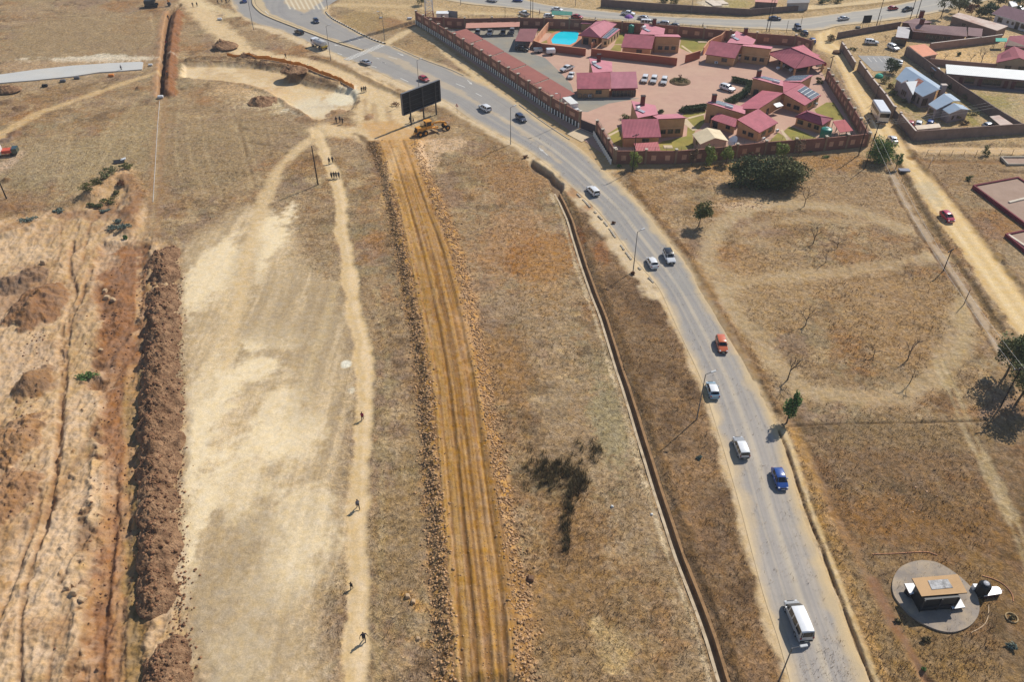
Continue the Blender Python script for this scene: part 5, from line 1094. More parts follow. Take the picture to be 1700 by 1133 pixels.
W1 = W3([(1184, 165, 3.7), (1172.7, 170, 4.5), (1237, 189.3, 2.7), (1238, 178, 2.4)]); roof_quad(r8, W1, ROOFL); Q1 = walls_under(r8, W1, TAN, .2); opening(r8, Q1[1], Q1[2], .2, 1.0, .05, 1.7, 'door', centre=sum(W1, Vector())/4)
W2 = W3([(1262, 124, 3.7), (1248.7, 129, 4.4), (1312, 146.2, 2.8), (1314, 137, 2.5)]); roof_quad(r8, W2, ROOFL); Q2 = walls_under(r8, W2, TAN, .2); opening(r8, Q2[1], Q2[2], .14, 1.0, .05, 1.7, 'door', centre=sum(W2, Vector())/4)
W3_ = W3([(1314.6, 126, 3.3), (1299.5, 134.8, 2.9), (1330.6, 136, 3.4), (1350.4, 124.4, 3.8)]); roof_quad(r8, W3_, ROOFL); walls_under(r8, W3_, TAN, .2)
JB = W3([(1299.5, 135.4, 2.85), (1311, 146, 2.9), (1300.5, 154, 3.42), (1331.2, 138.2, 3.46)]); roof_quad(r8, JB, ROOF)
VB = W3([(1192, 187.4, 2.6), (1180, 197.8, 2.0), (1221.4, 211.5, 2.0), (1223.4, 197, 2.6)]); roof_quad(r8, VB, ROOF, .12); QB = walls_under(r8, [VB[0]*.75+VB[1]*.25, VB[0]*.3+VB[1]*.7, VB[3]*.3+VB[2]*.7, VB[3]*.75+VB[2]*.25], TAN, .2)
cb = sum(VB, Vector())/4
opening(r8, QB[1], QB[2], .7, .9, .7, 1.4, 'window', centre=cb); opening(r8, QB[1], QB[2], .12, 1.0, .05, 1.6, 'door', centre=cb)
b_ = MB(); p = VB[1]; b_.box(p.x+.2, p.x+.5, p.y+.3, p.y+.6, 0, 1.86); b_.build('veranda_post', TAN, r8)
chimney(r8, (1184.7, 168.5), 5.6, 4.1); chimney(r8, (1259, 127.5), 5.4, 4.0)
pl = (EB[0], EB[1], EB[2]); solar(r8, [on_plane(*p, *pl, .06) for p in [(1336.2, 143), (1361, 157.2), (1346.6, 165.6), (1323.8, 150.8)]], 4, 4)
pl = (W3_[0], W3_[1], W3_[3]); solar(r8, [on_plane(*p, *pl, .06) for p in [(1302, 133.6), (1315, 126.4), (1344, 125.2), (1329, 134.6)]], 2, 7)
for Wq, q in ((W1, [(1180, 169.5), (1192, 167.5), (1222, 176.5), (1208, 178)]), (W2, [(1257, 128), (1268, 127), (1296, 134), (1286, 136)])):
 pl = (Wq[0], Wq[1], Wq[2]); solar(r8, [on_plane(*p, *pl, .06) for p in q], 2, 3)
 pp = on_plane(*(q[3][0]+2, q[3][1]+1), *pl, .25); b_ = MB(); dd = (Wq[2]-Wq[1]).normalized(); b_.tube(pp-dd*.8, pp+dd*.8, .26, n=12); b_.build('water_heater', WHT, r8)
p = G(1292, 174, 1.9); b_ = MB(); b_.obox(p, (.9, .5, 0), (-.3, .6, .15), (0, 0, .04)); b_.build('door_canopy', WHT, r8)
for (x, y) in ((1271, 181), (1296, 183), (1303, 180)): pass
opening(r8, SPQ[1], SPQ[2], .55, 1.0, .05, 1.7, 'door', centre=sum(SP, Vector())/4)
for P_, dx in ((G(1263, 236), 0), (G(1286, 222), 0), (G(1351, 178), 0)):
 aircon(r8, P_ + Vector((.6, .5, .5)), Vector((.8, .6, 0)).normalized(), Vector((.6, -.8, 0)).normalized())
# --- hip roofs: cottage, open pavilion, pool house
def hip(root, eaves, ridge, material, name='roof', fascia=FASC, t=.14):
 """eaves: 4 corners (3D), ridge: two points, r0 between e3/e0, r1 between e1/e2"""
 e = eaves; r0, r1 = ridge; b_ = MB()
 vs = [tuple(v) for v in e] + [tuple(r0), tuple(r1)] + [(v.x, v.y, v.z-t) for v in e]
 b_.add(vs, [(0, 1, 5, 4), (1, 2, 5), (2, 3, 4, 5), (3, 0, 4)], 0); b_.add(vs, [(9, 8, 7, 6)] + [(i, 6+i, 6+(i+1) % 4, (i+1) % 4) for i in range(4)], 1)
 o = b_.build(name, [material, fascia], root); bm = bmesh.new(); bm.from_mesh(o.data); bmesh.ops.remove_doubles(bm, verts=bm.verts, dist=1e-4); bmesh.ops.recalc_face_normals(bm, faces=bm.faces); bm.to_mesh(o.data); bm.free()
 b_ = MB();
 for a, c in ((r0, r1), (e[0], r0), (e[3], r0), (e[1], r1), (e[2], r1)): b_.tube(a, c, .09, n=6)
 b_.build('ridge_cap', fascia if material is not ROOFL else material, o); return o
c9 = empty('cottage', (0, 0, 0), 0, 'small hip-roofed cottage with patchy maroon tiles beside the green tank', 'cottage')
e = W3([(1319.8, 193.5, 2.0), (1365, 208, 2.0), (1383.6, 196.4, 2.0)]); e.append(e[0]+e[2]-e[1]); rd = W3([(1340.6, 186, 3.2), (1361.9, 193, 3.2)])
hip(c9, [e[0], e[1], e[2], e[3]], rd, corrugated('cottage_tiles', lin(164, 84, 98), .5, R(-35), var=.2, dirt=lin(124, 80, 92), dirt_amt=.8))
Q = walls_under(c9, e, TAN, .35); cc = sum(e, Vector())/4
for f, w_, za in ((.18, 1.2, .7), (.56, .6, .7), (.84, 1.0, .7)): opening(c9, Q[0], Q[1], f, w_, za, 1.5, 'window', centre=cc)
opening(c9, Q[1], Q[2], .5, 1.2, .7, 1.5, 'window', centre=cc)
pv = empty('pavilion', (0, 0, 0), 0, 'open pavilion under a big pink hip roof beside the dirt road wall', 'pavilion')
e = W3([(1272.8, 87.5, 2.2), (1320.2, 113.9, 2.2), (1372, 104.5, 2.2)]); e.append(W3([(1334, 74, 2.2)])[0]); rd = W3([(1313, 79, 4.3), (1338, 90, 4.3)])
hip(pv, e, rd, ROOF)
Q = [v*.9 + (sum(e, Vector())/4)*.1 for v in e]; b_ = MB(); cc = sum(Q, Vector())/4
for i in range(4):
 for f in (0, .5):
  p = Q[i]*(1-f)+Q[(i+1) % 4]*f; pb = MB(); pb.box(p.x-.22, p.x+.22, p.y-.22, p.y+.22, 0, 2.06); pb.build('pillar', TAN, pv)
Qc = [cc + (v-cc)*.62 for v in Q]; b_ = MB(); b_.prism([(v.x, v.y) for v in Qc[:4]], 0, 1.9); recalc(b_.build('inner_block', mat('inside_shade', lin(90, 70, 56), .9), pv))  # closed dark box stands in for the shade inside the open pavilion
for i, (x, y) in enumerate([(1291, 116), (1300, 112), (1312, 119)]):
 p = G(x, y); b_ = MB(); b_.lathe([(.45, .35), (.5, .7), (.42, .72), (.3, .55)], 10, (p.x, p.y, 0)); b_.tube((p.x, p.y, 0), (p.x, p.y, .35), .1); tag(b_.build('planter_pot', WHT), ['white pot by the left pavilion pillar', 'white pot in the shade under the pavilion', 'white pot by the middle pavilion pillar'][i], 'pot', 'pots at the pavilion')
lt = W3([(1338, 86, 2.2), (1343, 84, 2.2), (1362, 91.5, 2.0), (1357, 95, 2.0)]); roof_quad(pv, lt, ROOF, .1, 'side_roof')
ph = empty('pool_house', (0, 0, 0), 0, 'pool house with a steep pink roof and a solar lean-to', 'pool house')
e = W3([(959.8, 58.4, 2.4), (996.7, 62.3, 2.4), (1024, 39.5, 2.4)]); e.append(e[0]+e[2]-e[1]); rd = W3([(979, 45.5, 4.4), (1003, 33.5, 4.4)])
# eaves order for hip(): e0 front-left, e1 front-right -> ridge front/back
hip(ph, [e[1], e[2], e[3], e[0]], [rd[0], rd[1]], ROOFL)
Q = walls_under(ph, e, TAN, .9); cc = sum(e, Vector())/4
opening(ph, Q[0], Q[1], .75, 1.1, .8, 1.6, 'window', centre=cc); opening(ph, Q[0], Q[1], .25, 1.4, .05, 1.8, 'door', centre=cc)
lt = W3([(1016.8, 46, 2.55), (998, 63, 2.55), (1009.7, 64.4, 2.1), (1029.8, 48.2, 2.1)]); roof_quad(ph, lt, ROOFL, .12, 'side_roof'); Ql = walls_under(ph, lt, mat('pale_plaster', lin(206, 180, 142), .9, .05, 1), .15); cl = sum(lt, Vector())/4
pl = (lt[0], lt[1], lt[2]); solar(ph, [lt[0]*.9+lt[3]*.1+Vector((0, 0, .06)), lt[1]*.9+lt[2]*.1+Vector((0, 0, .06)), lt[2]*.8+lt[1]*.2+Vector((0, 0, .06)), lt[3]*.8+lt[0]*.2+Vector((0, 0, .06))], 8, 2)
for f in (.1, .35, .6, .85): opening(ph, Ql[2], Ql[3], f, .5, .6, 1.5, 'window', centre=cl)
opening(ph, Ql[1], Ql[2], .6, .6, .7, 1.4, 'window', centre=cl)
# small pink shed behind the pool house
sh = empty('shed', (0, 0, 0), 0, 'little pink-roofed shed against the north wall behind the pool', 'shed'); q = W3([(967, 35.5, 2.2), (985, 34.5, 2.2), (982, 39.5, 2.0), (964, 38.6, 2.0)]); roof_quad(sh, q, ROOFL, .1); walls_under(sh, q, TAN, .2)
# cream gabled shed
gs = empty('shed', (0, 0, 0), 0, 'cream-roofed gabled shed by the south wall', 'shed')
E_ = W3([(1149, 222.6, 1.9), (1162.4, 239.5, 1.9), (1209.4, 234, 1.9), (1195.3, 216, 1.9)]); rg = W3([(1172.7, 211.7, 3.0), (1186.8, 232, 3.0)])
rg = [(E_[0]+E_[3])/2 + Vector((0, 0, 1.0)), (E_[1]+E_[2])/2 + Vector((0, 0, 1.0))]
CREAMR = corrugated('cream_roof', lin(224, 204, 168), .6, R(35), rough=.7, dirt=lin(204, 182, 146))
LIL = mat('lilac_wall', lin(182, 158, 140), .9, .05, 1)
def gable(root, E_, rg, material, wall_m, fascia, inset=.3, t=.1, wins=()):
 b_ = MB()
 vs = [tuple(v) for v in (E_[0], E_[1], rg[1], rg[0], E_[2], E_[3])]; vs += [(v[0], v[1], v[2]-t) for v in vs]
 b_.add(vs, [(0, 1, 2, 3), (3, 2, 4, 5)], 0); b_.add(vs, [(9, 8, 7, 6), (11, 10, 8, 9), (0, 6, 7, 1), (5, 4, 10, 11), (1, 7, 8, 2), (2, 8, 10, 4), (0, 3, 9, 6), (3, 5, 11, 9)], 1)
 o = b_.build('roof', [material, fascia], root); bm = bmesh.new(); bm.from_mesh(o.data); bmesh.ops.remove_doubles(bm, verts=bm.verts, dist=1e-4); bmesh.ops.recalc_face_normals(bm, faces=bm.faces); bm.to_mesh(o.data); bm.free()
 c = sum(E_, Vector())/4; k = 1-inset/max(1, (E_[1]-E_[2]).length)*2
 f = lambda v: Vector((c.x+(v.x-c.x)*k, c.y+(v.y-c.y)*k, v.z-t-.02))
 a = [f(v) for v in E_]; g0, g1 = f(rg[0]), f(rg[1])
 hz = lambda: 0
 b_ = MB(); vs = [tuple(v) for v in (a[0], a[1], g1, a[2], a[3], g0)] + [(v.x, v.y, 0) for v in (a[0], a[1], a[2], a[3])]
 b_.add(vs, [(6, 7, 1, 0), (7, 8, 3, 2, 1), (8, 9, 4, 3), (9, 6, 0, 5, 4), (0, 1, 2, 5), (5, 2, 3, 4)]); recalc(b_.build('wall', wall_m, root))
 for ed, fr, w_, za, zb_ in wins: opening(root, a[ed], a[(ed+1) % 4], fr, w_, za, zb_, 'window', centre=c)
 return a
gable(gs, E_, rg, CREAMR, LIL, CREAMR, .3, .08, [(0, .5, .9, .8, 1.4)])
# --- carports
def carport(label, P, z, material, group, t=.08, zb=None, posts=True):
 q = W3([(p[0], p[1], z if (zb is None or i > 1) else zb) for i, p in enumerate(P)]); root = empty('carport', (0, 0, 0), 0, label, 'carport', group)
 roof_quad(root, q, material, t, 'roof', mat('carport_trim', lin(110, 60, 54), .7))
 c = sum(q, Vector())/4
 for i in range(4):
  for f in (0, .5):
   p = q[i]*(1-f)+q[(i+1) % 4]*f; p = p*.95+c*.05; b_ = MB(); b_.tube((p.x, p.y, 0), (p.x, p.y, p.z-t*.9), .06, n=8); b_.build('post', STEEL, root)
 return root
CPM = corrugated('carport_roof', lin(160, 98, 86), .35, R(-30), rough=.8, dirt=lin(140, 84, 76), var=.06); CPM2 = corrugated('pale_carport_roof', lin(206, 150, 130), .35, 0, rough=.8, var=.06, dirt=lin(190, 136, 116)); CPM3 = corrugated('dark_carport_roof', lin(138, 88, 88), .35, 0, rough=.8, dirt=lin(120, 76, 78))
GCp = 'row of brown carports along the street wall'
for lb, P in [('carport at the top end of the row along the street wall', [(744.7, 55), (774, 47.3), (802.6, 64.2), (777, 72)]), ('second carport from the top of the row along the street wall', [(778.6, 72.9), (804.4, 65.2), (837, 84.7), (811.8, 93.9)]), ('third carport, the middle one of the row along the street wall', [(813.2, 94.8), (838.4, 85.9), (874, 106.6), (847.8, 115.4)]),
              ('fourth carport from the top of the row along the street wall', [(849.6, 116.8), (875.4, 107.8), (912.2, 129.4), (884.6, 139.2)]), ('carport at the lower end of the row beside the white box truck', [(886.4, 140.3), (913.6, 130.6), (954.8, 155.3), (926.6, 165.6)])]: carport(lb, P, 2.35, CPM, GCp)
carport('long pale pink carport against the north wall', [(774, 38), (863, 36), (862.6, 43.8), (773, 46.6)], 2.25, CPM2, None, .1, 2.7)
carport('small dark brown carport beside the pool wall', [(863.3, 47.3), (893, 47.3), (884.5, 69), (854.8, 67.8)], 2.3, CPM3, None)
rc = carport('red-roofed shelter with green net beside the corner wall', [(1382.6, 201.5), (1402.5, 198.2), (1416.6, 216.7), (1394.4, 220)], 2.25, corrugated('red_sheet', lin(178, 84, 84), .3, R(20), rough=.7, var=.06), None)
a, c = G(1394.4, 220, 0), G(1414, 217, 0); a = G(1394.4, 220, 2.2); c = G(1416, 216.9, 2.2); b_ = MB(); b_.obox(Vector(((a.x+c.x)/2, (a.y+c.y)/2+.1, .85)), Vector((c.x-a.x, c.y-a.y, 0))*.48, (0, .02, 0), (0, 0, .8)); b_.build('net_screen', mat('green_net', (.01, .11, .07), .9, .2, 3), rc)
# --- green water tanks
def tank(p, r, h, label, stand=0):
 g = G(*p); t = empty('water_tank', (g.x, g.y, 0), 0, label, 'water tank', 'green water tanks'); b_ = MB()
 prof = [(r, stand)]
 for i in range(6): z = stand+h*.8*(i+1)/6; prof += [(r*1.0, z-.06), (r*.97, z-.03), (r, z)]
 prof += [(r*.9, stand+h*.9), (r*.6, stand+h*.97), (r*.3, stand+h)]
 b_.lathe(prof, 24); o = b_.build('body', mat('tank_green', (.01, .22, .15), .4, .06, 1, spec=.4, dirt=(.05, .2, .15), dirt_amt=.4), t); fset(o)
 b_ = MB(); b_.lathe([(r*.28, stand+h-.02), (r*.28, stand+h+.08), (r*.1, stand+h+.1)], 14); b_.build('lid', mat('tank_lid', (.3, .42, .4), .5), t)
 if stand: b_ = MB(); b_.box(-r, r, -r, r, stand-.15, stand-.002); [b_.box(sx*r*.85-.06, sx*r*.85+.06, sy*r*.85-.06, sy*r*.85+.06, 0, stand-.15) for sx in (-1, 1) for sy in (-1, 1)]; b_.build('stand', STEEL, t)
tank((1369, 229), 1.15, 2.3, 'green water tank beside the small cottage'); tank((1047, 56), .8, 2.0, 'green tank under the purple umbrella by the north wall', .5)
g = G(1043, 40); um = empty('umbrella', (g.x, g.y, 0), 0, 'purple market umbrella outside the north wall', 'umbrella'); b_ = MB(); b_.lathe([(1.35, 1.9), (.9, 2.35), (.4, 2.62), (.02, 2.72)], 8); o = b_.build('canopy', mat('purple_cloth', (.30, .12, .42), .8, .12, 2), um); b_ = MB(); b_.tube((0, 0, 0), (0, 0, 2.7), .03); b_.build('pole', STEEL, um)
# --- swimming pool
pp = pts([(932, 51.9), (957, 51.9), (961, 55), (959, 64), (956, 69.4), (946, 74.4), (917, 72), (915, 66), (921.5, 57)])
cp_ = sum(pp, Vector())/len(pp); pool = empty('swimming_pool', (0, 0, 0), 0, 'turquoise swimming pool with a brick surround', 'pool')
b_ = MB(); out = [cp_ + (p-cp_)*1.28 for p in pp]; n = len(pp)
b_.add([(p.x, p.y, .05) for p in pp] + [(p.x, p.y, .05) for p in out] + [(p.x, p.y, 0) for p in out], [(i, (i+1) % n, n+(i+1) % n, n+i) for i in range(n)] + [(n+i, n+(i+1) % n, 2*n+(i+1) % n, 2*n+i) for i in range(n)])
recalc(b_.build('coping', mat('pool_brick', lin(196, 132, 100), .85, .1, 2), pool))
ap = b_ = MB(); a = sum(pp[i].x*pp[(i+1) % n].y-pp[(i+1) % n].x*pp[i].y for i in range(n)); P2 = pp if a > 0 else pp[::-1]
b_.add([(p.x, p.y, .035) for p in P2], [tuple(range(n))]); b_.build('water', mat('pool_water', (.01, .66, .80), .06, .05, .3, spec=.5, bump=.05), pool)
# --- compound walls
def brick_wall(label, base, tops_z, plinth=0.0, seg=5.4, group='brick walls round the compound', electric=True, teeth=False, panels=2, th=.14):
 P = [G(*p) for p in base]; root = empty('brick_wall', (0, 0, 0), 0, label, 'wall', group); pan, dec, bot = MB(), MB(), MB()
 for a, c in zip(P, P[1:]):
  L_ = (c-a).length; k = max(1, round(L_/seg)); d = (c-a)/L_; n_ = Vector((d.y, -d.x, 0))
  if n_.y > 0: n_ = -n_
  for i in range(k):
   p, q = a+d*L_*i/k, a+d*L_*(i+1)/k; m_ = (p+q)/2; h = tops_z
   p2, q2 = p+d*.2, q-d*.2
   pan.obox(Vector((m_.x, m_.y, (plinth+h)/2)), (q2-p2)/2, n_*th, (0, 0, (h-plinth)/2))
   for s_ in (-1, 1):
    for j in range(panels):
     cx = p2 + (q2-p2)*(j+.5)/panels; dec.obox(Vector((cx.x, cx.y, plinth+(h-plinth)*.48)) + n_*s_*(th+.012), d*.55*(seg/5.4)*2/panels*.9, n_*.012, (0, 0, (h-plinth)*.19))
   if plinth: bot.obox(Vector((m_.x, m_.y, plinth/2-.01)), (q-p)/2, n_*.2, (0, 0, plinth/2-.01))
   b_ = MB(); b_.obox(Vector((p.x, p.y, (h+.3)/2)), d*.2, n_*.26, (0, 0, (h+.3)/2)); po = b_.build('pillar', PILL, root); b_ = MB(); b_.obox(Vector((p.x, p.y, h+.36)), d*.28, n_*.34, (0, 0, .06)); b_.build('cap', CAPM, po)
 b_ = MB(); p = P[-1]; b_.obox(Vector((p.x, p.y, (tops_z+.3)/2)), d*.2, n_*.26, (0, 0, (tops_z+.3)/2)); po = b_.build('pillar', PILL, root); b_ = MB(); b_.obox(Vector((p.x, p.y, tops_z+.36)), d*.28, n_*.34, (0, 0, .06)); b_.build('cap', CAPM, po)
 pan.build('panel', BRICK, root); dec.build('inset_panel', BRICKP, root)
 if plinth: bot.build('plinth', mat('wall_plinth', lin(52, 45, 42), .95, .2, 1), root)
 if electric:
  e_ = MB()
  for a, c in zip(P, P[1:]):
   L_ = (c-a).length; d = (c-a)/L_
   for zz in (.25, .5, .75): e_.tube(a+Vector((0, 0, tops_z+zz)), c+Vector((0, 0, tops_z+zz)), .018, n=4)
   for i in range(int(L_/2.2)): p = a+d*(i*2.2+1); e_.tube(p+Vector((0, 0, tops_z)), p+Vector((0, 0, tops_z+.85)), .03, n=4)
  e_.build('electric_wire', STEEL, root)
 return root, P
ww, WP = brick_wall('long brick street wall with white upright blocks along its foot', [(692, 40), (742, 70.5), (800, 107.5), (860, 148), (915, 186), (962, 212)], 3.4, 1.2, 5.0, panels=1)
tooth = MB(); k = 0; wl = WP
QW = rows_of(wl, 78); d_ = (wl[-1]-wl[0]).normalized(); n_ = Vector((d_.y, -d_.x, 0)); n_ = n_ if n_.x < 0 else -n_
proto = None
TO = mat('white_block', lin(232, 226, 216), .85, .15, 2, dirt=lin(120, 104, 88), dirt_amt=.6, dirt_scale=1.5)
for i in range(78):
 if proto is None:
  b_ = MB(); b_.obox((0, 0, .62), d_*.22, n_*.04, (0, 0, .58)); proto = b_.build('upright_block', TO, ww); o = proto
 else: o = proto.copy(); COL.objects.link(o); o.parent = ww
 o.location = (QW[i][0]+n_.x*.28, QW[i][1]+n_.y*.28, 0)
w2, _ = brick_wall('short brick wall with white blocks below the dark gate', [(990, 224), (1019, 271)], 2.9, .8, 4.4, panels=1)
q2 = rows_of([G(989, 226), G(1017, 272)], 14)
for i in range(14):
 o = proto.copy(); COL.objects.link(o); o.parent = w2; o.location = (q2[i][0]-.45, q2[i][1]-.25, -.02)
brick_wall('south brick wall of the compound facing the open field', [(1021, 272), (1120, 272), (1173, 268), (1268, 257), (1367, 250), (1438, 243)], 2.75, .0, 5.2)
brick_wall('east brick wall of the compound along the dirt road', [(1438, 243), (1424, 217), (1404, 184), (1385, 155), (1371, 133)], 2.5, 0, 5.6)
brick_wall('short brick wall turning the northeast corner by the dirt road', [(1346, 86), (1318, 77)], 2.8, 0, 5.6)
brick_wall('north brick wall of the compound along the top road', [(703, 44), (772, 47), (862, 45.4), (945, 48), (1032, 53), (1125, 60), (1254, 72), (1318, 77)], 2.7, 0, 7.2)
gt = empty('gate', (0, 0, 0), 0, 'dark sliding gate in the brick street wall', 'gate'); a, c = G(964, 213), G(989, 223); d = (c-a); n_ = Vector((-d.y, d.x, 0)).normalized()
b_ = MB(); b_.obox((a+c)/2+Vector((0, 0, 1.0)), d*.5, n_*.04, (0, 0, .95)); b_.build('panel', mat('gate_dark', lin(74, 62, 66), .6, .1, 1), gt)
b_ = MB()
for i in range(12): p = a+d*(i+.5)/12; b_.tube((p.x, p.y, 1.9), (p.x, p.y, 2.2), .03, n=4)
b_.build('spikes', STEEL, gt); b_ = MB(); b_.obox((a+c)/2+Vector((0, 0, .04)) - n_*.12, d*.5, n_*.05, (0, 0, .03)); b_.build('rail', CAPM, gt)
# inner garden walls (smooth brick)
IBR = mat('inner_brick', lin(164, 92, 72), .9, .08, 1.2, bump=.2, dirt=lin(140, 78, 64), dirt_amt=.5); IBL = mat('inner_coping', lin(206, 152, 118), .9, .1, 1)
def plain_wall(name, label, base, h, material, cop=None, th=.12, cat='wall', group=None, piers=0.0, pm=None, ptop=.0):
 P = [G(*p) for p in base]; root = empty(name, (0, 0, 0), 0, label, cat, group); b_, c_ = MB(), MB(); hs = h if hasattr(h, '__len__') else [h]*len(P)
 n = len(P); Lf, Rt = [], []
 for i, p in enumerate(P):
  d = (P[min(i+1, n-1)]-P[max(i-1, 0)]).normalized(); q = Vector((-d.y, d.x, 0)); Lf.append(p+q*th); Rt.append(p-q*th)
 vs = [];
 for i in range(n): vs += [(Lf[i].x, Lf[i].y, -.1), (Lf[i].x, Lf[i].y, hs[i]), (Rt[i].x, Rt[i].y, hs[i]), (Rt[i].x, Rt[i].y, -.1)]
 b_.add(vs, [(i*4+j, i*4+(j+1) % 4, i*4+4+(j+1) % 4, i*4+4+j) for i in range(n-1) for j in range(4)] + [(0, 1, 2, 3), (n*4-1, n*4-2, n*4-3, n*4-4)]); recalc(b_.build('wall', material, root))
 if cop:
  vs = []
  for i in range(n):
   d = (Lf[i]-Rt[i]).normalized()*.05
   vs += [(Lf[i].x+d.x, Lf[i].y+d.y, hs[i]+.003), (Lf[i].x+d.x, Lf[i].y+d.y, hs[i]+.09), (Rt[i].x-d.x, Rt[i].y-d.y, hs[i]+.09), (Rt[i].x-d.x, Rt[i].y-d.y, hs[i]+.003)]
  c_.add(vs, [(i*4+j, i*4+(j+1) % 4, i*4+4+(j+1) % 4, i*4+4+j) for i in range(n-1) for j in range(4)] + [(0, 1, 2, 3), (n*4-1, n*4-2, n*4-3, n*4-4)]); recalc(c_.build('coping', cop, root))
 if piers:
  for i in range(n-1):
   L_ = (P[i+1]-P[i]).length; k = max(1, round(L_/piers)); d = (P[i+1]-P[i])/L_; q = Vector((-d.y, d.x, 0))
   for j in range(k):
    p = P[i]+d*L_*j/k; hh = hs[i]+(hs[i+1]-hs[i])*j/k + ptop; pb = MB(); pb.obox(Vector((p.x, p.y, hh/2)), d*.16, q*(th+.07), (0, 0, hh/2)); pb.build('pier', pm or material, root)
 return root
GI = 'inner garden walls of the compound'
plain_wall('garden_wall', 'inner brick wall in front of the pool, left of the gap', [(886, 79), (900, 84), (972, 92.5)], 1.8, IBR, IBL, group=GI, piers=6)
plain_wall('garden_wall', 'long inner brick wall right of the pool gap', [(982, 93), (1030, 98.5), (1080, 104), (1123, 109)], 1.9, IBR, IBL, group=GI, piers=6)
plain_wall('garden_wall', 'pale pink inner wall along the left side of the pool lawn', [(886, 79), (899, 62), (913, 45)], [1.8, 1.9, 1.8], mat('salmon_wall', lin(214, 156, 122), .9, .06, 1), IBL, group=GI, piers=5)
plain_wall('garden_wall', 'short free-standing inner wall between two pink houses', [(1137, 104.5), (1161, 97)], 2.0, mat('inner_brick', (1, 1, 1)), IBL, group=GI)
plain_wall('garden_wall', 'curved inner wall beside the lawn of the second house', [(1167, 91), (1175, 80), (1184, 75), (1196, 71), (1203, 66)], [1.8, 1.8, 1.9, 2.1, 2.6], mat('salmon_wall', (1, 1, 1)), IBL, group=GI)
plain_wall('garden_wall', 'low salmon wall beside the pool house terrace', [(982, 80), (990, 72)], [1.3, 1.3], mat('salmon_wall', (1, 1, 1)), IBL, group=GI)
# --- neighbours' grey walls
GN = 'grey boundary walls on the right'
LC = mat('pale_coping', lin(206, 190, 178), .85, .08, 1)
plain_wall('boundary_wall', 'grey wall with pale coping along the dirt road, upper part', [(1395, 82), (1404, 95), (1417, 116)], 1.9, GREYW, LC, group=GN, piers=4, ptop=.25)
plain_wall('boundary_wall', 'long grey wall with pale coping along the dirt road, lower part', [(1424, 116), (1445, 146), (1466, 172), (1480, 193)], 2.2, GREYW, LC, group=GN, piers=5, ptop=.3)
plain_wall('boundary_wall', 'end piece of the dirt road wall beside the long cream box', [(1491, 206), (1515, 235)], 2.3, GREYW, LC, group=GN, piers=6, ptop=.2)
plain_wall('boundary_wall', 'grey wall facing the dirt side path', [(1516, 235), (1600, 229), (1700, 222), (1770, 218)], 2.3, GREYW, None, group=GN, piers=12)
plain_wall('boundary_wall', 'diagonal dark grey wall behind the blue-roofed house', [(1502, 92), (1532, 113), (1560, 135), (1588, 155), (1654, 200), (1690, 222)], 2.3, mat('dark_block_wall', lin(124, 106, 98), .95, .14, 1, bump=.35, dirt=lin(96, 80, 74), dirt_amt=.5), None, group=GN, piers=9)
plain_wall('boundary_wall', 'dark wall between the top road and the brown-roofed house', [(1390, 64), (1440, 55), (1493, 46)], 1.7, mat('dark_block_wall', (1, 1, 1)), None, group=GN, piers=7)
plain_wall('boundary_wall', 'pinkish wall behind the swept sandy yard', [(1542, 84), (1590, 78), (1633, 73), (1660, 69)], 1.9, mat('rosy_block_wall', lin(160, 130, 116), .95, .12, 1, bump=.3), LC, group=GN, piers=6)
plain_wall('boundary_wall', 'brown wall between the sandy yard and the long silver roof', [(1536, 107), (1592, 112), (1655, 117)], 1.6, mat('rosy_block_wall', (1, 1, 1)), None, group=GN)
plain_wall('boundary_wall', 'long dark wall on the far side of the top road', [(998, 11), (1090, 18), (1244, 26), (1292, 21), (1335, 17)], [2.2, 2.2, 1.9, 1.7, 1.4], mat('dark_block_wall', (1, 1, 1)), None, group=GN, piers=9)
gt2 = empty('gate', (0, 0, 0), 0, 'grey gate in the neighbouring wall facing the white bus', 'gate'); a, c = G(1481, 195), G(1490, 205); d = c-a; n_ = Vector((-d.y, d.x, 0)).normalized(); b_ = MB(); b_.obox((a+c)/2+Vector((0, 0, .95)), d*.45, n_*.04, (0, 0, .9)); b_.build('panel', mat('gate_dark', (1, 1, 1)), gt2)
for p in (a, c): b_ = MB(); b_.obox(Vector((p.x, p.y, 1.25)), d.normalized()*.2, n_*.2, (0, 0, 1.25)); po = b_.build('pillar', GREYW, gt2); b_ = MB(); b_.obox(Vector((p.x, p.y, 2.55)), d.normalized()*.26, n_*.26, (0, 0, .05)); b_.build('cap', LC, po)
# --- neighbours' houses
GH = 'houses on the right beyond the dirt road'
def nb(name, label, cat='house'): return empty(name, (0, 0, 0), 0, label, cat, GH)
BRN = corrugated('brown_roof', lin(140, 108, 106), .6, R(5), rough=.8, dirt=lin(118, 90, 92)); BRW = mat('brown_brick', lin(120, 84, 70), .9, .15, 1.5, bump=.2)
h1 = nb('house', 'long brown-roofed house with two chimneys near the top road')
q = W3([(1508, 38.4, 3.3), (1604.5, 44.7, 3.3), (1605.8, 60.3, 2.2), (1515.7, 52, 2.2)]); roof_quad(h1, q, BRN, .14, 'roof', BRW); Q = walls_under(h1, q, BRW, .5); cc = sum(q, Vector())/4
for i in range(7): opening(h1, Q[3], Q[2], .28+i*.07, .7, .7, 1.6, 'window', centre=cc)
opening(h1, Q[3], Q[2], .12, 1.6, .05, 1.7, 'door', pane=BRW, centre=cc)
q = W3([(1607.3, 44.9, 2.9), (1631.8, 47.3, 2.9), (1629.8, 61, 2.1), (1606.8, 58.6, 2.1)]); roof_quad(h1, q, BRN, .12, 'roof', BRW); walls_under(h1, q, BRW, .3)
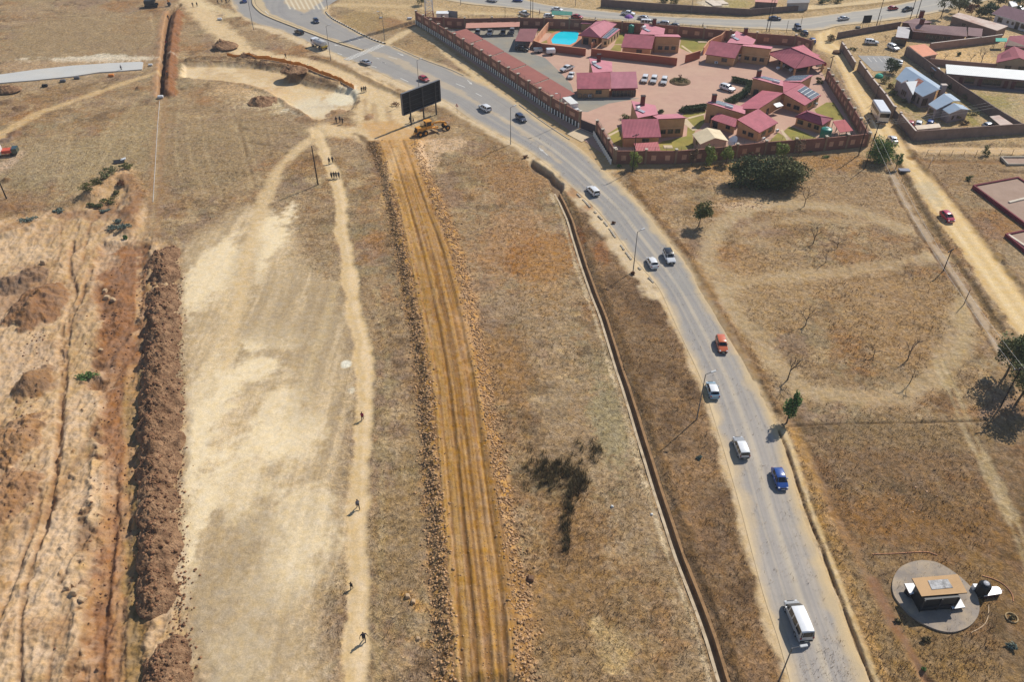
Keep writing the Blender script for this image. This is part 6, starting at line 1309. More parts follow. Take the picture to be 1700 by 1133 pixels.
q = W3([(1496, 37, 2.6), (1524, 29.2, 3.0), (1548, 36.5, 3.0), (1526, 39.5, 3.35)]); roof_quad(h1, q, BRN, .12, 'roof', BRW); walls_under(h1, q, BRW, .3)
chimney(h1, (1529, 41.5), 4.6, 3.0, .5); chimney(h1, (1528.6, 28.5), 4.5, 2.8, .5)
gm = nb('garage', 'low garage with a ribbed metal roof beside the driveway', 'garage'); q = W3([(1491, 43.5, 2.3), (1511.8, 45.2, 2.3), (1508, 63.5, 2.2), (1487, 61, 2.2)]); roof_quad(gm, q, corrugated('ribbed_metal', lin(176, 168, 168), .8, R(92), rough=.5, dirt=lin(140, 130, 132)), .14, 'roof', mat('maroon_fascia', (1, 1, 1))); Q = walls_under(gm, q, BRW, .2); opening(gm, Q[3], Q[2], .5, 2.6, .05, 1.6, 'door', centre=sum(q, Vector())/4)
h2 = nb('outbuilding', 'orange-roofed outbuilding beside the sandy yard', 'outbuilding'); q = W3([(1508.5, 75.9, 2.5), (1535.8, 72.6, 2.5), (1557, 89.5, 2.3), (1531.9, 94, 2.3)]); roof_quad(h2, q, corrugated('orange_roof', lin(224, 150, 116), .8, R(40), rough=.8, var=.05, dirt=lin(204, 132, 100)), .2, 'roof', mat('pale_band2', lin(206, 180, 160), .9)); Q = walls_under(h2, q, mat('rosy_block_wall', (1, 1, 1)), .25); opening(h2, Q[2], Q[3], .5, .9, .05, 1.7, 'door', centre=sum(q, Vector())/4)
h3 = nb('outbuilding', 'long low building with a patchy rusty white roof', 'outbuilding')
RUSTW = mat('rusty_white_roof', lin(206, 186, 172), .8, .1, .4, dirt=lin(168, 118, 98), dirt_amt=.9, dirt_scale=.22)
q = W3([(1592, 20.5, 2.5), (1580, 26, 2.4), (1655.5, 50.5, 2.4), (1673.8, 43, 2.5)]); roof_quad(h3, q, RUSTW, .12, 'roof', mat('pale_band2', (1, 1, 1))); Q = walls_under(h3, q, GREYW, .25)
for f in (.3, .7): opening(h3, Q[1], Q[2], f, 1.0, .7, 1.5, 'window', centre=sum(q, Vector())/4)
h4 = nb('house', 'white-walled house with a mauve roof at the top right'); E_ = W3([(1646.3, 21.9, 2.3), (1740, 49.5, 2.3)]); d = (E_[1]-E_[0]).normalized(); n_ = Vector((-d.y, d.x, 0)); n_ = n_ if n_.y > 0 else -n_
E4 = [E_[1], E_[0], E_[0]+n_*9, E_[1]+n_*9]; rg = [(E4[0]+E4[3])/2+Vector((0, 0, 1.7)), (E4[1]+E4[2])/2+Vector((0, 0, 1.7))]
MAU = corrugated('mauve_roof', lin(132, 96, 104), .5, R(25), rough=.8, dirt=lin(118, 84, 94))
a4 = gable(h4, [E4[1], E4[0], E4[3], E4[2]], [rg[1], rg[0]], MAU, mat('white_wall', lin(214, 212, 214), .85, .06, .7, dirt=lin(180, 176, 176), dirt_amt=.4), WHT, .5, .14, [(0, .12, 1.3, .6, 1.7), (0, .28, .5, .9, 1.5), (0, .38, .5, .9, 1.5), (0, .6, 1.6, .7, 1.7)])
opening(h4, a4[0], a4[1], .47, 1.0, .05, 1.8, 'door', centre=sum(E4, Vector())/4)
h5 = nb('house', 'maroon tiled house with a front gable at the right edge')
RT = corrugated('maroon_tiles', lin(158, 84, 92), .35, R(8), rough=.8, dirt=lin(140, 72, 82))
q = W3([(1676, 59.5, 3.6), (1735, 56, 3.6), (1735, 80, 2.3), (1667, 78, 2.3)]); roof_quad(h5, q, RT); walls_under(h5, q, GREYW, .4)
E5 = W3([(1656, 90.5, 2.2), (1653.8, 103.8, 2.2), (1724, 108, 2.2), (1720, 93, 2.2)]); rg = [(E5[0]+E5[3])/2+Vector((0, 2.5, 1.5)), (E5[1]+E5[2])/2+Vector((0, 0, 1.5))]
gable(h5, E5, rg, RT, mat('olive_plaster', lin(168, 150, 124), .9, .06, 1), FASC, .4, .12, [(1, .3, 1.3, .7, 1.5), (1, .65, 1.3, .7, 1.5)])
h6 = nb('building', 'long row building with a bright silver roof at the right edge', 'building'); SIL = corrugated('silver_roof', lin(222, 222, 218), .7, R(3), rough=.45, var=.03, dirt=lin(206, 204, 200))
q = W3([(1570, 106.4, 3.0), (1755, 121, 3.0), (1757, 137.5, 2.5), (1571.4, 122, 2.5)]); roof_quad(h6, q, SIL, .16, 'roof', mat('navy_fascia', lin(70, 66, 92), .6)); Q = walls_under(h6, q, mat('mauve_brick', lin(136, 110, 104), .9, .08, 1), .5); cc = sum(q, Vector())/4
for f, k, w_ in ((.14, 'door', .9), (.22, 'window', 2.0), (.32, 'door', .9), (.39, 'window', 2.2), (.48, 'window', 1.6), (.56, 'door', .9), (.63, 'door', .9), (.7, 'window', 2.0), (.8, 'window', 2)): opening(h6, Q[3], Q[2], f, w_, .05 if k == 'door' else .6, 1.8, k, pane=mat('dark_red_door', lin(96, 50, 52), .7) if k == 'door' else WPANE, centre=cc)
b_ = MB(); a, c = Q[3], Q[2]; b_.obox(Vector(((a.x+c.x)/2, (a.y+c.y)/2-1.2, .06)), Vector((c.x-a.x, c.y-a.y, 0))*.5, (0, .9, 0), (0, 0, .08)); b_.build('stoep', mat('stoep', lin(140, 118, 112), .9), h6)
h7 = nb('house', 'house with a blue-grey metal roof, a rust patch and a white porch gable'); BLUR = corrugated('blue_roof', lin(150, 168, 186), .7, R(-55), rough=.45, var=.05, dirt=lin(172, 184, 196));
A7, B7, C7, D7 = W3([(1503.6, 111, 4.1), (1559.3, 147.8, 4.1), (1532, 160.4, 2.7), (1487, 130.5, 2.7)])
roof_quad(h7, [A7, B7, C7, D7], BLUR, .12, 'roof', WHT); bk = (B7-A7).normalized(); nn = Vector((-bk.y, bk.x, 0)); nn = nn if nn.y > 0 or nn.x > 0 else -nn
w7 = (A7-D7); w7.z = 0; roof_quad(h7, [A7+w7*.9-Vector((0, 0, 1.2)), B7+w7*.9-Vector((0, 0, 1.2)), B7-Vector((0, 0, .01)), A7-Vector((0, 0, .01))], BLUR, .12, 'roof', WHT)
Q = walls_under(h7, [A7, B7, C7, D7], LAV, .35); cc = (A7+B7+C7+D7)/4
for f in (.52, .6, .68, .76, .9): opening(h7, Q[3], Q[2], f, .5, .6, 1.9, 'window', centre=cc)
for f in (.14, .26, .38): opening(h7, Q[2], Q[1], f, .45, .5, 2.0, 'window', centre=cc)
b_ = MB(); pl = (A7, B7, C7); b_.add([tuple(on_plane(*p, *pl, .012)) for p in [(1524.5, 129.5), (1534, 134.6), (1520, 145), (1514.5, 137)]], [(0, 1, 2, 3)]); recalc(b_.build('rust_patch', mat('rust', lin(150, 78, 56), .9, .25, 1.5, dirt=lin(200, 190, 180), dirt_amt=.6, dirt_scale=.8), h7))
P0, P1, P2, P3 = G(1503.6, 135.4, 3.6), G(1523.4, 134, 3.9), G(1515.9, 157.6, 2.3), G(1494, 139.5, 2.9)
roof_quad(h7, [P0, P1, P2], WHT, .1, 'porch_roof', WHT);
b_ = MB(); g1, g2, g3 = G(1494, 139, 2.5), G(1503.6, 135.6, 3.45), G(1515, 157, 2.2); inn = Vector((.9, 1.2, 0))
vs = [g1, g2, g3]; low = [Vector((v.x, v.y, 0)) for v in (g1, g3)]; b_.add([tuple(v) for v in (g1, g2, g3)] + [tuple(low[0]), tuple(low[1])], [(3, 4, 2, 1, 0)]); b_.add([tuple(v+inn) for v in (g1, g2, g3)] + [tuple(low[0]+inn), tuple(low[1]+inn)], [(0, 1, 2, 4, 3)]); b_.add([tuple(g1), tuple(g2), tuple(g2+inn), tuple(g1+inn)], [(0, 1, 2, 3)]); b_.build('porch_gable', LAV, h7)
for f in (.3, .42, .54): opening(h7, low[0], low[1], f, .3, .8, 1.8, 'window', centre=cc)
E8 = W3([(1541, 172.7, 2.3), (1555, 181.7, 2.3)]); rgA, rgB = G(1567, 155, 3.5), G(1584, 167, 3.5); roof_quad(h7, [rgA, rgB, E8[1], E8[0]], BLUR, .12, 'roof', WHT); w8 = (rgA-E8[0]); w8.z = 0
roof_quad(h7, [rgA+w8*.55-Vector((0, 0, .7)), rgB+w8*.55-Vector((0, 0, .7)), rgB-Vector((0, 0, .01)), rgA-Vector((0, 0, .01))], BLUR, .12, 'roof', WHT); Q8 = walls_under(h7, [rgA, rgB, E8[1], E8[0]], LAV, .3); opening(h7, Q8[3], Q8[2], .45, 1.3, .5, 1.6, 'window', centre=(rgA+E8[1])/2)
F9 = W3([(1583.4, 170.8, 3.1), (1596, 180.4, 3.1), (1575.8, 188.8, 2.2), (1564, 180.7, 2.2)]); w9 = (F9[0]-F9[3]); w9.z = 0; E9 = [F9[3], F9[2], F9[2]+w9*2, F9[3]+w9*2]
a9 = gable(h7, E9, [F9[0], F9[1]], BLUR, LAV, WHT, .25, .1, [(1, .25, .4, .7, 1.4), (1, .6, 1.2, .6, 1.5)])
p = (B7+C7)/2; b_ = MB(); c = G(1564, 151, 3.0); b_.box(c.x-.55, c.x+.55, c.y-.45, c.y+.45, 0, 4.4); o = b_.build('chimney', LAV, h7); b_ = MB(); b_.box(c.x-.62, c.x+.62, c.y-.52, c.y+.52, 4.4, 4.52); b_.build('cap', LC, o)
# long cream storage box, lean-tos, awning, tarp
cb_ = empty('storage_box', (0, 0, 0), 0, 'long cream storage box behind the corner of the grey wall', 'container'); q = W3([(1518.4, 208.4, 1.9), (1558.8, 204.6, 1.9), (1562.6, 211.2, 1.9), (1523, 215, 1.9)]); b_ = MB(); b_.prism([(v.x, v.y) for v in q], 0, 1.9); recalc(b_.build('body', mat('cream_metal', lin(216, 196, 172), .7, .06, .8, dirt=lin(180, 150, 120), dirt_amt=.5), cb_)); b_ = MB(); b_.obox((q[2]+q[3])/2*1.0+Vector((0, -.02, -.95)), (q[2]-q[3])*.06, (0, .03, 0), (0, 0, .8)); b_.build('door', LAV, cb_)
def leanto(name, label, P, material, wall_m, cat, h=None):
 r = empty(name, (0, 0, 0), 0, label, cat); q = W3(P); roof_quad(r, q, material, .07, 'roof', material)
 for p in q: b_ = MB(); b_.tube((p.x, p.y, 0), (p.x, p.y, p.z-.06), .06, n=6); b_.build('post', STEEL, r)
 return r
leanto('lean_to', 'rusty white lean-to against the diagonal grey wall', [(1643, 193, 1.8), (1659, 191, 1.8), (1682, 206, 1.6), (1662, 209, 1.6)], RUSTW, None, 'lean-to')
leanto('lean_to', 'small white lean-to behind the silver-roofed building', [(1546, 111, 1.8), (1560, 112, 1.8), (1562, 118, 1.7), (1552, 117, 1.7)], WHT, None, 'lean-to')
leanto('awning', 'green tarpaulin awning beside the maroon tiled house', [(1653, 62.8, 2.2), (1672, 62.8, 2.2), (1672, 68.8, 2.0), (1653, 68.5, 2.0)], mat('green_tarp', (.02, .36, .25), .7, .08, 1), None, 'awning')
leanto('market_shelter', 'green market shelter outside the north wall between two cars', [(916, 17, 1.9), (950, 19, 1.9), (949, 25, 1.8), (916, 24, 1.8)], mat('shelter_green', (.05, .20, .15), .8, .2, 1.5), None, 'shelter')
# buildings at the top edge
tb = empty('house', (0, 0, 0), 0, 'dark-walled house with a salmon roof behind the far wall', 'house'); q = W3([(1256, -6, 2.6), (1292, -5, 2.6), (1291, 4.5, 2.4), (1253, 2.5, 2.4)]); roof_quad(tb, q, corrugated('salmon_roof', lin(206, 140, 122), .5), .12, 'roof'); walls_under(tb, q, mat('dark_block_wall', (1, 1, 1)), .2)
tb2 = empty('house', (0, 0, 0), 0, 'grey flat-roofed house right of the salmon roof behind the far wall', 'house'); q = W3([(1308, -4, 2.4), (1345, -5, 2.4), (1344, 4, 2.4), (1306, 5, 2.4)]); roof_quad(tb2, q, mat('grey_roof', lin(140, 136, 134), .9, .1, .5), .12, 'roof', LAV); Q = walls_under(tb2, q, mat('lavender_wall', lin(170, 164, 160), .9), .2); opening(tb2, Q[3], Q[2], .4, 1.2, .7, 1.5, 'window', centre=sum(q, Vector())/4)
tb3 = empty('house', (0, 0, 0), 0, 'white-roofed shed at the top right corner behind the mauve roof', 'shed'); q = W3([(1675, 2, 2.4), (1686, 1, 2.4), (1690, 9, 2.2), (1680, 11, 2.2)]); roof_quad(tb3, q, WHT, .1, 'roof', WHT); walls_under(tb3, q, mat('lavender_wall', (1, 1, 1)), .15)
# --- foundations of unbuilt houses on the far right
def foundation(label, outer, inner_block, h, wall_m, floor_m, white=None):
 P = pts(outer); root = empty('foundation', (0, 0, 0), 0, label, 'foundation', 'unfinished house foundations'); n = len(P)
 a = sum(P[i].x*P[(i+1) % n].y-P[(i+1) % n].x*P[i].y for i in range(n)); P = P if a > 0 else P[::-1]
 b_ = MB(); b_.prism([(p.x, p.y) for p in P], -.1, h-.25); b_.build('floor', floor_m, root)
 c = sum(P, Vector())/n; b_ = MB()
 for i in range(n):
  p, q = P[i], P[(i+1) % n]; d = (q-p).normalized(); nn = Vector((-d.y, d.x, 0)); b_.obox((p+q)/2+nn*.14+Vector((0, 0, h/2-.05)), (q-p)/2-d*.0, nn*.15, (0, 0, h/2+.05+.0007*i))
 b_.build('wall', wall_m, root)
 if white:
  b_ = MB()
  for i in range(len(white)-1):
   p, q = G(*white[i]), G(*white[i+1]); d = (q-p); nn = Vector((-d.y, d.x, 0)).normalized(); b_.obox((p+q)/2+Vector((0, 0, h-.15)), d*.5, nn*.22, (0, 0, .12+.001*i))
  b_.build('white_course', mat('lime_white', lin(214, 200, 180), .9, .15, 1.5), root)
MARO = mat('maroon_brick', lin(120, 46, 56), .85, .15, 1, dirt=lin(90, 50, 50), dirt_amt=.5); FLO = mat('earth_floor', lin(166, 140, 122), .95, .08, .5, bump=.2, dirt=lin(150, 122, 102), dirt_amt=.5)
foundation('large maroon-edged foundation slab by the dirt road', [(1613, 313), (1688, 299), (1760, 345), (1760, 410), (1700, 378)], None, .75, MARO, FLO, [(1673, 341), (1705, 333)]);
foundation('smaller maroon-edged foundation with a whitewashed rim', [(1667, 393), (1705, 385), (1760, 420), (1760, 460), (1705, 425)], None, .6, MARO, FLO, [(1671, 393), (1705, 416)])
foundation('low grey foundation near the wire fence', [(1660, 262), (1672, 275), (1760, 275), (1760, 262)], None, .35, CONC, FLO)
# ------------------------------------------------------------------ plants
def leafm(name, rgb, var=.35):
 m, nt, b = nodes(name); L = nt.links.new
 geo = N(nt, 'ShaderNodeNewGeometry'); rp = N(nt, 'ShaderNodeMapRange'); rp.inputs[3].default_value = 1-var; rp.inputs[4].default_value = 1+var; L(geo.outputs['Random Per Island'], rp.inputs[0])
 mx = N(nt, 'ShaderNodeVectorMath', operation='SCALE'); mx.inputs[0].default_value = rgb; L(rp.outputs[0], mx.inputs['Scale']); L(mx.outputs[0], b.inputs['Base Color'])
 b.inputs['Roughness'].default_value = .75; b.inputs['Specular IOR Level'].default_value = .2; return m
LF = {'dark': leafm('leaf_dark', (.15, .155, .062)), 'olive': leafm('leaf_olive', (.13, .125, .035)), 'tree': leafm('leaf_tree', (.115, .135, .042)), 'willow': leafm('leaf_willow', (.26, .30, .07)), 'green': leafm('leaf_green', (.12, .20, .055)), 'yellow': leafm('leaf_yellow', (0.200, 0.150, 0.040)), 'blue': leafm('leaf_blue', (.17, .21, .17)), 'hedge': leafm('leaf_hedge', (.075, .105, .042)), 'rust': leafm('leaf_rust', (0.200, 0.085, 0.040)), 'dry': leafm('leaf_dry', (0.170, 0.115, 0.060)), 'reed': leafm('leaf_reed', (.15, .115, .055), .7)}
BARK = mat('bark', (.11, .08, .055), .95, .25, 4, bump=.4); TWIG = mat('grey_twig', (.10, .075, .06), .95, .2, 4)
def cards(P, size, up=.3):
 """small bent leaf faces at points P (n,3)"""
 n = len(P); u = rng.normal(size=(n, 3)); u[:, 2] *= .6; u /= np.linalg.norm(u, axis=1)[:, None]; w_ = rng.normal(size=(n, 3)); v = np.cross(u, w_); v /= np.linalg.norm(v, axis=1)[:, None]
 s_ = size*(.6+.8*rng.random(n))[:, None]; return np.stack([P-u*s_*.5, P+v*s_*.35, P+u*s_*.5, P-v*s_*.35], 1)
def mesh_quads(name, Q, material, parent=None):
 me = bpy.data.meshes.new(name); n = len(Q); me.vertices.add(n*4); me.vertices.foreach_set('co', Q.reshape(-1).astype(np.float32)); me.loops.add(n*4); me.polygons.add(n)
 me.loops.foreach_set('vertex_index', np.arange(n*4, dtype=np.int32)); me.polygons.foreach_set('loop_start', np.arange(0, n*4, 4, dtype=np.int32)); me.polygons.foreach_set('loop_total', np.full(n, 4, np.int32))
 for m in (material if isinstance(material, list) else [material]): me.materials.append(m)
 me.update(); o = bpy.data.objects.new(name, me); COL.objects.link(o)
 if parent is not None: o.parent = parent
 return o
def crown_pts(c, r, n, clumps=14, spread=.42):
 """points gathered in clumps near the surface of an ellipsoid"""
 c, r = np.array(c, float), np.array(r, float); K = rng.normal(size=(clumps, 3)); K /= np.linalg.norm(K, axis=1)[:, None]; K *= (.35+.5*rng.random(clumps))[:, None]
 idx = rng.integers(0, clumps, n); D = rng.normal(size=(n, 3)); D /= np.linalg.norm(D, axis=1)[:, None]; P = K[idx] + D*spread*(rng.random(n)**.45)[:, None]*(.7+.6*rng.random(clumps)[idx])[:, None]
 P = c + P*r; P[:, 2] = np.maximum(P[:, 2], .05); return P
def tree(name, label, base, top, width_px, leaf, cat='tree', group=None, n=1400, size=.28, trunk=.3, clumps=16, bottom=.32, lean=(0, 0), second=None, k=1.0, depth=1.0):
 g = G(*base); h = zat(base, top)*k; s_ = (g - Vector((0, 0, CAM_H))).length/FOC*1.0; r = width_px*s_/2
 z = ground_z(g.x, g.y); t = empty(name, (g.x, g.y, z), 0, label, cat, group); cz = h*(1+bottom)/2; rz = h*(1-bottom)/2
 P = crown_pts((lean[0], lean[1], cz), (r, r*depth, rz), n, clumps); Q = cards(P, size)
 o = mesh_quads('crown', Q, [LF[leaf]] + ([LF[second]] if second else []), t)
 if second: o.data.polygons.foreach_set('material_index', ((P[:, 0] + P[:, 2]*.8 + rng.normal(size=n)*r*.5) > cz*.9+r*.15).astype(np.int32))
 b_ = MB(); tr = max(.04, h*.022); b_.tube((0, 0, -.1), (lean[0]*.5, lean[1]*.5, cz*.8), tr, tr*.6, 8)
 for i in range(6):
  a = i*1.05+random.random(); q = Vector((lean[0]+math.cos(a)*r*.6, lean[1]+math.sin(a)*r*.6*depth, cz+rz*random.uniform(-.3, .4))); b_.tube((lean[0]*.4, lean[1]*.4, cz*random.uniform(.5, .8)), q, tr*.5, tr*.15, 5)
 b_.build('trunk', BARK, t); return t
def bush(name, label, p, wpx, h, leaf, n=500, size=.22, cat='bush', group=None, depth=.8, second=None, clumps=10):
 g = G(*p); s_ = (g-Vector((0, 0, CAM_H))).length/FOC; r = wpx*s_/2; z = ground_z(g.x, g.y); t = empty(name, (g.x, g.y, z), 0, label, cat, group)
 P = crown_pts((0, 0, h*.45), (r, r*depth, h*.55), n, clumps); o = mesh_quads('crown', cards(P, size), [LF[leaf]] + ([LF[second]] if second else []), t)
 if second: o.data.polygons.foreach_set('material_index', (rng.random(n) > .6).astype(np.int32))
 b_ = MB()
 for i in range(4): a = i*1.6; b_.tube((0, 0, -.1), (math.cos(a)*r*.5, math.sin(a)*r*.5*depth, h*.5), .04, .015, 5)
 b_.build('stem', BARK, t); return t
bush('bush', 'dark green left half of the big thicket below the south wall', (1246, 306), 84, 5.6, 'dark', 9000, .36, 'bush', 'big thicket in the field', .66, 'hedge', 44)
bush('bush', 'olive yellowish right half of the big thicket below the south wall', (1292, 309), 80, 5.8, 'dark', 9000, .36, 'bush', 'big thicket in the field', .66, 'olive', 44)
tree('tree', 'single round green tree standing in the right-hand field', (1159.5, 376), (1166, 337), 36, 'tree', n=1900, size=.3, bottom=.3, lean=(.5, .2), second='olive')
tree('tree', 'slender bright green tree beside the lower main road', (1306, 702), (1314, 648), 23, 'green', n=1500, size=.26, bottom=.08, clumps=12)
GWt = 'young trees in front of the south wall'
for p, tp, wd, lf, lb, nn in [((1052, 274), (1051, 250), 17, 'willow', 'young yellow-green tree nearest the street corner of the south wall', 700), ((1149, 268), (1148, 244), 15, 'dry', 'half bare young tree left of the two brightest ones at the south wall', 160), ((1176, 268), (1176, 241), 18, 'willow', 'bright yellow-green tree in front of the cream shed, left one', 800), ((1206, 266), (1208, 240), 17, 'willow', 'bright yellow-green tree in front of the cream shed, right one', 700), ((1297, 257), (1297, 236), 19, 'willow', 'bright green young tree above the big thicket', 700), ((1326, 254), (1325, 230), 14, 'dry', 'nearly bare young tree right of the bright green one', 150)]:
 tree('tree', lb, (p[0]-1, p[1]+6), (tp[0], tp[1]-1), wd*1.3, lf, group=GWt, n=nn*2, size=.26, bottom=.12, clumps=12)
bush('bush', 'bushy green tree at the dirt road corner below the power poles', (1459, 268), 42, 5.0, 'green', 4200, .3, 'tree', None, .8, 'willow', 26)
tree('tree', 'narrow green tree right of the bushy one at the dirt road', (1487, 280), (1488, 250), 13, 'green', n=500, size=.26, bottom=.1, clumps=8)
bush('bush', 'grey-green bush beside the wire fence on the right', (1635, 258), 14, 2.2, 'tree', 420, .22)
bush('bush', 'low round bush beside the maroon foundation', (1607, 299), 15, .9, 'tree', 300, .2)
tree('tree', 'dark green tree at the right edge behind the tall pole', (1668, 626), (1682, 556), 50, 'dark', n=3600, size=.3, bottom=.2, clumps=20, second='tree', group='dark trees at the right edge')
tree('tree', 'dark tree partly cut by the right edge, lower of two', (1686, 672), (1712, 600), 56, 'dark', n=3600, size=.3, bottom=.2, clumps=20, lean=(.6, 0), second='tree', group='dark trees at the right edge')
tree('tree', 'round dark tree in the grey parking lot', (1477, 121), (1478, 95), 23, 'hedge', n=1500, size=.3, bottom=.08, clumps=22)
tree('tree', 'dark round tree beside the mast at the top edge', (700, 8), (702, -14), 22, 'hedge', n=700, size=.34, bottom=.1)
# wood behind the brown-roofed house
GTw = 'trees at the top right'
for i, (b_x, t_x, wd, lf, lb, nn, bt_) in enumerate([((1562, 29), (1570, -12), 22, 'dark', 'gum tree with a pale bare trunk by the top road', 700, .45), ((1590, 24), (1594, -14), 34, 'dark', 'dense dark tree left of the reddish one at the top right', 1600, .2), ((1612, 26), (1611, 6), 22, 'rust', 'reddish brown tree behind the rusty white roof', 700, .2), ((1628, 29), (1627, 10), 20, 'olive', 'olive brown tree right of the reddish one', 700, .15), ((1641, 28), (1642, 4), 26, 'hedge', 'dark tree against the end of the white house', 1100, .1), ((1656, 10), (1658, -16), 30, 'dark', 'dark tree behind the mauve roof', 1000, .1), ((1690, 14), (1692, -12), 30, 'hedge', 'dark tree in the top right corner', 1000, .1), ((1576, 14), (1578, -14), 16, 'olive', 'thin olive tree between the two dark ones', 400, .3), ((1618, 8), (1619, -18), 26, 'dark', 'tall dark tree at the very top right', 900, .1)]):
 tree('tree', lb, b_x, t_x, wd, lf, group=GTw, n=nn, size=.42, bottom=bt_, clumps=11)
for i, (x, y, wd, h, lf, lb) in enumerate([(1120, 5, 18, 2.5, 'dark', 'dark bush behind the far wall left of the pale rubble'), (1103, 3, 12, 2.2, 'hedge', 'small dark bush at the left behind the far wall'), (1366, 5, 20, 1.8, 'hedge', 'dark bush at the top edge near the second dirt track'), (1388, 4, 22, 1.8, 'dark', 'dark bush right of another at the top edge'), (1340, 3, 12, 1.6, 'tree', 'green bush beside the grey flat-roofed house')]): bush('bush', lb, (x, y), wd, h, lf, 420, .34, group='bushes at the top edge')
bush('bush', 'dark brown thorny bush at the mouth of the dirt road', (1378, 68), 18, 2.0, 'rust', 450, .3, second='dark')
# garden plants on the right
for x, y, wd, h, lf, lb in [(1487, 44, 6, 1.3, 'hedge', 'dark shrub by the front wall of the brown-roofed house'), (1468, 137, 16, 1.4, 'tree', 'green shrub beside the green tarpaulin heap'), (1478, 146, 12, 1.2, 'yellow', 'yellowish shrub under the blue-roofed house'), (1483, 158, 11, 1.2, 'tree', 'green shrub below the blue-roofed house porch'), (1500, 170, 9, 1.0, 'dark', 'dark shrub by the long windows of the blue-roofed house'), (1552, 126, 16, 1.8, 'hedge', 'dark shrub behind the blue roof by the diagonal wall'), (1576, 148, 10, 1.4, 'hedge', 'dark shrub at the middle of the diagonal wall'), (1602, 165, 14, 1.3, 'dark', 'low dark shrub near the end of the diagonal wall'), (1615, 190, 24, 1.0, 'tree', 'spreading green shrub behind the blue-roofed house'), (1415, 83, 14, .9, 'tree', 'low green shrub beside the driveway wall'), (1590, 92, 8, 1.2, 'hedge', 'round dark shrub in the sandy yard'), (1600, 207, 16, .9, 'dry', 'dry shrub on the lawn by the corner wall'), (1548, 68, 12, .8, 'tree', 'low shrubs under the brown-roofed house windows')]:
 bush('shrub', lb, (x, y), wd, h, lf, 320, .24, 'shrub', 'garden shrubs on the right')
def hedge(label, L, hw, h, group='clipped hedges of the compound'):
 P = rows_of(gp(L, 6), 60); n = int(6500*len(L)/4); i = rng.integers(0, 59, n); f = rng.random(n)[:, None]; q = P[i]*(1-f)+P[i+1]*f; q = q + rng.normal(size=(n, 2))*hw*.55; z = h*(1-.5*rng.random(n)**3)*np.where(rng.random(n) < .35, rng.random(n), 1)
 o = mesh_quads('hedge', cards(np.concatenate([q, z[:, None]], 1), .26), LF['hedge']); tag(o, label, 'hedge', group)
hedge('straight clipped hedge leading to the upper wing of the largest house', [(1216, 136), (1230, 139), (1246, 143)], .5, 1.2); hedge('curved clipped hedge beside the lone white off-roader', [(1247, 145), (1240, 155), (1225, 166), (1205, 175)], .7, 1.2); hedge('clipped hedge left of the lower wing of the largest house', [(1136, 186), (1150, 185), (1171, 182)], .6, 1.2)
bush('bush', 'round clipped bush at the end of the hedge', (1133, 187), 16, 1.7, 'hedge', 700, .24); bush('bush', 'small clipped bush beside the pink house by the gate', (1097, 187), 13, 1.1, 'hedge', 500, .22); bush('bush', 'flowering shrub bed left of the pink house by the gate', (1040, 197), 20, 1.1, 'green', 500, .22, second='rust')
g = G(1129, 136); fb = empty('flower_bed', (g.x, g.y, 0), 0, 'round flower bed with rocks and low plants in the courtyard', 'flower bed'); b_ = MB(); b_.lathe([(2.5, 0), (2.5, .18), (2.2, .2), (2.2, .3), (.5, .45)], 28); b_.build('border', mat('bed_soil', lin(112, 92, 66), .95, .2, 1, bump=.4), fb)
P = crown_pts((0, 0, .4), (2.2, 2.2, .5), 900, 16); mesh_quads('plants', cards(P, .26), [LF['dark'], LF['yellow']], fb).data.polygons.foreach_set('material_index', (rng.random(900) > .72).astype(np.int32)); P = crown_pts((0, .3, 1.0), (.5, .5, .7), 160, 6); mesh_quads('shrub', cards(P, .24), LF['rust'], fb)
bush('shrub', 'reddish shrub by the carport of the small cottage', (1376, 222), 7, 1.4, 'tree', 260, .22); bush('shrub', 'rock garden shrub behind the largest house', (1360, 138), 14, 1.5, 'tree', 500, .24, second='yellow')
# scrub on the bank at the head of the excavation
GB = 'low scrub on the dug bank'
for x, y, wd, h, lf, lb in [(149, 326, 20, 1.2, 'olive', 'olive bush at the lower left end of the bank row'), (163, 313, 14, 1.1, 'olive', 'second olive bush along the bank row'), (176, 303, 16, 1.2, 'dark', 'dark olive bush in the middle of the bank row'), (189, 296, 18, 1.4, 'dark', 'dark bush in the shadow at the upper end of the bank row'), (212, 286, 18, .7, 'olive', 'low olive bush at the top of the bank'), (182, 333, 22, 1.0, 'olive', 'dark olive bush on the bare pinkish slope'), (152, 340, 12, .6, 'dark', 'small dark bush at the foot of the bank, left'), (164, 341, 12, .6, 'dark', 'small dark bush at the foot of the bank, right'), (193, 320, 7, .6, 'dark', 'tiny dark tuft on the bare slope'), (202, 310, 9, .8, 'rust', 'small brown bush on the bare slope'), (174, 347, 13, .5, 'blue', 'blue-green weed patch below the bank'), (190, 378, 18, .5, 'blue', 'blue-green weeds at the top of the cut, left'), (206, 381, 16, .5, 'blue', 'blue-green weeds at the top of the cut, right'), (197, 366, 12, .4, 'blue', 'faint blue-green weeds above the cut'), (45, 364, 26, .4, 'blue', 'flat grey-green weeds on the left bank'), (98, 349, 14, .4, 'blue', 'small grey-green weeds on the left bank rim'), (208, 394, 6, .4, 'green', 'tiny green tuft on the sandy ledge'), (145, 625, 22, .5, 'green', 'green weeds on the pale ledge of the excavation')]:
 bush('shrub', lb, (x, y), wd*1.35, h*1.3, lf, 420, .24, 'shrub', GB, .7)
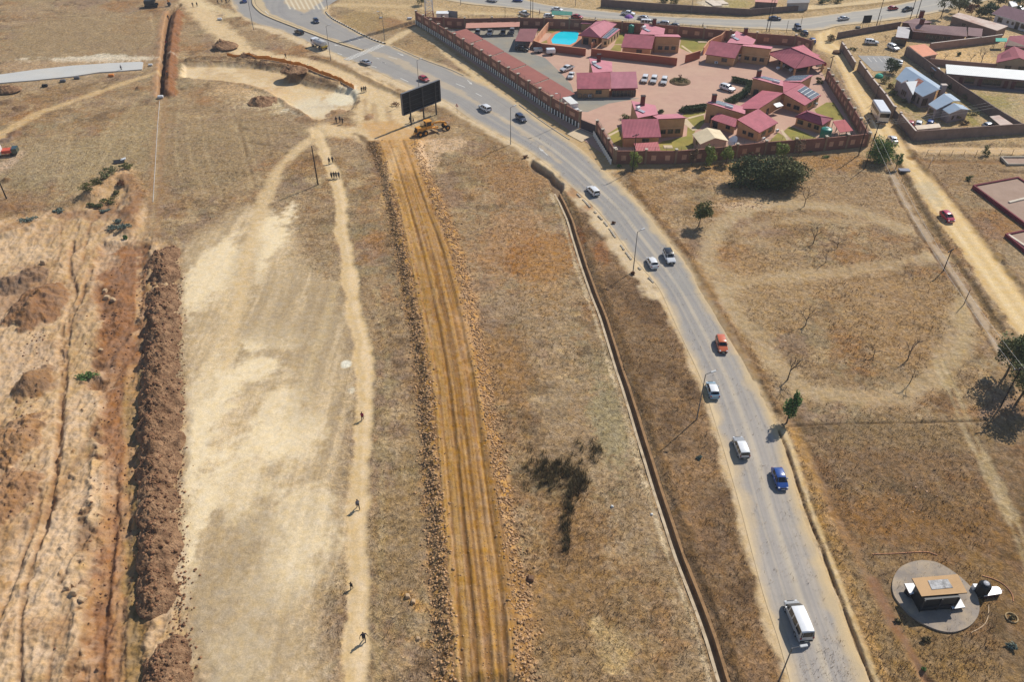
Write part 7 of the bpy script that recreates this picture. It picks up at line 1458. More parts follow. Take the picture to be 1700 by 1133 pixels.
for x, y, wd, h, lf, lb in [(1537, 1064, 18, .5, 'reed', 'grey dry bush below the round platform'), (1678, 1076, 18, .6, 'blue', 'grey bush at the lower right corner'), (1491, 1034, 12, .4, 'reed', 'dry tuft left of the round platform'), (1342, 252, 16, .4, 'green', 'fresh green patch below the south wall') , (1372, 262, 18, .45, 'green', 'bright green weeds at the foot of the south wall'), (1028, 278, 10, .7, 'green', 'green weed at the corner of the brick walls'), (700, 183, 14, 1.0, 'rust', 'brown bush behind the billboard'), (657, 176, 15, 1.1, 'rust', 'reddish brown bush left of the billboard'), (1161, 762, 14, .35, 'blue', 'grey-green weed on the road verge, left one'), (872, 262, 12, .6, 'rust', 'rust-coloured bush above the mouth of the storm drain'), (1051, 456, 10, .6, 'rust', 'rust-coloured weeds at the foot of the middle street lamp'), (1018, 372, 8, .6, 'rust', 'rust-coloured clump at the road edge by the drain'), (1534, 1112, 8, .3, 'green', 'tiny green shoot near the bottom right')]:
 bush('shrub', lb, (x, y), wd, h, lf, 220, .2, 'shrub', 'scattered low shrubs', .7)
# bare trees
def bare(label, base, top, seed, kind=1.0, group='bare saplings in the right-hand field'):
 g = G(*base); h = zat(base, top); r_ = random.Random(seed); t = empty('bare_tree', (g.x, g.y, ground_z(g.x, g.y)-.05), 0, label, 'tree', group); tk_, br = MB(), MB()
 def grow(mb, p, d, l, r, lev):
  q = p + d*l; mb.tube(p, q, r, r*.6, 5 if lev < 2 else 3, cap=False)
  if lev >= 4: return
  for i in range(3 if lev < 3 else 2):
   a = r_.uniform(0, 6.28); sp = r_.uniform(.45, .95); e = d.orthogonal().normalized(); e2 = d.cross(e); nd = (d + (e*math.cos(a)+e2*math.sin(a))*sp + Vector((0, 0, .12))).normalized(); grow(br, p + d*l*r_.uniform(.55, 1), nd, l*r_.uniform(.6, .85), r*.62, lev+1)
 grow(tk_, Vector((0, 0, 0)), Vector((r_.uniform(-.06, .06), r_.uniform(-.06, .06), 1)).normalized(), h*.42*kind, max(.06, h*.024), 0)
 tk_.build('trunk', BARK, t); br.build('crown', TWIG, t)
for i, (b_, tp, lb) in enumerate([((1350, 404.4), (1359, 370.6), 'bare sapling left of the close pair in the upper field'), ((1389.7, 411.8), (1395.6, 391), 'bare sapling, right one of the close pair in the upper field'), ((1370, 436.8), (1376.5, 414.7), 'bare sapling, lower one of the close pair in the upper field'), ((1336.8, 541), (1345.6, 508.8), 'tall bare tree on the worn loop in mid field'), ((1335, 342.6), (1336, 311.8), 'thin single-stemmed sapling near the big thicket'), ((1449.3, 593.4), (1456, 569), 'small bare sapling left of two in the lower field'), ((1506.7, 598), (1522.8, 562.5), 'bare tree leaning up the slope in the lower field'), ((1510, 637), (1519.4, 609.5), 'bare tree with a twiggy crown, lowest of the right group'), ((1307.4, 630.8), (1314.5, 588), 'large bare tree beside the main road')]): bare(lb, b_, tp, 30+i)
for i, (b_, tp, lb) in enumerate([((1628, 106), (1624, 78), 'bare brown tree in the sandy yard'), ((1610, 104), (1612, 86), 'small bare tree with a dark trunk in the sandy yard'), ((1565, 104), (1566, 88), 'thin bare tree at the left of the sandy yard'), ((1470, 68), (1474, 56), 'bare shrub beside the white car on the driveway'), ((1617, 41), (1612, 20), 'bare forked trunk in front of the rusty white roof'), ((630, 32), (628, 18), 'withered little tree by the lamp on the grass island')]): bare(lb, b_, tp, 60+i, 1.0, 'bare trees beyond the road')
# reeds in the damp hollow, dry grass, stones: nobody could count them
def blades(XY, h, wd, tilt, k):
 """k thin blades per point; returns quads"""
 n = len(XY); P = np.repeat(XY, k, 0); m = n*k; a = rng.random(m)*6.283; d = np.stack([np.cos(a), np.sin(a)], 1); hh = np.repeat(h, k)*(.6+.7*rng.random(m)); t = tilt*(.3+rng.random(m)); w_ = wd*(.7+.6*rng.random(m))
 base = np.concatenate([P[:, :2] + d*.04*rng.random(m)[:, None], P[:, 2:]], 1); px_ = np.stack([-d[:, 1], d[:, 0], np.zeros(m)], 1)*w_[:, None]; tip = base + np.concatenate([d*(hh*t)[:, None], hh[:, None]], 1)
 return np.stack([base-px_, base+px_, tip+px_*.25, tip-px_*.25], 1)
def gz(x, y):
 i = np.clip(np.searchsorted(Yr, y), 1, len(Yr)-1); j = NX+np.clip(((x/HW[i]+1)/2*1149).astype(int), 0, 1149); return Zg[i, j], i*NC+j
C0, GR0 = GROUND_C, GROUND_GR
def sow(name, label, n, hmin, hmax, wd, k, tilt, material, sel, area=None, kind='stuff'):
 yy = 36 + 120*rng.random(n*2)**1.25; xx = (rng.random(n*2)*2-1)*(.62*np.sqrt(yy**2+3000)+4); z, ix = gz(xx, yy); s_ = sel(xx, yy, ix); xx, yy, z = xx[s_][:n], yy[s_][:n], z[s_][:n]
 o = mesh_quads(name, blades(np.stack([xx, yy, z-.02], 1), hmin+(hmax-hmin)*rng.random(len(xx))**2, wd, tilt, k), material); tag(o, label, kind=kind); return o
STRAW = [leafm('straw', lin(196, 164, 118), .3), leafm('dull_grass', lin(120, 96, 66), .35), leafm('rusty_grass', lin(130, 100, 72), .45)]
inroad = lambda x, y: np.zeros(len(x), bool)
nse = lambda x, y, s_, sd: fbm(x, y, s_, sd, 3)
ok = lambda x, y, ix: (GR0[ix] > .75)
sow('dry_grass', 'pale dry grass tufts over the veld', 30000, .10, .30, .018, 4, .8, STRAW[0], lambda x, y, ix: ok(x, y, ix) & (nse(x, y, 5, 71) > -.25))
sow('dry_grass', 'dull brown grass tufts over the veld', 34000, .10, .32, .02, 4, .8, STRAW[1], lambda x, y, ix: ok(x, y, ix) & (nse(x, y, 4, 77) > -.1))
sow('dry_grass', 'rust-coloured grass between the storm drain and the road', 16000, .14, .42, .022, 4, .7, STRAW[2], lambda x, y, ix: ok(x, y, ix) & (C0[ix, 0] > C0[ix, 2]*3.0) & (nse(x, y, 3, 83) > -.2))
c0 = np.array([(G(935, 785).x, G(935, 785).y)]); pt = []
for (x, y, sx, sy, n_) in [(922, 778, 50, 28, 30), (918, 786, 44, 24, 34), (985, 752, 40, 16, 14), (905, 800, 50, 24, 24), (962, 800, 16, 26, 30), (945, 838, 10, 20, 16), (937, 868, 8, 20, 12), (941, 905, 6, 18, 10)]:
 for i in range(n_): q = G(x+random.gauss(0, sx*.45), y+random.gauss(0, sy*.45)); pt.append((q.x, q.y, ground_z(q.x, q.y)))
pt = np.array(pt); o = mesh_quads('reeds', blades(np.repeat(pt, 9, 0) + np.concatenate([rng.normal(size=(len(pt)*9, 2))*.2, np.zeros((len(pt)*9, 1))], 1), .3+.55*rng.random(len(pt)*9), .022, .6, 4), LF['reed']); tag(o, 'dark tussocks of reed in the damp hollow', kind='stuff')
def stones(name, label, XY, smin, smax, material):
 n = len(XY); V8 = np.array([(-1, -.8, -.6), (1, -.9, -.5), (.9, .9, -.6), (-.9, 1, -.5), (-.7, -.6, .7), (.6, -.7, .8), (.7, .6, .6), (-.6, .7, .8)]); s_ = (smin+(smax-smin)*rng.random(n)**2.5)[:, None, None]; a = rng.random(n)*6.28; ca, sa = np.cos(a)[:, None], np.sin(a)[:, None]
 J = V8[None]*(1+.35*rng.normal(size=(n, 8, 3))*.6); Vx = np.stack([J[..., 0]*ca-J[..., 1]*sa, J[..., 0]*sa+J[..., 1]*ca, J[..., 2]*.7], -1)*s_ + np.concatenate([XY[:, :2], (XY[:, 2]+s_[:, 0, 0]*.25)[:, None]], 1)[:, None]
 F = np.array([(0, 3, 2, 1), (4, 5, 6, 7), (0, 1, 5, 4), (1, 2, 6, 5), (2, 3, 7, 6), (3, 0, 4, 7)]); I = (np.arange(n)[:, None, None]*8+F[None]).reshape(-1, 4)
 me = bpy.data.meshes.new(name); me.vertices.add(n*8); me.vertices.foreach_set('co', Vx.reshape(-1).astype(np.float32)); m = len(I); me.loops.add(m*4); me.polygons.add(m); me.loops.foreach_set('vertex_index', I.reshape(-1).astype(np.int32)); me.polygons.foreach_set('loop_start', np.arange(0, m*4, 4, dtype=np.int32)); me.polygons.foreach_set('loop_total', np.full(m, 4, np.int32)); me.materials.append(material); me.update()
 o = bpy.data.objects.new(name, me); COL.objects.link(o); tag(o, label, kind='stuff'); return o
def along(px, n, sd_, smooth=5):
 Q = rows_of(gp(px, smooth), 400); i = (399*rng.random(n)**.8).astype(int); q = Q[i] + rng.normal(size=(n, 2))*sd_; z, _ = gz(q[:, 0], q[:, 1]); return np.concatenate([q, z[:, None]], 1)
OCH = leafm('ochre_stone', lin(172, 136, 98), .5); SOILC = leafm('soil_clod', lin(128, 92, 66), .35)
mid = lambda A_, B_: [((a[0]+b_[0])/2, (a[1]+b_[1])/2) for a, b_ in zip(A_, B_)]
stones('rubble', 'ochre rubble along the edges of the construction road', np.concatenate([along(mid(gL, gl), 6500, .6), along(mid(gr, gR), 5200, .6), along(gL, 1000, .6), along(gR, 1100, .6)]), .03, .16, OCH)
stones('gravel', 'loose gravel on the construction road', np.concatenate([along(gmid(f), 900, .5) for f in (.1, .25, .45, .55, .7, .92)]), .02, .06, OCH)
clod = [along([(292, 430), (294, 600), (292, 800), (296, 960), (306, 1120)], 1700, .55), along([(238, 430), (240, 600), (236, 800), (234, 1000)], 700, .5), along([(200, 420), (195, 560), (190, 760), (170, 1000)], 500, 1.6), along([(62, 520), (48, 650), (30, 740), (18, 840)], 260, 1.3)]
stones('clods', 'scattered clods of dug earth', np.concatenate(clod), .03, .15, SOILC)
stones('rubble', 'scattered pale stones over the veld', np.concatenate([along([(1200, 340), (1235, 345), (1265, 338)], 160, .9), along([(340, 98), (430, 106), (500, 125)], 150, .6), along([(370, 195), (495, 200)], 90, .5), along([(1600, 320), (1660, 390)], 40, 2), along([(1440, 812), (1500, 820), (1550, 815)], 40, 1.3)]), .03, .13, leafm('pale_stone', lin(196, 160, 128), .3))
for i, (x, y, s_, lb) in enumerate([(881, 963, .4, 'single dark boulder right of the construction road'), (124, 985, .42, 'pale boulder at the top of the broken rock cluster'), (113, 975, .35, 'pale boulder left in the broken rock cluster'), (120, 970, .3, 'small grey rock in the broken rock cluster'), (135, 997, .4, 'isolated pale boulder below the rock cluster'), (108, 979, .28, 'small rock at the left rim of the cluster'), (176, 490, .5, 'flat pale slab rock on the trench edge'), (172, 478, .5, 'pale slab rock above another on the trench edge'), (186, 495, .4, 'pale rock hanging over the trench'), (165, 575, .3, 'small pale rock on the cut edge'), (72, 434, .5, 'grey rock on the left mound'), (686, 1000, .3, 'ochre rock in the washed gully, upper'), (694, 1062, .26, 'ochre rock in the washed gully, lower'), (677, 992, .3, 'ochre rock at the left end of the gully'), (1016, 842, .17, 'white stone on the veld left of the storm drain'), (1082, 855, .16, 'pale stone beside the storm drain')]):
 g = G(x, y); b_ = MB(); V8 = [(-1, -.8, -.6), (1, -.9, -.5), (.9, .9, -.6), (-.9, 1, -.5), (-.7, -.6, .7), (.6, -.7, .8), (.7, .6, .6), (-.6, .7, .8)]; r_ = random.Random(i)
 b_.add([tuple(c*s_*(1+r_.uniform(-.3, .3)) for c in v) for v in V8], [(0, 3, 2, 1), (4, 5, 6, 7), (0, 1, 5, 4), (1, 2, 6, 5), (2, 3, 7, 6), (3, 0, 4, 7)]); o = b_.build('rock', mat('rock_dark' if i == 0 else ('rock_white' if i > 13 else 'rock_pale'), lin(116, 88, 66) if i == 0 else (lin(226, 222, 214) if i > 13 else lin(190, 160, 124)), .95, .15, 2, bump=.5)); md_ = o.modifiers.new('bevel', 'BEVEL'); md_.width = s_*.25; md_.segments = 2
 o.location = (g.x, g.y, ground_z(g.x, g.y)+s_*.3); tag(o, lb, 'rock', 'single rocks')
# ------------------------------------------------------------------ tipped heaps of dark soil
SOIL = nodes('heap_soil'); m, nt, b = SOIL; L = nt.links.new; SOIL = m
geo = N(nt, 'ShaderNodeNewGeometry'); g1 = noise(.8, 6, .7); g2 = noise(4, 4, .7)
rmp = N(nt, 'ShaderNodeMix', data_type='RGBA'); rmp.inputs[6].default_value = (*lin(120, 88, 64), 1); rmp.inputs[7].default_value = (*lin(190, 150, 114), 1); L(mrange(g1.outputs['Fac'], .35, .65, 0, 1).outputs[0], rmp.inputs[0])
s2 = N(nt, 'ShaderNodeVectorMath', operation='SCALE'); L(rmp.outputs[2], s2.inputs[0]); L(mrange(g2.outputs['Fac'], .3, .7, .75, 1.25).outputs[0], s2.inputs['Scale']); L(s2.outputs[0], b.inputs['Base Color']); b.inputs['Roughness'].default_value = .95; b.inputs['Specular IOR Level'].default_value = .1
bp = N(nt, 'ShaderNodeBump', Strength=1.0, Distance=.5); L(g2.outputs['Fac'], bp.inputs['Height']); L(bp.outputs[0], b.inputs['Normal'])
def heap(px, py, rx, ry, h, label, group='tipped heaps of dark soil in a row', material=None, seed=0):
 g = G(px, py); nr_, ns = 34, 84; r, a = np.meshgrid(np.linspace(0, 1, nr_), np.linspace(0, 2*math.pi, ns, endpoint=False), indexing='ij'); x = np.cos(a)*r*rx - .38*rx*(1-r); y = np.sin(a)*r*ry
 wx, wy = x+g.x+seed*31.7, y+g.y; hv = .62+.5*float(_hash(np.array(seed), np.array(7), 5)); nn = fbm(wx, wy, 1.6, 3, 5); nl = fbm(wx, wy, 3.5, 13, 3); rr_ = r*(1+.42*nl+.16*nn); z = (1.2 if seed < 40 else .8)*h*hv*np.clip(1-rr_, 0, 1)**1.05*(1+.35*nn) + (.24*fbm(wx, wy, .6, 8, 3)+.14*np.abs(fbm(wx, wy, .35, 18, 2)))*(r < .98)*np.clip(1.3-r, 0, 1) - .25*np.clip(r-.9, 0, 1)/.1
 vs = np.stack([x, y, z], -1).reshape(-1, 3); fs = [(i*ns+j, i*ns+(j+1) % ns, (i+1)*ns+(j+1) % ns, (i+1)*ns+j) for i in range(nr_-1) for j in range(ns)]
 me = bpy.data.meshes.new('soil_heap'); me.from_pydata(vs.tolist(), [], [f[::-1] for f in fs]); me.polygons.foreach_set('use_smooth', np.ones(len(fs), bool)); me.materials.append(material or SOIL); me.update(); bm = bmesh.new(); bm.from_mesh(me); bmesh.ops.remove_doubles(bm, verts=bm.verts, dist=1e-5); bmesh.ops.recalc_face_normals(bm, faces=bm.faces)
 if sum(f.normal.z for f in bm.faces) < 0: bmesh.ops.reverse_faces(bm, faces=bm.faces)
 bm.to_mesh(me); bm.free(); o = bpy.data.objects.new('soil_heap', me); COL.objects.link(o); o.location = (g.x, g.y, max(-1.2, ground_z(g.x, g.y)-.05)); tag(o, label, 'soil heap', group); return o
row = [(272, 428, 2.8, 3.8, 1.5), (274, 455, 2.6, 3.2, 1.5), (273, 487, 2.7, 3.5, 1.7), (272, 512, 2.8, 2.9, 1.4), (268, 538, 2.8, 3.3, 1.7), (270, 562, 2.8, 3.2, 1.6), (267, 590, 2.8, 3.5, 1.7), (268, 620, 2.8, 3.3, 1.6), (266, 648, 2.9, 3.2, 1.6), (268, 676, 2.8, 3.2, 1.7), (264, 706, 2.8, 3.3, 1.6), (268, 738, 2.8, 3.3, 1.7), (264, 772, 2.7, 3.3, 1.7), (266, 808, 2.6, 3.2, 1.6), (265, 844, 2.5, 3.2, 1.5), (268, 880, 2.5, 3.2, 1.6), (267, 918, 2.5, 3.2, 1.5), (266, 956, 2.4, 2.9, 1.4), (262, 990, 2.1, 2.6, 1.1), (282, 1096, 2.5, 3.2, 1.4), (276, 1132, 2.4, 2.9, 1.3)]
pos = ['topmost heap of the row, nearest the footpath fork', 'second heap from the top, with a sharp peak', 'third heap from the top, dark on its left', 'fourth heap from the top of the row', 'fifth heap from the top, level with the big left mound', 'sixth heap from the top of the row', 'seventh heap from the top of the row', 'eighth heap from the top of the row', 'ninth heap from the top of the row', 'tenth heap from the top of the row', 'eleventh heap, about the middle of the row', 'twelfth heap from the top of the row', 'ninth heap up from the gap near the bottom', 'sixth heap up from the gap near the bottom', 'fifth heap up from the gap near the bottom', 'fourth heap up from the gap near the bottom', 'third heap up from the gap near the bottom', 'second heap up from the gap near the bottom', 'small heap just above the gap near the bottom', 'reddish heap below the gap in the row', 'last heap, cut by the bottom edge']
cl = []
for i, (a, lb) in enumerate(zip(row, pos)):
 o = heap(*a, 'brown earth, '+lb, seed=i); vv = o.data.vertices; k = rng.integers(0, len(vv), 110); cl += [tuple(vv[int(j)].co+o.location) for j in k]
stones('clods', 'clods lying on the tipped heaps', np.array(cl), .04, .2, SOILC)
for i, (a, lb) in enumerate([((437, 170, 3.6, 3.4, 2.0), 'lone dark cone of soil below the pale cutting'), ((375, 80, 3.4, 3.0, 1.9), 'lone brown soil mound beside the sandy track'), ((490, 126, 3.4, 2.8, 1.7), 'brown soil mound at the orange netting'), ((16, 152, 2.8, 2.4, 1.4), 'brown soil mound near the left edge below the slab'), ((413, 96, 2.4, 1.8, 1.0), 'dark flat soil mound behind the orange netting')]): heap(*a, lb, 'single soil mounds', seed=40+i)
# ------------------------------------------------------------------ people
def skin(name, V_, E_, Rd, sub=1, smooth=True):
 """one continuous body grown round a skeleton"""
 me = bpy.data.meshes.new(name); me.from_pydata([tuple(v) for v in V_], E_, []); o = bpy.data.objects.new(name, me); COL.objects.link(o)
 md_ = o.modifiers.new('skin', 'SKIN'); md_.use_smooth_shade = smooth
 for i, r in enumerate(Rd): d = me.skin_vertices[0].data[i]; d.radius = (r, r) if not hasattr(r, '__len__') else r; d.use_root = (i == 0)
 if sub: s_ = o.modifiers.new('sub', 'SUBSURF'); s_.levels = sub; s_.render_levels = sub
 dg = bpy.context.evaluated_depsgraph_get(); m2 = bpy.data.meshes.new_from_object(o.evaluated_get(dg)); bpy.data.objects.remove(o); bpy.data.meshes.remove(me); m2.name = name; return m2
SKIN = mat('skin', (.10, .055, .035), .6, .06, 8); HAIR = mat('hair', (.01, .008, .008), .8, .1, 20)
def pose(step, arm, spread):
 J = {'pel': (0, 0, .92), 'bel': (0, .0, 1.08), 'che': (.02, 0, 1.30), 'nek': (.02, 0, 1.46), 'hd0': (.03, 0, 1.56), 'hd1': (.045, 0, 1.66), 'hd2': (.03, 0, 1.73)}
 for s_, k in ((1, 'l'), (-1, 'r')):
  f = step*s_; J['hip'+k] = (0, .09*s_, .88); J['kne'+k] = (.09+f*.55, .10*s_, .49); J['ank'+k] = (f*1.0-(.12 if f < 0 else 0), .10*s_, .09+(.06 if f < 0 else 0)); J['toe'+k] = (f*1.0+.15-(.12 if f < 0 else 0), .12*s_, .035)
  J['sho'+k] = (.0, .17*s_, 1.40); J['elb'+k] = (-f*arm*.6-.03, (.22+spread*.5)*s_, 1.13); J['wri'+k] = (-f*arm*1.1+.08, (.23+spread)*s_, .90); J['pal'+k] = (-f*arm*1.15+.10, (.23+spread)*s_, .83)
 return J
def person_meshes(step, arm, spread):
 J = pose(step, arm, spread); names, V_, R_, E_ = [], [], [], []
 def add(n, p, r): names.append(n); V_.append(p); R_.append(r); return len(V_)-1
 rad = {'pel': .125, 'bel': .12, 'che': .145, 'nek': .055, 'hd0': .075, 'hd1': .092, 'hd2': .06, 'hip': .095, 'kne': .062, 'ank': .042, 'toe': .035, 'sho': .062, 'elb': .045, 'wri': .03, 'pal': .034}
 for n, p in J.items(): add(n, p, rad[n[:3]] if n[:3] in rad else rad[n])
 I = {n: i for i, n in enumerate(names)}; ln = [('pel', 'bel'), ('bel', 'che'), ('che', 'nek'), ('nek', 'hd0'), ('hd0', 'hd1'), ('hd1', 'hd2')]
 for k in 'lr': ln += [('pel', 'hip'+k), ('hip'+k, 'kne'+k), ('kne'+k, 'ank'+k), ('ank'+k, 'toe'+k), ('che', 'sho'+k), ('sho'+k, 'elb'+k), ('elb'+k, 'wri'+k), ('wri'+k, 'pal'+k)]
 E_ = [(I[a], I[c]) for a, c in ln]
 for k, s_ in (('l', 1), ('r', -1)):
  p = Vector(J['pal'+k])
  for i, (dx, l) in enumerate(((.03, .075), (.01, .085), (-.01, .08), (-.03, .062))): j = add('f', tuple(p+Vector((dx, 0, -.035))), .009); E_.append((I['pal'+k], j)); q = add('f', tuple(p+Vector((dx+.012, -.012*s_, -.035-l))), .0075); E_.append((j, q))
  j = add('f', tuple(p+Vector((.04, -.01*s_, -.01))), .011); E_.append((I['pal'+k], j)); q = add('f', tuple(p+Vector((.055, -.015*s_, -.05))), .009); E_.append((j, q))
 j = add('nose', tuple(Vector(J['hd1'])+Vector((.105, 0, -.005))), .014); E_.append((I['hd1'], j))
 for s_ in (1, -1): j = add('ear', tuple(Vector(J['hd1'])+Vector((-.005, .098*s_, 0))), .018); E_.append((I['hd1'], j))
 body = skin('body', V_, E_, R_)
 def cl(name, keys, rr_, edges):
  return skin(name, [J[k] for k in keys], [(keys.index(a), keys.index(c)) for a, c in edges], rr_)
 shirt = cl('shirt', ['bel', 'pel', 'che', 'nek', 'shol', 'elbl', 'shor', 'elbr'], [.14, .148, .168, .075, .078, .062, .078, .062], [('bel', 'pel'), ('bel', 'che'), ('che', 'nek'), ('che', 'shol'), ('shol', 'elbl'), ('che', 'shor'), ('shor', 'elbr')])
 tr_ = cl('trousers', ['pel', 'hipl', 'knel', 'ankl', 'hipr', 'kner', 'ankr'], [.145, .112, .08, .06, .112, .08, .06], [('pel', 'hipl'), ('hipl', 'knel'), ('knel', 'ankl'), ('pel', 'hipr'), ('hipr', 'kner'), ('kner', 'ankr')])
 h = Vector(J['hd1']); hair = skin('hair', [h+Vector((-.035, 0, .0)), h+Vector((-.015, 0, .06)), h+Vector((.03, 0, .075))], [(0, 1), (1, 2)], [.09, .088, .06])
 shoes = [skin('shoe', [J['ank'+k], J['toe'+k]], [(0, 1)], [.056, .05]) for k in 'lr']
 b_ = MB();
 for s_ in (1, -1): b_.obox(h+Vector((.088, .032*s_, .01)), (.008, 0, 0), (0, .014, 0), (0, 0, .007))
 return [('body', body), ('shirt', shirt), ('trousers', tr_), ('hair', hair), ('shoe', shoes[0]), ('shoe', shoes[1])]
PM = [person_meshes(.24, .9, .03), person_meshes(-.2, .8, .06), person_meshes(.08, .5, .22)]
for S_ in PM:
 for n, m in S_: m.materials.append(SKIN)
CLO = {n: mat('cloth_'+n, c, .85, .12, 6) for n, c in {'black': (.014, .014, .017), 'navy': (.02, .026, .05), 'blue': (.10, .12, .22), 'crimson': (.36, .02, .08), 'brown': (.09, .05, .04), 'white': (.6, .6, .6), 'grey': (.12, .12, .13), 'orange': (.6, .2, .04), 'red': (.4, .03, .03), 'khaki': (.2, .15, .09)}.items()}
def person(px, py, face, top, legs, pi, label, group=None, k=.84, bag=None):
 g = G(px, py); o = empty('person', (g.x, g.y, ground_z(g.x, g.y) if g.y < 150 else max(0, ground_z(g.x, g.y))), R(face), label, 'person', group); o.scale = (k,)*3
 for n, m in PM[pi]:
  c = bpy.data.objects.new(n, m); COL.objects.link(c); c.parent = o
  mm = {'body': SKIN, 'shirt': CLO[top], 'trousers': CLO[legs], 'hair': HAIR, 'shoe': CLO['black']}[n]; c.material_slots[0].link = 'OBJECT'; c.material_slots[0].material = mm
 if bag: b_ = MB(); b_.obox((-.17, 0, 1.22), (.09, 0, 0), (0, .15, 0), (0, 0, .2)); ob = b_.build('backpack', CLO[bag]); ob.location = o.location; ob.rotation_euler = o.rotation_euler; ob.scale = o.scale; md_ = ob.modifiers.new('bevel', 'BEVEL'); md_.width = .05; md_.segments = 2; tag(ob, bag+' backpack worn by '+label.replace('person', 'the person', 1), 'backpack')
GPp = 'people on the footpath'
person(602, 697, 95, 'crimson', 'brown', 1, 'person in a crimson top walking up the middle of the footpath', GPp, .80)
person(595, 844, 110, 'blue', 'black', 0, 'person in a grey-blue shirt on the footpath carrying a pack', GPp, .88, 'grey')
person(584, 978, 80, 'black', 'black', 1, 'small person in dark clothes at the left rim of the footpath', GPp, .68)
person(605, 1064.5, 285, 'navy', 'black', 2, 'person in navy with arms held out, lowest on the footpath', GPp, .9)
for i, (x, y, c, lb) in enumerate([(551, 296, 'black', 'leftmost of the four people abreast on the path, in black'), (555, 295.6, 'navy', 'second from left of the four people abreast on the path'), (558.8, 295.4, 'black', 'third from left of the four people abreast on the path'), (563, 295.6, 'grey', 'rightmost of the four people abreast, in dark grey')]): person(x, y, 275+i*4, c, 'black', i % 3, lb, 'four people walking abreast on the path')
person(547, 271.5, 270, 'black', 'navy', 1, 'left one of a pair walking near the leaning pole', 'pair of people on the path'); person(552.6, 270, 268, 'navy', 'black', 0, 'right one of a pair walking near the leaning pole', 'pair of people on the path')
for i, (x, y, lb) in enumerate([(558.6, 204, 'left one of three people where the tracks meet'), (564.6, 203.4, 'middle one of three people where the tracks meet'), (569, 206, 'right one of three people where the tracks meet')]): person(x, y, 90, ['black', 'navy', 'black'][i], 'black', i, lb, 'three people where the tracks meet')
for i, (x, y, lb) in enumerate([(601, 153.6, 'left one of three people on the sandy bank below the netting'), (604.6, 153, 'middle one of three people on the sandy bank below the netting'), (607.6, 152.6, 'right one of three people on the sandy bank below the netting')]): person(x, y, 270, 'black', 'black', i, lb, 'three people on the sandy bank')
person(474.5, 96.4, 0, 'black', 'navy', 1, 'lone person in dark clothes crossing by the orange netting')
person(320.7, 11.6, 90, 'black', 'black', 2, 'left one of two people on the sandy track at the top', 'two people on the sandy track'); person(327.6, 11, 90, 'black', 'brown', 1, 'right one of two people on the sandy track at the top', 'two people on the sandy track')
for i, (x, y, c, lb) in enumerate([(362, 6, 'brown', 'leftmost person of the group by the road at the top'), (369, 4.5, 'white', 'person in white in the group by the road at the top'), (376, 5.5, 'black', 'person in black in the group by the road at the top'), (381, 2.5, 'red', 'person in red in the group by the road at the top')]): person(x, y, 200+60*i, c, 'navy', i % 3, lb, 'group of people by the road at the top')
person(280, 33, 90, 'navy', 'navy', 0, 'trench worker in blue overalls at the head of the trench', 'trench workers'); person(276.5, 76, 90, 'red', 'navy', 1, 'trench worker in a red top halfway along the trench', 'trench workers'); person(279.5, 131, 270, 'orange', 'brown', 2, 'trench worker in an orange vest near the trench end', 'trench workers')
person(680.6, 204, 30, 'black', 'navy', 2, 'person in black beside the left billboard post', 'two people at the billboard'); person(686.5, 204.6, 200, 'navy', 'navy', 1, 'person in blue just right of the left billboard post', 'two people at the billboard')
person(1166, 46.5, 0, 'black', 'black', 1, 'pedestrian in black on the verge behind the north wall'); person(896, 23.5, 180, 'red', 'navy', 2, 'street seller in red between the pickup and the green shelter'); person(202, 117, 0, 'grey', 'black', 1, 'worker in grey at the edge of the concrete slab')
person(988, 36.4, 0, 'black', 'black', 0, 'person in black outside the wall behind the pool house')
# ------------------------------------------------------------------ poles, lamps, wires, billboard and the rest
GALV = mat('galvanised', (.16, .155, .15), .55, .1, 2)
def lamp(base, top, label, arm=(1, 0), group='street lamps along the main road', h=None, z=0.0):
 g = G(*base); h = h or zat(base, top); o = empty('street_lamp', (g.x, g.y, z), math.atan2(arm[1], arm[0]), label, 'street lamp', group); b_ = MB(); b_.tube((0, 0, -.1), (0, 0, h*.35), .085, .075, 8); b_.tube((0, 0, h*.35), (0, 0, h), .065, .05, 8); b_.build('pole', GALV, o)
 b_ = MB(); b_.tube((0, 0, h-.05), (.75, 0, h+.16), .04, .035, 6); b_.build('arm', GALV, o); b_ = MB(); b_.obox((1.0, 0, h+.2), (.34, 0, .05), (0, .13, 0), (0, 0, .07)); ob = b_.build('lamp_head', mat('lamp_head', (.62, .62, .60), .4, .06, 2), o); md_ = ob.modifiers.new('bevel', 'BEVEL'); md_.width = .05; md_.segments = 2
 b_ = MB(); b_.obox((1.05, 0, h+.125), (.2, 0, .03), (0, .09, 0), (0, 0, .02)); b_.build('lens', LAMP, ob); return o
lamp((1156.5, 697), (1169, 622), 'street lamp beside the light blue hatchback', (1, .3)); lamp((1051, 451), (1053, 385), 'street lamp on the bend beside the white hatchback', (.9, .5)); lamp((1293, 1132), (1314, 1070), 'street lamp below the minibus at the bottom of the road', (1, .1), h=5.6)
lamp((847.7, 239.3), (853.5, 178), 'street lamp on the verge left of the navy car', (.9, .5)); lamp((928, 209.5), (924.5, 155), 'street lamp in front of the brick street wall', (-.8, -.5)); lamp((697, 166), (699, 100), 'street lamp hidden behind the billboard', (.9, .5)); lamp((638.5, 66.8), (629, 19.5), 'street lamp on the corner of the grass island', (-.9, -.3))
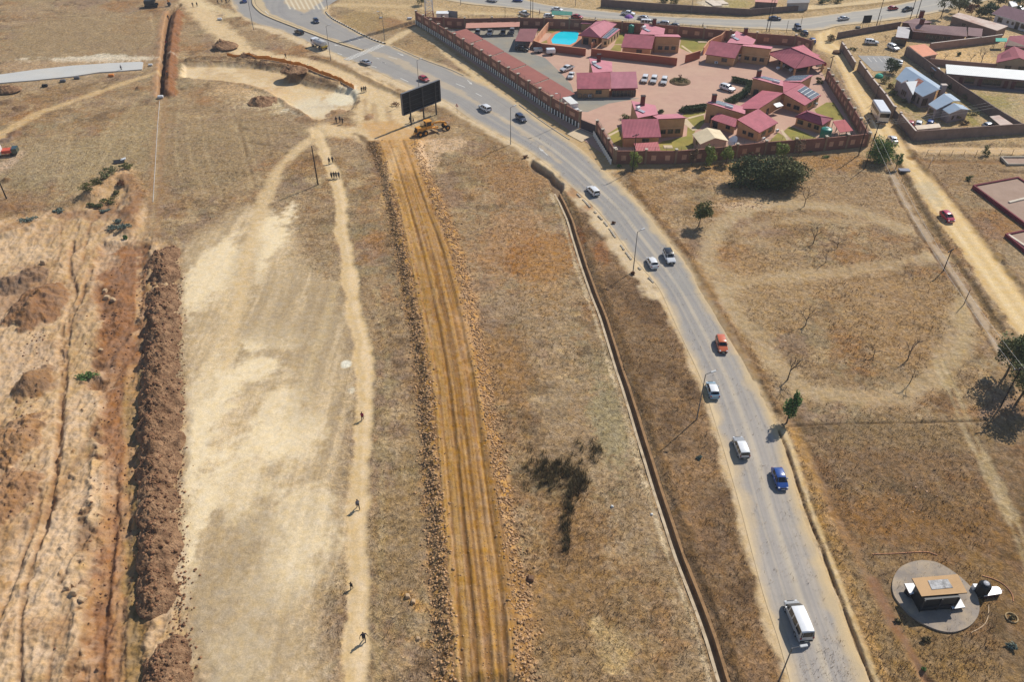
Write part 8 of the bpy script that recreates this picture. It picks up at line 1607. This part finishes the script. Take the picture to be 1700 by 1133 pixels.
lamp((421, 49), (413, -10), 'street lamp on the left of the upper bend', (.9, .5)); lamp((549.3, 101), (546, 43), 'street lamp beside the tanker truck', (.9, .5)); lamp((544, 14.5), (540, -30), 'street lamp at the tip of the grass island', (-.9, .3)); lamp((765, 8.5), (768, -40), 'street lamp on the top road verge left of the mast', (.3, .9)); lamp((955, 10), (957, -34), 'street lamp on the far verge of the top road', (0, -1)); lamp((1147, 24), (1149, -20), 'lamp post on the far verge above the pedestrian', (0, -1))
def pole(base, top, label, h=None, arms=1, r=.11, group='wooden utility poles', lean=(0, 0), ang=.6):
 g = G(*base); h = h or zat(base, top); o = empty('utility_pole', (g.x, g.y, ground_z(g.x, g.y)), ang, label, 'pole', group); b_ = MB(); b_.tube((0, 0, -.2), (lean[0], lean[1], h), r, r*.7, 10); b_.build('pole', WOOD, o)
 for i in range(arms):
  b_ = MB(); b_.obox((lean[0], lean[1]+r*.9, h-.35-i*.7), (.8, 0, 0), (0, .05, 0), (0, 0, .06)); ca = b_.build('crossarm', WOOD, o)
  for x in (-.7, 0, .7): b_ = MB(); b_.lathe([(.05, 0), (.06, .06), (.03, .1), (.05, .16)], 8, (lean[0]+x, lean[1]+r*.9, h-.29-i*.7)); b_.build('insulator', mat('insulator', (.3, .3, .32), .3), ca)
 return Vector((g.x, g.y, h))
t1 = pole((1661, 676), (1698, 611), 'tall utility pole with a long shadow at the right edge', ang=.15)
t2 = pole((1425, 258), (1442, 196), 'leaning-looking utility pole at the corner of the compound', arms=2); t3 = pole((1435.5, 280), (1436, 222), 'slim utility pole in the grass below the compound corner', arms=0, r=.08); t4 = pole((1451.5, 231), (1461, 201), 'short utility pole beside the white car on the dirt road', arms=1, r=.1)
t5 = pole((1566, 450), (1579.4, 414), 'low utility pole on the verge left of the dirt road, upper', arms=1, r=.09); t6 = pole((1600, 506), (1613, 481), 'low fence pole on the verge left of the dirt road, lower', arms=0, r=.07); t7 = pole((1377, 118.5), (1385.7, 92), 'utility pole against the east wall near the pavilion', arms=1)
t8 = pole((528, 307), (518, 243), 'single dark pole beside the upper footpath', arms=0, r=.13); t9 = pole((11, 330), (0, 302), 'dark pole cut by the left edge', arms=0, r=.13, h=6.5)
pole((880.5, 44), (876, -20), 'left one of a double pole behind the north wall by the small carport', arms=0, r=.1, h=9); pole((884, 44), (882, -20), 'right one of a double pole behind the north wall by the small carport', arms=1, r=.1, h=9); pole((1272, 52.5), (1279, -6), 'left one of a double pole outside the north wall', arms=0, r=.1, h=9); pole((1276.5, 53), (1283, -6), 'right one of a double pole outside the north wall', arms=1, r=.1, h=9)
pole((1455, 42.5), (1464, -5), 'utility pole beside the dark signboard on the top road', arms=1, h=7.5); pole((1459.5, 42), (1462, 26), 'short post beside the pole at the dark signboard', arms=0, r=.06); pole((1511, 31), (1522, -10), 'utility pole behind the brown-roofed house, left', arms=1, h=8); pole((1521, 29), (1531, -10), 'utility pole behind the brown-roofed house, right', arms=1, h=8); pole((1050, 284), (1064, 222), 'thin pole in front of the pink house by the gate', arms=1, r=.09); pole((838.5, 28.5), (838, 11), 'thin steel post on the verge of the top road', arms=0, r=.06); pole((1326, 57), (1332, 28), 'pole at the northeast corner beside two cars', arms=0, r=.08)
pole((1305, 54), (1307, 34), 'braced wooden post outside the north wall', arms=0, r=.07); pole((1451, 171), (1457, 140), 'street pole against the grey dirt road wall', arms=0, r=.08)
def wire(a, c, sag, label, r=.014):
 b_ = MB(); P = [a + (c-a)*(i/14) - Vector((0, 0, sag*4*(i/14)*(1-i/14))) for i in range(15)]
 for p, q in zip(P, P[1:]): b_.tube(p, q, r, n=4, cap=False)
 tag(b_.build('overhead_wire', mat('wire_grey', (.55, .53, .5), .4)), label, 'wire', 'overhead wires')
off = Vector((.6, -.2, -.25))
wire(t2+off, t1+off, 2.2, 'pale wire from the compound corner pole to the tall right pole'); wire(t2-off+Vector((0, 0, -.5)), t1-off+Vector((0, 0, -.5)), 2.2, 'second pale wire from the compound corner pole to the tall right pole')
wire(t1+off, t1+off+Vector((22, -40, 0)), .6, 'wire running on from the tall right pole out of the picture')
for i, dz in enumerate((0, -.4, -.8)): wire(t4+Vector((0, 0, dz-.2)), Vector((150, 185-i*2.5, 6.5)), 1.2, ['highest of three wires crossing the corner yard', 'middle one of three wires crossing the corner yard', 'lowest of three wires crossing the corner yard'][i])
wire(t2+Vector((0, 0, -.3)), t4+Vector((0, 0, -.2)), .3, 'short wire between the two poles at the bushy tree'); wire(t7+Vector((0, 0, -.3)), t2+Vector((0, 0, -.3)), 1.0, 'wire running above the east compound wall')
# --- billboard seen from behind
a, c = G(683, 207.5), G(724.5, 190.5); d = (c-a); d.z = 0; n_ = Vector((d.y, -d.x, 0)).normalized(); n_ = n_ if n_.y < 0 else -n_
def online(px, py):
 best = None
 for t in np.linspace(-.6, 1.5, 400):
  p = a+d*t
  for z in np.linspace(0, 10, 101):
   q = pix(p.x, p.y, z); e = (q[0]-px)**2+(q[1]-py)**2
   if best is None or e < best[0]: best = (e, t, z)
 return best[1], best[2]
(tl, zl), (tr_, zr), (t0_, zb0), (t1_, zb1) = online(666.5, 155), online(729.5, 134), online(670, 190), online(731.5, 169)
T0, T1, ZT, ZB = (tl+t0_)/2, (tr_+t1_)/2, (zl+zr)/2, (zb0+zb1)/2
bbd = empty('billboard', (0, 0, 0), 0, 'large dark billboard seen from behind, on three posts', 'billboard'); BK = mat('billboard_back', (.012, .012, .014), .7, .2, 1.2); BF = mat('billboard_steel', (.035, .036, .04), .5, .15, 2)
pa, pc = a+d*T0, a+d*T1; mdp = (pa+pc)/2; hd = (pc-pa)/2
b_ = MB(); b_.obox(mdp - n_*.35 + Vector((0, 0, (ZT+ZB)/2)), hd, n_*.05, (0, 0, (ZT-ZB)/2)); b_.build('panel', BK, bbd)
b_ = MB(); b_.obox(mdp - n_*.16 + Vector((0, 0, ZT+.04)), hd*1.01, n_*.24, (0, 0, .04)); b_.obox(mdp - n_*.16 + Vector((0, 0, ZB-.04)), hd*1.01, n_*.24, (0, 0, .04))
for s_ in (-1, 1): b_.obox(mdp + hd*s_*1.015 - n_*.16 + Vector((0, 0, (ZT+ZB)/2)), hd.normalized()*.05, n_*.24, (0, 0, (ZT-ZB)/2-.003))
b_.build('edge_frame', mat('billboard_edge', (.16, .16, .17), .5, .1, 2), bbd)
for i in range(5): b_ = MB(); p = mdp + Vector((0, 0, ZB+(ZT-ZB)*(i+.5)/5)) - n_*.26; b_.obox(p, hd*.99, n_*.03, (0, 0, .04)); b_.build('rail', BF, bbd)
for p in (a, (a+c)/2, c): b_ = MB(); b_.tube((p.x, p.y, -.2), (p.x, p.y, ZT-.1), .17, n=10); b_.build('post', BF, bbd)
# --- small dark signboard on legs, road sign
g = G(1436, 46); sb = empty('signboard', (g.x, g.y, 0), R(8), 'small dark signboard on steel legs beside the top road', 'sign'); b_ = MB(); b_.obox((0, 0, 2.4), (1.2, 0, 0), (0, .06, 0), (0, 0, 1.0)); b_.build('panel', BK, sb)
for x in (-.9, .9): b_ = MB(); b_.tube((x, -.02, -.1), (x, -.02, 1.4), .05, n=6); b_.build('leg', STEEL, sb); b_ = MB(); b_.tube((x, .1, 2.6), (x, 1.4, -.1), .04, n=6); b_.build('brace', STEEL, sb)
g = G(759, 188); rs = empty('road_sign', (g.x, g.y, 0), R(-125), 'small triangular warning sign beside the billboard', 'sign'); b_ = MB(); b_.tube((0, 0, -.1), (0, 0, 1.9), .035, n=6); b_.build('post', GALV, rs)
b_ = MB(); b_.add([(.05, -.42, 1.55), (.05, .42, 1.55), (.05, 0, 2.25), (.02, -.42, 1.55), (.02, .42, 1.55), (.02, 0, 2.25)], [(0, 1, 2), (5, 4, 3), (0, 3, 4, 1), (1, 4, 5, 2), (2, 5, 3, 0)]); pn = b_.build('panel', mat('sign_red', lin(190, 50, 50), .5), rs); b_ = MB(); b_.add([(.055, -.24, 1.64), (.055, .24, 1.64), (.055, 0, 2.05)], [(0, 1, 2)]); b_.build('face', WHT, pn)
# --- lattice mast with its hut
g = G(713, 29); mt = empty('radio_mast', (g.x, g.y, 0), R(10), 'white lattice radio mast with a red foot beside the compound corner', 'mast'); wl_, rl_ = MB(), MB(); HM = 30.0
wd_ = lambda z: 1.15-.8*z/HM
for k, (z0_, z1_) in enumerate([(i*1.5, (i+1)*1.5) for i in range(20)]):
 mb_ = rl_ if z0_ < 1.5 else wl_; cn = [(-1, -1), (1, -1), (1, 1), (-1, 1)]
 for i in range(4):
  p0 = Vector((cn[i][0]*wd_(z0_), cn[i][1]*wd_(z0_), z0_)); p1 = Vector((cn[i][0]*wd_(z1_), cn[i][1]*wd_(z1_), z1_)); q0 = Vector((cn[(i+1) % 4][0]*wd_(z0_), cn[(i+1) % 4][1]*wd_(z0_), z0_)); q1 = Vector((cn[(i+1) % 4][0]*wd_(z1_), cn[(i+1) % 4][1]*wd_(z1_), z1_))
  mb_.tube(p0, p1, .085, n=5, cap=False); mb_.tube(p0, q1, .05, n=4, cap=False); mb_.tube(q0, p1, .05, n=4, cap=False); mb_.tube(p1, q1, .05, n=4, cap=False)
wl_.build('lattice', mat('mast_white', (.62, .62, .62), .5, .08, 2), mt); rl_.build('foot', mat('mast_red', (.32, .06, .05), .6, .1, 2), mt)
g = G(735, 29.5); hu = empty('equipment_hut', (g.x, g.y, 0), 0, 'white equipment hut beside the lattice mast', 'hut'); b_ = MB(); b_.box(-1.7, 1.7, -1.2, 1.2, 0, 1.5); b_.build('body', PAINT['white'], hu); b_ = MB(); b_.box(-1.8, 1.8, -1.3, 1.3, 1.503, 1.6); b_.build('roof', WHT, hu); b_ = MB(); b_.box(-.4, .4, -1.23, -1.2, .05, 1.3); b_.build('door', mat('lavender_wall', (1, 1, 1)), hu)
g = G(752, 29); fn = empty('fence_panel', (g.x, g.y, 0), R(-20), 'grey mesh fence panel beside the white hut', 'fence'); b_ = MB(); b_.box(-1.4, 1.4, -.03, .03, 0, 1.9); b_.build('panel', mat('mesh_grey', (.2, .22, .25), .6, .2, 6), fn)
for x in (-1.45, 1.45): b_ = MB(); b_.tube((x, 0, 0), (x, 0, 2.1), .05, n=6); b_.build('post', GALV, fn)
# --- orange safety netting
net = empty('safety_netting', (0, 0, 0), 0, 'orange safety netting strung above the pale cutting', 'netting'); q = rows_of(gp([(378, 96), (417, 97.5), (450, 100), (470, 104), (505, 112), (530, 122), (560, 133), (588, 148)], 5), 44); b_ = MB(); zz = [ground_z(*p)+.05 for p in q]; hh = [.9+.25*math.sin(i*1.9)*math.sin(i*.7) for i in range(44)]
NETM = mat('orange_net', lin(236, 150, 62), .8, .15, 2)
for i in range(43):
 p, r_ = q[i], q[i+1]; d2 = Vector((r_[0]-p[0], r_[1]-p[1], 0)).normalized(); m2 = Vector((-d2.y, d2.x, 0))*.02
 P8 = [Vector((p[0], p[1], zz[i])), Vector((r_[0], r_[1], zz[i+1])), Vector((r_[0], r_[1], zz[i+1]+hh[i+1])), Vector((p[0], p[1], zz[i]+hh[i]))]; b_.add([tuple(v+m2) for v in P8]+[tuple(v-m2) for v in P8], [(0, 1, 2, 3), (7, 6, 5, 4), (2, 6, 7, 3), (0, 4, 5, 1)])
b_.build('net', NETM, net)
for i in range(0, 44, 6): b_ = MB(); b_.tube((q[i][0], q[i][1], zz[i]-.2), (q[i][0], q[i][1], zz[i]+1.2), .04, n=5); b_.build('stake', STEEL, net)
# --- wire fences
def fence(label, px, n, h, lean=.0):
 r_ = empty('wire_fence', (0, 0, 0), 0, label, 'fence', 'wire fences'); q = rows_of(pts(px), n); tp = []
 for i in range(n):
  z = ground_z(*q[i]); b_ = MB(); L_ = random.uniform(-.12, .12)+lean; b_.tube((q[i][0], q[i][1], z-.1), (q[i][0]+L_, q[i][1], z+h), .045, n=5); b_.build('post', mat('fence_post', lin(104, 74, 56), .9, .2, 4), r_); tp.append((Vector((q[i][0], q[i][1], z)), L_))
 w_ = MB()
 for (a_, l0), (c_, l1) in zip(tp, tp[1:]):
  for f in (.35, .65, .95): w_.tube(a_+Vector((l0*f, 0, h*f)), c_+Vector((l1*f, 0, h*f)), .012, n=4, cap=False)
 w_.build('wire', GALV, r_)
fence('rusty post and wire fence along the dirt side path', [(1538, 257), (1600, 258), (1660, 257), (1720, 256)], 10, 1.1); fence('low wire fence between the driveway and the grey lot', [(1406, 86), (1440, 86), (1478, 88)], 7, .9)
fence('sagging wire fence beside the dirt road mound', [(1541, 281), (1549, 265)], 2, 1.2)
# --- pegged white marker line across the pasture
b_ = MB(); q = rows_of(gp([(265, 168), (261, 220), (258, 270), (254, 336)], 5), 60)
for i in range(59): b_.tube((q[i][0], q[i][1], ground_z(*q[i])+.06), (q[i+1][0], q[i+1][1], ground_z(*q[i+1])+.06), .045, n=5, cap=False)
tag(b_.build('water_pipe', mat('pipe_white', (.55, .54, .52), .5, .1, 2)), 'long thin pale pipe lying on the pasture below the trench', 'pipe')
def hose(label, px, r=.05, c=(196, 140, 104), cat='hose'):
 b_ = MB(); q = rows_of(gp(px, 6), 36)
 for i in range(35): b_.tube((q[i][0], q[i][1], ground_z(*q[i])+.05), (q[i+1][0], q[i+1][1], ground_z(*q[i+1])+.05), r, n=5, cap=False)
 tag(b_.build('hose', mat('hose_%d' % c[0], lin(*c), .8, .2, 2)), label, cat, 'lines on the ground round the platform')
hose('straight pinkish line left above the round platform', [(1448, 921.5), (1490, 920), (1520, 918), (1540, 918), (1556, 923)]); hose('frayed orange line curving past the white sign slab', [(1630, 957), (1650, 963), (1668, 973), (1680, 988), (1682, 1000)]); hose('pale line curling from the right of the platform', [(1641, 1005), (1640, 1025), (1632, 1040), (1612, 1052)], .045, (206, 176, 140))
# --- round platform with the kiosk
pf = pts(spline([(1529.4, 932.4), (1554, 936), (1578.8, 949.6), (1603.5, 969.4), (1619.6, 989), (1625, 1009), (1622, 1026), (1609.7, 1041), (1591, 1050), (1572.6, 1052), (1548, 1046), (1517, 1030), (1496, 1009), (1482.5, 989), (1481, 967), (1492, 946), (1511, 936), (1529.4, 932.4)], 4)[:-1]); a2_ = sum(pf[i].x*pf[(i+1) % len(pf)].y-pf[(i+1) % len(pf)].x*pf[i].y for i in range(len(pf))); pf = pf if a2_ > 0 else pf[::-1]
b_ = MB(); b_.prism([(p.x, p.y) for p in pf], -.2, .2); PLM = mat('platform_concrete', lin(150, 138, 126), .9, .14, .6, bump=.15, dirt=lin(196, 172, 138), dirt_amt=.75, dirt_scale=.5); o = b_.build('concrete_platform', PLM); tag(o, 'teardrop-shaped concrete platform under the kiosk', 'platform')
ki = empty('kiosk', (0, 0, 0), 0, 'dark kiosk with a flat tan roof on the round platform', 'kiosk'); rf = W3([(1514, 960.8, 2.3), (1590, 954, 2.3), (1606, 984.9, 2.3), (1530, 991, 2.3)]); roof_quad(ki, [rf[3], rf[2], rf[1], rf[0]], mat('kiosk_roof', lin(200, 162, 118), .85, .05, .8, dirt=lin(178, 142, 100), dirt_amt=.5), .14, 'roof', mat('kiosk_trim', (.015, .012, .014), .6))
DKK = mat('kiosk_wall', (.013, .016, .020), .5, .15, 1.5); bw = W3([(1511, 989, .2), (1525.7, 1016, .2), (1582.5, 1011, .2)]); bw.append(bw[0]+bw[2]-bw[1]);
b_ = MB(); b_.prism([(p.x, p.y) for p in bw], .2, 2.14); recalc(b_.build('wall', DKK, ki)); cb2 = sum(bw, Vector())/4
b_ = MB(); e0, e1 = bw[1], bw[2]; dd = (e1-e0)
for f in (.0, .5, 1.0): p = e0+dd*f; b_.obox(Vector((p.x, p.y-.03, 1.15)), dd.normalized()*.06, (0, .06, 0), (0, 0, .94))
b_.obox((e0+e1)/2+Vector((0, -.03, .7)), dd*.5, (0, .07, 0), (0, 0, .05)); b_.build('counter_frame', mat('kiosk_frame', (.035, .035, .04), .5), ki)
tl_ = W3([(1540, 965, 2.3), (1573, 962.6, 2.3), (1582, 976.8, 2.3), (1547, 980, 2.3)]); b_ = MB(); b_.add([tuple(p+Vector((0, 0, .004))) for p in tl_]+[tuple(p+Vector((0, 0, .05))) for p in tl_], [(4, 5, 6, 7), (0, 1, 5, 4), (1, 2, 6, 5), (2, 3, 7, 6), (3, 0, 4, 7)]); recalc(b_.build('roof_tiles', mat('grey_tiles', lin(176, 174, 172), .6, .3, 3, dirt=lin(60, 56, 56), dirt_amt=.9, dirt_scale=1.6), ki))
RED = mat('dark_red_edge', (.05, .01, .014), .6)
for P, lb in (([(1501.5, 969.5, 1.0), (1520, 968.8, 1.0), (1527, 983, 1.0), (1511, 988.5, 1.0)], 0), ([(1581, 1012, .6), (1602.5, 1009, .6), (1592, 989.5, .6), (1572, 992, .6)], 1)):
 q = W3(P); roof_quad(ki, q, WHT, .18, 'side_shelf', RED); c = sum(q, Vector())/4; b_ = MB(); b_.obox(Vector((c.x, c.y, P[0][2]/2-.05)), (.5, .2, 0), (-.1, .3, 0), (0, 0, P[0][2]/2-.14)); b_.build('shelf_base', DKK, ki)
# --- bottle-like column with the white name slab
g = G(1627.5, 986); sg = empty('sign_monument', (g.x, g.y, 0), 0, 'dark column with a white rounded name slab beside the platform', 'sign'); b_ = MB(); b_.lathe([(.62, -.1), (.62, 1.35), (.5, 1.55), (.25, 1.68)], 22); fset(b_.build('column', DKK, sg)); b_ = MB(); b_.lathe([(.3, 1.66), (.28, 1.76), (.1, 1.82)], 14); b_.build('cap', mat('monument_cap', (.4, .4, .42), .5), sg)
e0, e1, e2, e3 = W3([(1634, 990.5, .55), (1660, 986.5, .55), (1654, 974.5, .55), (1636, 976, .55)]); sl = [e0, e1]; ctr_ = (e1+e2)/2; rad_ = (e1-e2)/2; ax_ = Vector((rad_.y, -rad_.x, 0)); ax_ = ax_ if ax_.x > 0 else -ax_
for k in range(1, 10): t = math.pi*k/10; sl.append(ctr_ + rad_*math.cos(t) + ax_*.75*math.sin(t))
sl += [e2, e3]; sl = [v - Vector((g.x, g.y, 0)) for v in sl]; b_ = MB(); b_.prism([(v.x, v.y) for v in sl], .44, .55); recalc(b_.build('name_slab', PAINT['white'], sg)); b_ = MB(); cc = sum(sl, Vector())/len(sl); b_.prism([(cc.x+(v.x-cc.x)*.97, cc.y+(v.y-cc.y)*.97) for v in sl], -.1, .437); recalc(b_.build('plinth', RED, sg))
fc = bpy.data.curves.new('lettering', 'FONT'); fc.body = 'Canteen'; fc.size = .42; fc.extrude = .004; fc.align_x = 'CENTER'; fc.align_y = 'CENTER'; fo = bpy.data.objects.new('lettering', fc); COL.objects.link(fo); fo.parent = sg; fo.location = (cc.x, cc.y, .556); fo.rotation_euler = (0, 0, math.atan2((e1-e0).y, (e1-e0).x)); fo.scale = (.8, 1.2, 1); fc.materials.append(mat('faded_letters', (.42, .34, .35), .6)); bpy.context.view_layer.update(); lm3 = bpy.data.meshes.new_from_object(fo.evaluated_get(bpy.context.evaluated_depsgraph_get())); lo = bpy.data.objects.new('lettering', lm3); COL.objects.link(lo); lo.parent = sg; lo.location = fo.location; lo.rotation_euler = fo.rotation_euler; lo.scale = fo.scale; bpy.data.objects.remove(fo)
g = G(1617, 980); b_ = MB(); b_.box(g.x-.3, g.x+.3, g.y-.2, g.y+.2, .2, .75); tag(b_.build('bin', WHT), 'white bin between the kiosk and the dark column', 'bin'); g = G(1601, 1000)
# --- loose things
g = G(1679, 1027); b_ = MB(); M_ = 20
for i in range(M_):
 t0, t1_ = 6.283*i/M_, 6.283*(i+1)/M_; b_.tube((math.cos(t0)*.55, math.sin(t0)*.55, .08), (math.cos(t1_)*.55, math.sin(t1_)*.55, .08), .07, n=6, cap=False)
o = b_.build('tyre', mat('pale_tyre', lin(176, 150, 110), .9, .15, 3)); o.location = (g.x, g.y, ground_z(g.x, g.y)); tag(o, 'pale old tyre ring round a dry bush', 'tyre'); bush('shrub', 'dry grey bush growing inside the pale tyre ring', (1679, 1027), 12, .5, 'reed', 220, .16, 'shrub')
g = G(198, 270); cd = empty('scrap_heap', (g.x, g.y, 0), R(20), 'dark and white sheet of scrap lying on the pasture', 'scrap'); b_ = MB(); b_.obox((0, 0, .2), (1.0, 0, 0), (0, .5, .15), (0, 0, .1)); b_.build('dark_sheet', TRIM, cd); b_ = MB(); b_.obox((.8, .5, .35), (.5, 0, .1), (0, .35, 0), (0, 0, .12)); b_.build('white_sheet', WHT, cd)
g = G(8, 258); lr = empty('lorry', (g.x, g.y, 0), R(14), 'red and green small lorry cut by the left edge', 'lorry')
b_ = MB(); b_.obox((.9, 0, .95), (1.0, 0, 0), (0, .8, 0), (0, 0, .3)); b_.build('load', mat('lorry_red', lin(196, 84, 60), .7, .2, 2), lr); b_ = MB(); b_.obox((2.2, 0, 1.0), (.5, 0, 0), (0, .85, 0), (0, 0, .5)); b_.build('tailboard', PAINT['green'], lr); b_ = MB(); b_.obox((-1.2, 0, 1.2), (.9, 0, 0), (0, .85, 0), (0, 0, .7)); b_.build('cab', PAINT['white'], lr)
for x in (-1.2, 1.6):
 for s_ in (-1, 1): b_ = MB(); b_.tube((x, s_*.6, .38), (x, s_*.85, .38), .38, n=12); b_.build('wheel', TYRE, lr)
for i, (x, y, w_, lb, c) in enumerate([(75, 144, .5, 'dark object on the dirt below the slab, left', 'black'), (128, 131, .5, 'grey pile of bags beside the slab', 'grey'), (105, 136, .5, 'grey sacks at the lower edge of the slab', 'grey'), (185, 127, .5, 'orange drum at the lower edge of the slab', 'orange'), (250, 109, .4, 'white sack at the end of the slab', 'white'), (267, 163, .5, 'pale manhole block at the trench end', 'white'), (365, 33, .5, 'white sack beside the sandy track', 'white'), (632, 30, .3, 'white plastic litter on the grass island', 'white'), (680, 32, .5, 'pale block in the dug grass patch', 'white')]):
 g = G(x, y); b_ = MB(); b_.obox((0, 0, w_*.6), (w_*1.3, .1, 0), (-.1, w_*.8, 0), (0, 0, w_*.6)); o = b_.build('sack', CLO[c]); o.location = (g.x, g.y, max(ground_z(g.x, g.y), 0)); md_ = o.modifiers.new('bevel', 'BEVEL'); md_.width = w_*.4; md_.segments = 3; tag(o, lb, 'sack', 'loose bags and blocks')
for i in range(5):
 g = G(1180+i*5, 3+(i % 3)*3); b_ = MB(); b_.obox((0, 0, .15), (1.4, .2, 0), (-.2, .9, 0), (0, 0, .12)); o = b_.build('rubble_slab', mat('pale_rubble', lin(222, 206, 186), .9, .15, 1, bump=.3)); o.location = (g.x, g.y, 0); tag(o, ['pale slab of rubble at the left behind the far wall', 'second pale rubble slab behind the far wall', 'middle pale rubble slab behind the far wall', 'fourth pale rubble slab behind the far wall', 'pale slab of rubble at the right behind the far wall'][i], 'rubble', 'rubble slabs behind the far wall')
# yard things: bikes by the courtyard block, radio dish, tarp, grave-like beds, market goods
for i, (x, y, lb) in enumerate([(962, 164, 'wheel lying at the left of the courtyard block'), (972, 165, 'wheel leaning in the middle by the courtyard block'), (983, 164, 'wheel leaning right by the courtyard block')]):
 g = G(x, y); b_ = MB()
 for k in range(18): t0, t1_ = 6.283*k/18, 6.283*(k+1)/18; b_.tube((math.cos(t0)*.55, 0, .6+math.sin(t0)*.55), (math.cos(t1_)*.55, 0, .6+math.sin(t1_)*.55), .06, n=5, cap=False)
 b_.tube((-.5, 0, .6), (.5, 0, .6), .03, n=4); b_.tube((0, 0, .1), (0, 0, 1.1), .03, n=4); o = b_.build('cart_wheel', GALV); o.location = (g.x, g.y, 0); o.rotation_euler = (R(-20), 0, R(20*i)); tag(o, lb, 'wheel', 'wheels by the courtyard block')
g = G(1216, 246); rd_ = empty('dish_antenna', (g.x, g.y, 0), R(200), 'white dish antenna with its frame between the shed and the house', 'antenna'); b_ = MB(); pr = [(r, .3*r*r) for r in (1.15, .9, .6, .3, .05)]
b_.lathe([(r, z) for r, z in pr], 22); o = b_.build('dish', PAINT['white'], rd_); o.location = (0, 0, 1.4); o.rotation_euler = (0, R(50), 0)
for a_ in range(3): b_ = MB(); b_.tube((math.cos(a_*2.1)*.9, math.sin(a_*2.1)*.9, 0), (0, 0, 1.5), .05, n=6); b_.build('leg', GALV, rd_)
g = G(1459, 128); b_ = MB(); b_.lathe([(1.0, 0), (.9, .5), (.5, .8), (.05, .85)], 12); o = b_.build('tarpaulin', mat('green_tarp', (1, 1, 1))); o.location = (g.x, g.y, 0); tag(o, 'green tarpaulin heap in the garden by the grey wall', 'tarpaulin')
g = G(1098, 248); b_ = MB(); b_.box(-.9, .9, -.7, .7, .02, .14); o = b_.build('stepping_slab', mat('apron', (1, 1, 1))); o.location = (g.x+1.5, g.y+1, 0); tag(o, 'pale concrete lid on the lawn by the red awning', 'slab'); g = G(1166, 70); b_ = MB(); b_.box(-1.2, 1.2, -.6, .6, .02, .14); o = b_.build('stepping_slab', mat('apron', (1, 1, 1))); o.location = (g.x, g.y, 0); tag(o, 'pale slab on the lawn beside the second house', 'slab')
g = G(1501, 283); b_ = MB(); b_.obox((0, 0, .1), (1.0, 0, 0), (0, .55, 0), (0, 0, .1)); o = b_.build('concrete_block', mat('blue_grey_concrete', lin(150, 150, 160), .85, .1, 1)); o.location = (g.x, g.y, 0); tag(o, 'blue-grey concrete block at the end of the pale gravel strip', 'block')
for i, (x, y, lb) in enumerate([(1424, 46.5, 'dark planter below the small signboard')]): g = G(x, y); b_ = MB(); b_.lathe([(.6, 0), (.75, .4), (.5, .42)], 12); o = b_.build('planter_pot', TRIM); o.location = (g.x, g.y, 0); tag(o, lb, 'pot')
g = G(1389, 88); b_ = MB(); b_.lathe([(1.1, 0), (1.0, .5), (.4, .75)], 12); o = b_.build('rock', mat('rock_dark', (1, 1, 1))); o.location = (g.x, g.y, 0); tag(o, 'grey boulder beside the dirt road below the thorny bush', 'rock')
for i, (x, y, c, lb) in enumerate([(1366, 112, 'red', 'red cloth bundle under the right pavilion eave'), (1358, 114, 'white', 'white cloth bundle under the right pavilion eave')]): g = G(x, y); b_ = MB(); b_.obox((0, 0, .8), (.7, 0, 0), (0, .3, 0), (0, 0, .35)); o = b_.build('cloth_bundle', CLO[c]); o.location = (g.x, g.y, 0); md_ = o.modifiers.new('bevel', 'BEVEL'); md_.width = .2; md_.segments = 2; tag(o, lb, 'bundle')
# ------------------------------------------------------------------ thin dusty air
b_ = MB(); b_.box(-900, 900, -60, 2200, -4, 90); hz = b_.build('haze', None); tag(hz, 'thin dusty haze over the whole place', kind='stuff'); m = bpy.data.materials.new('haze'); m.use_nodes = True; nt = m.node_tree; nt.nodes.remove(nt.nodes['Principled BSDF']); pvl = nt.nodes.new('ShaderNodeVolumePrincipled'); pvl.inputs['Color'].default_value = (.92, .94, 1, 1); pvl.inputs['Density'].default_value = .00022; nt.links.new(pvl.outputs[0], nt.nodes['Material Output'].inputs['Volume']); hz.data.materials.clear(); hz.data.materials.append(m)
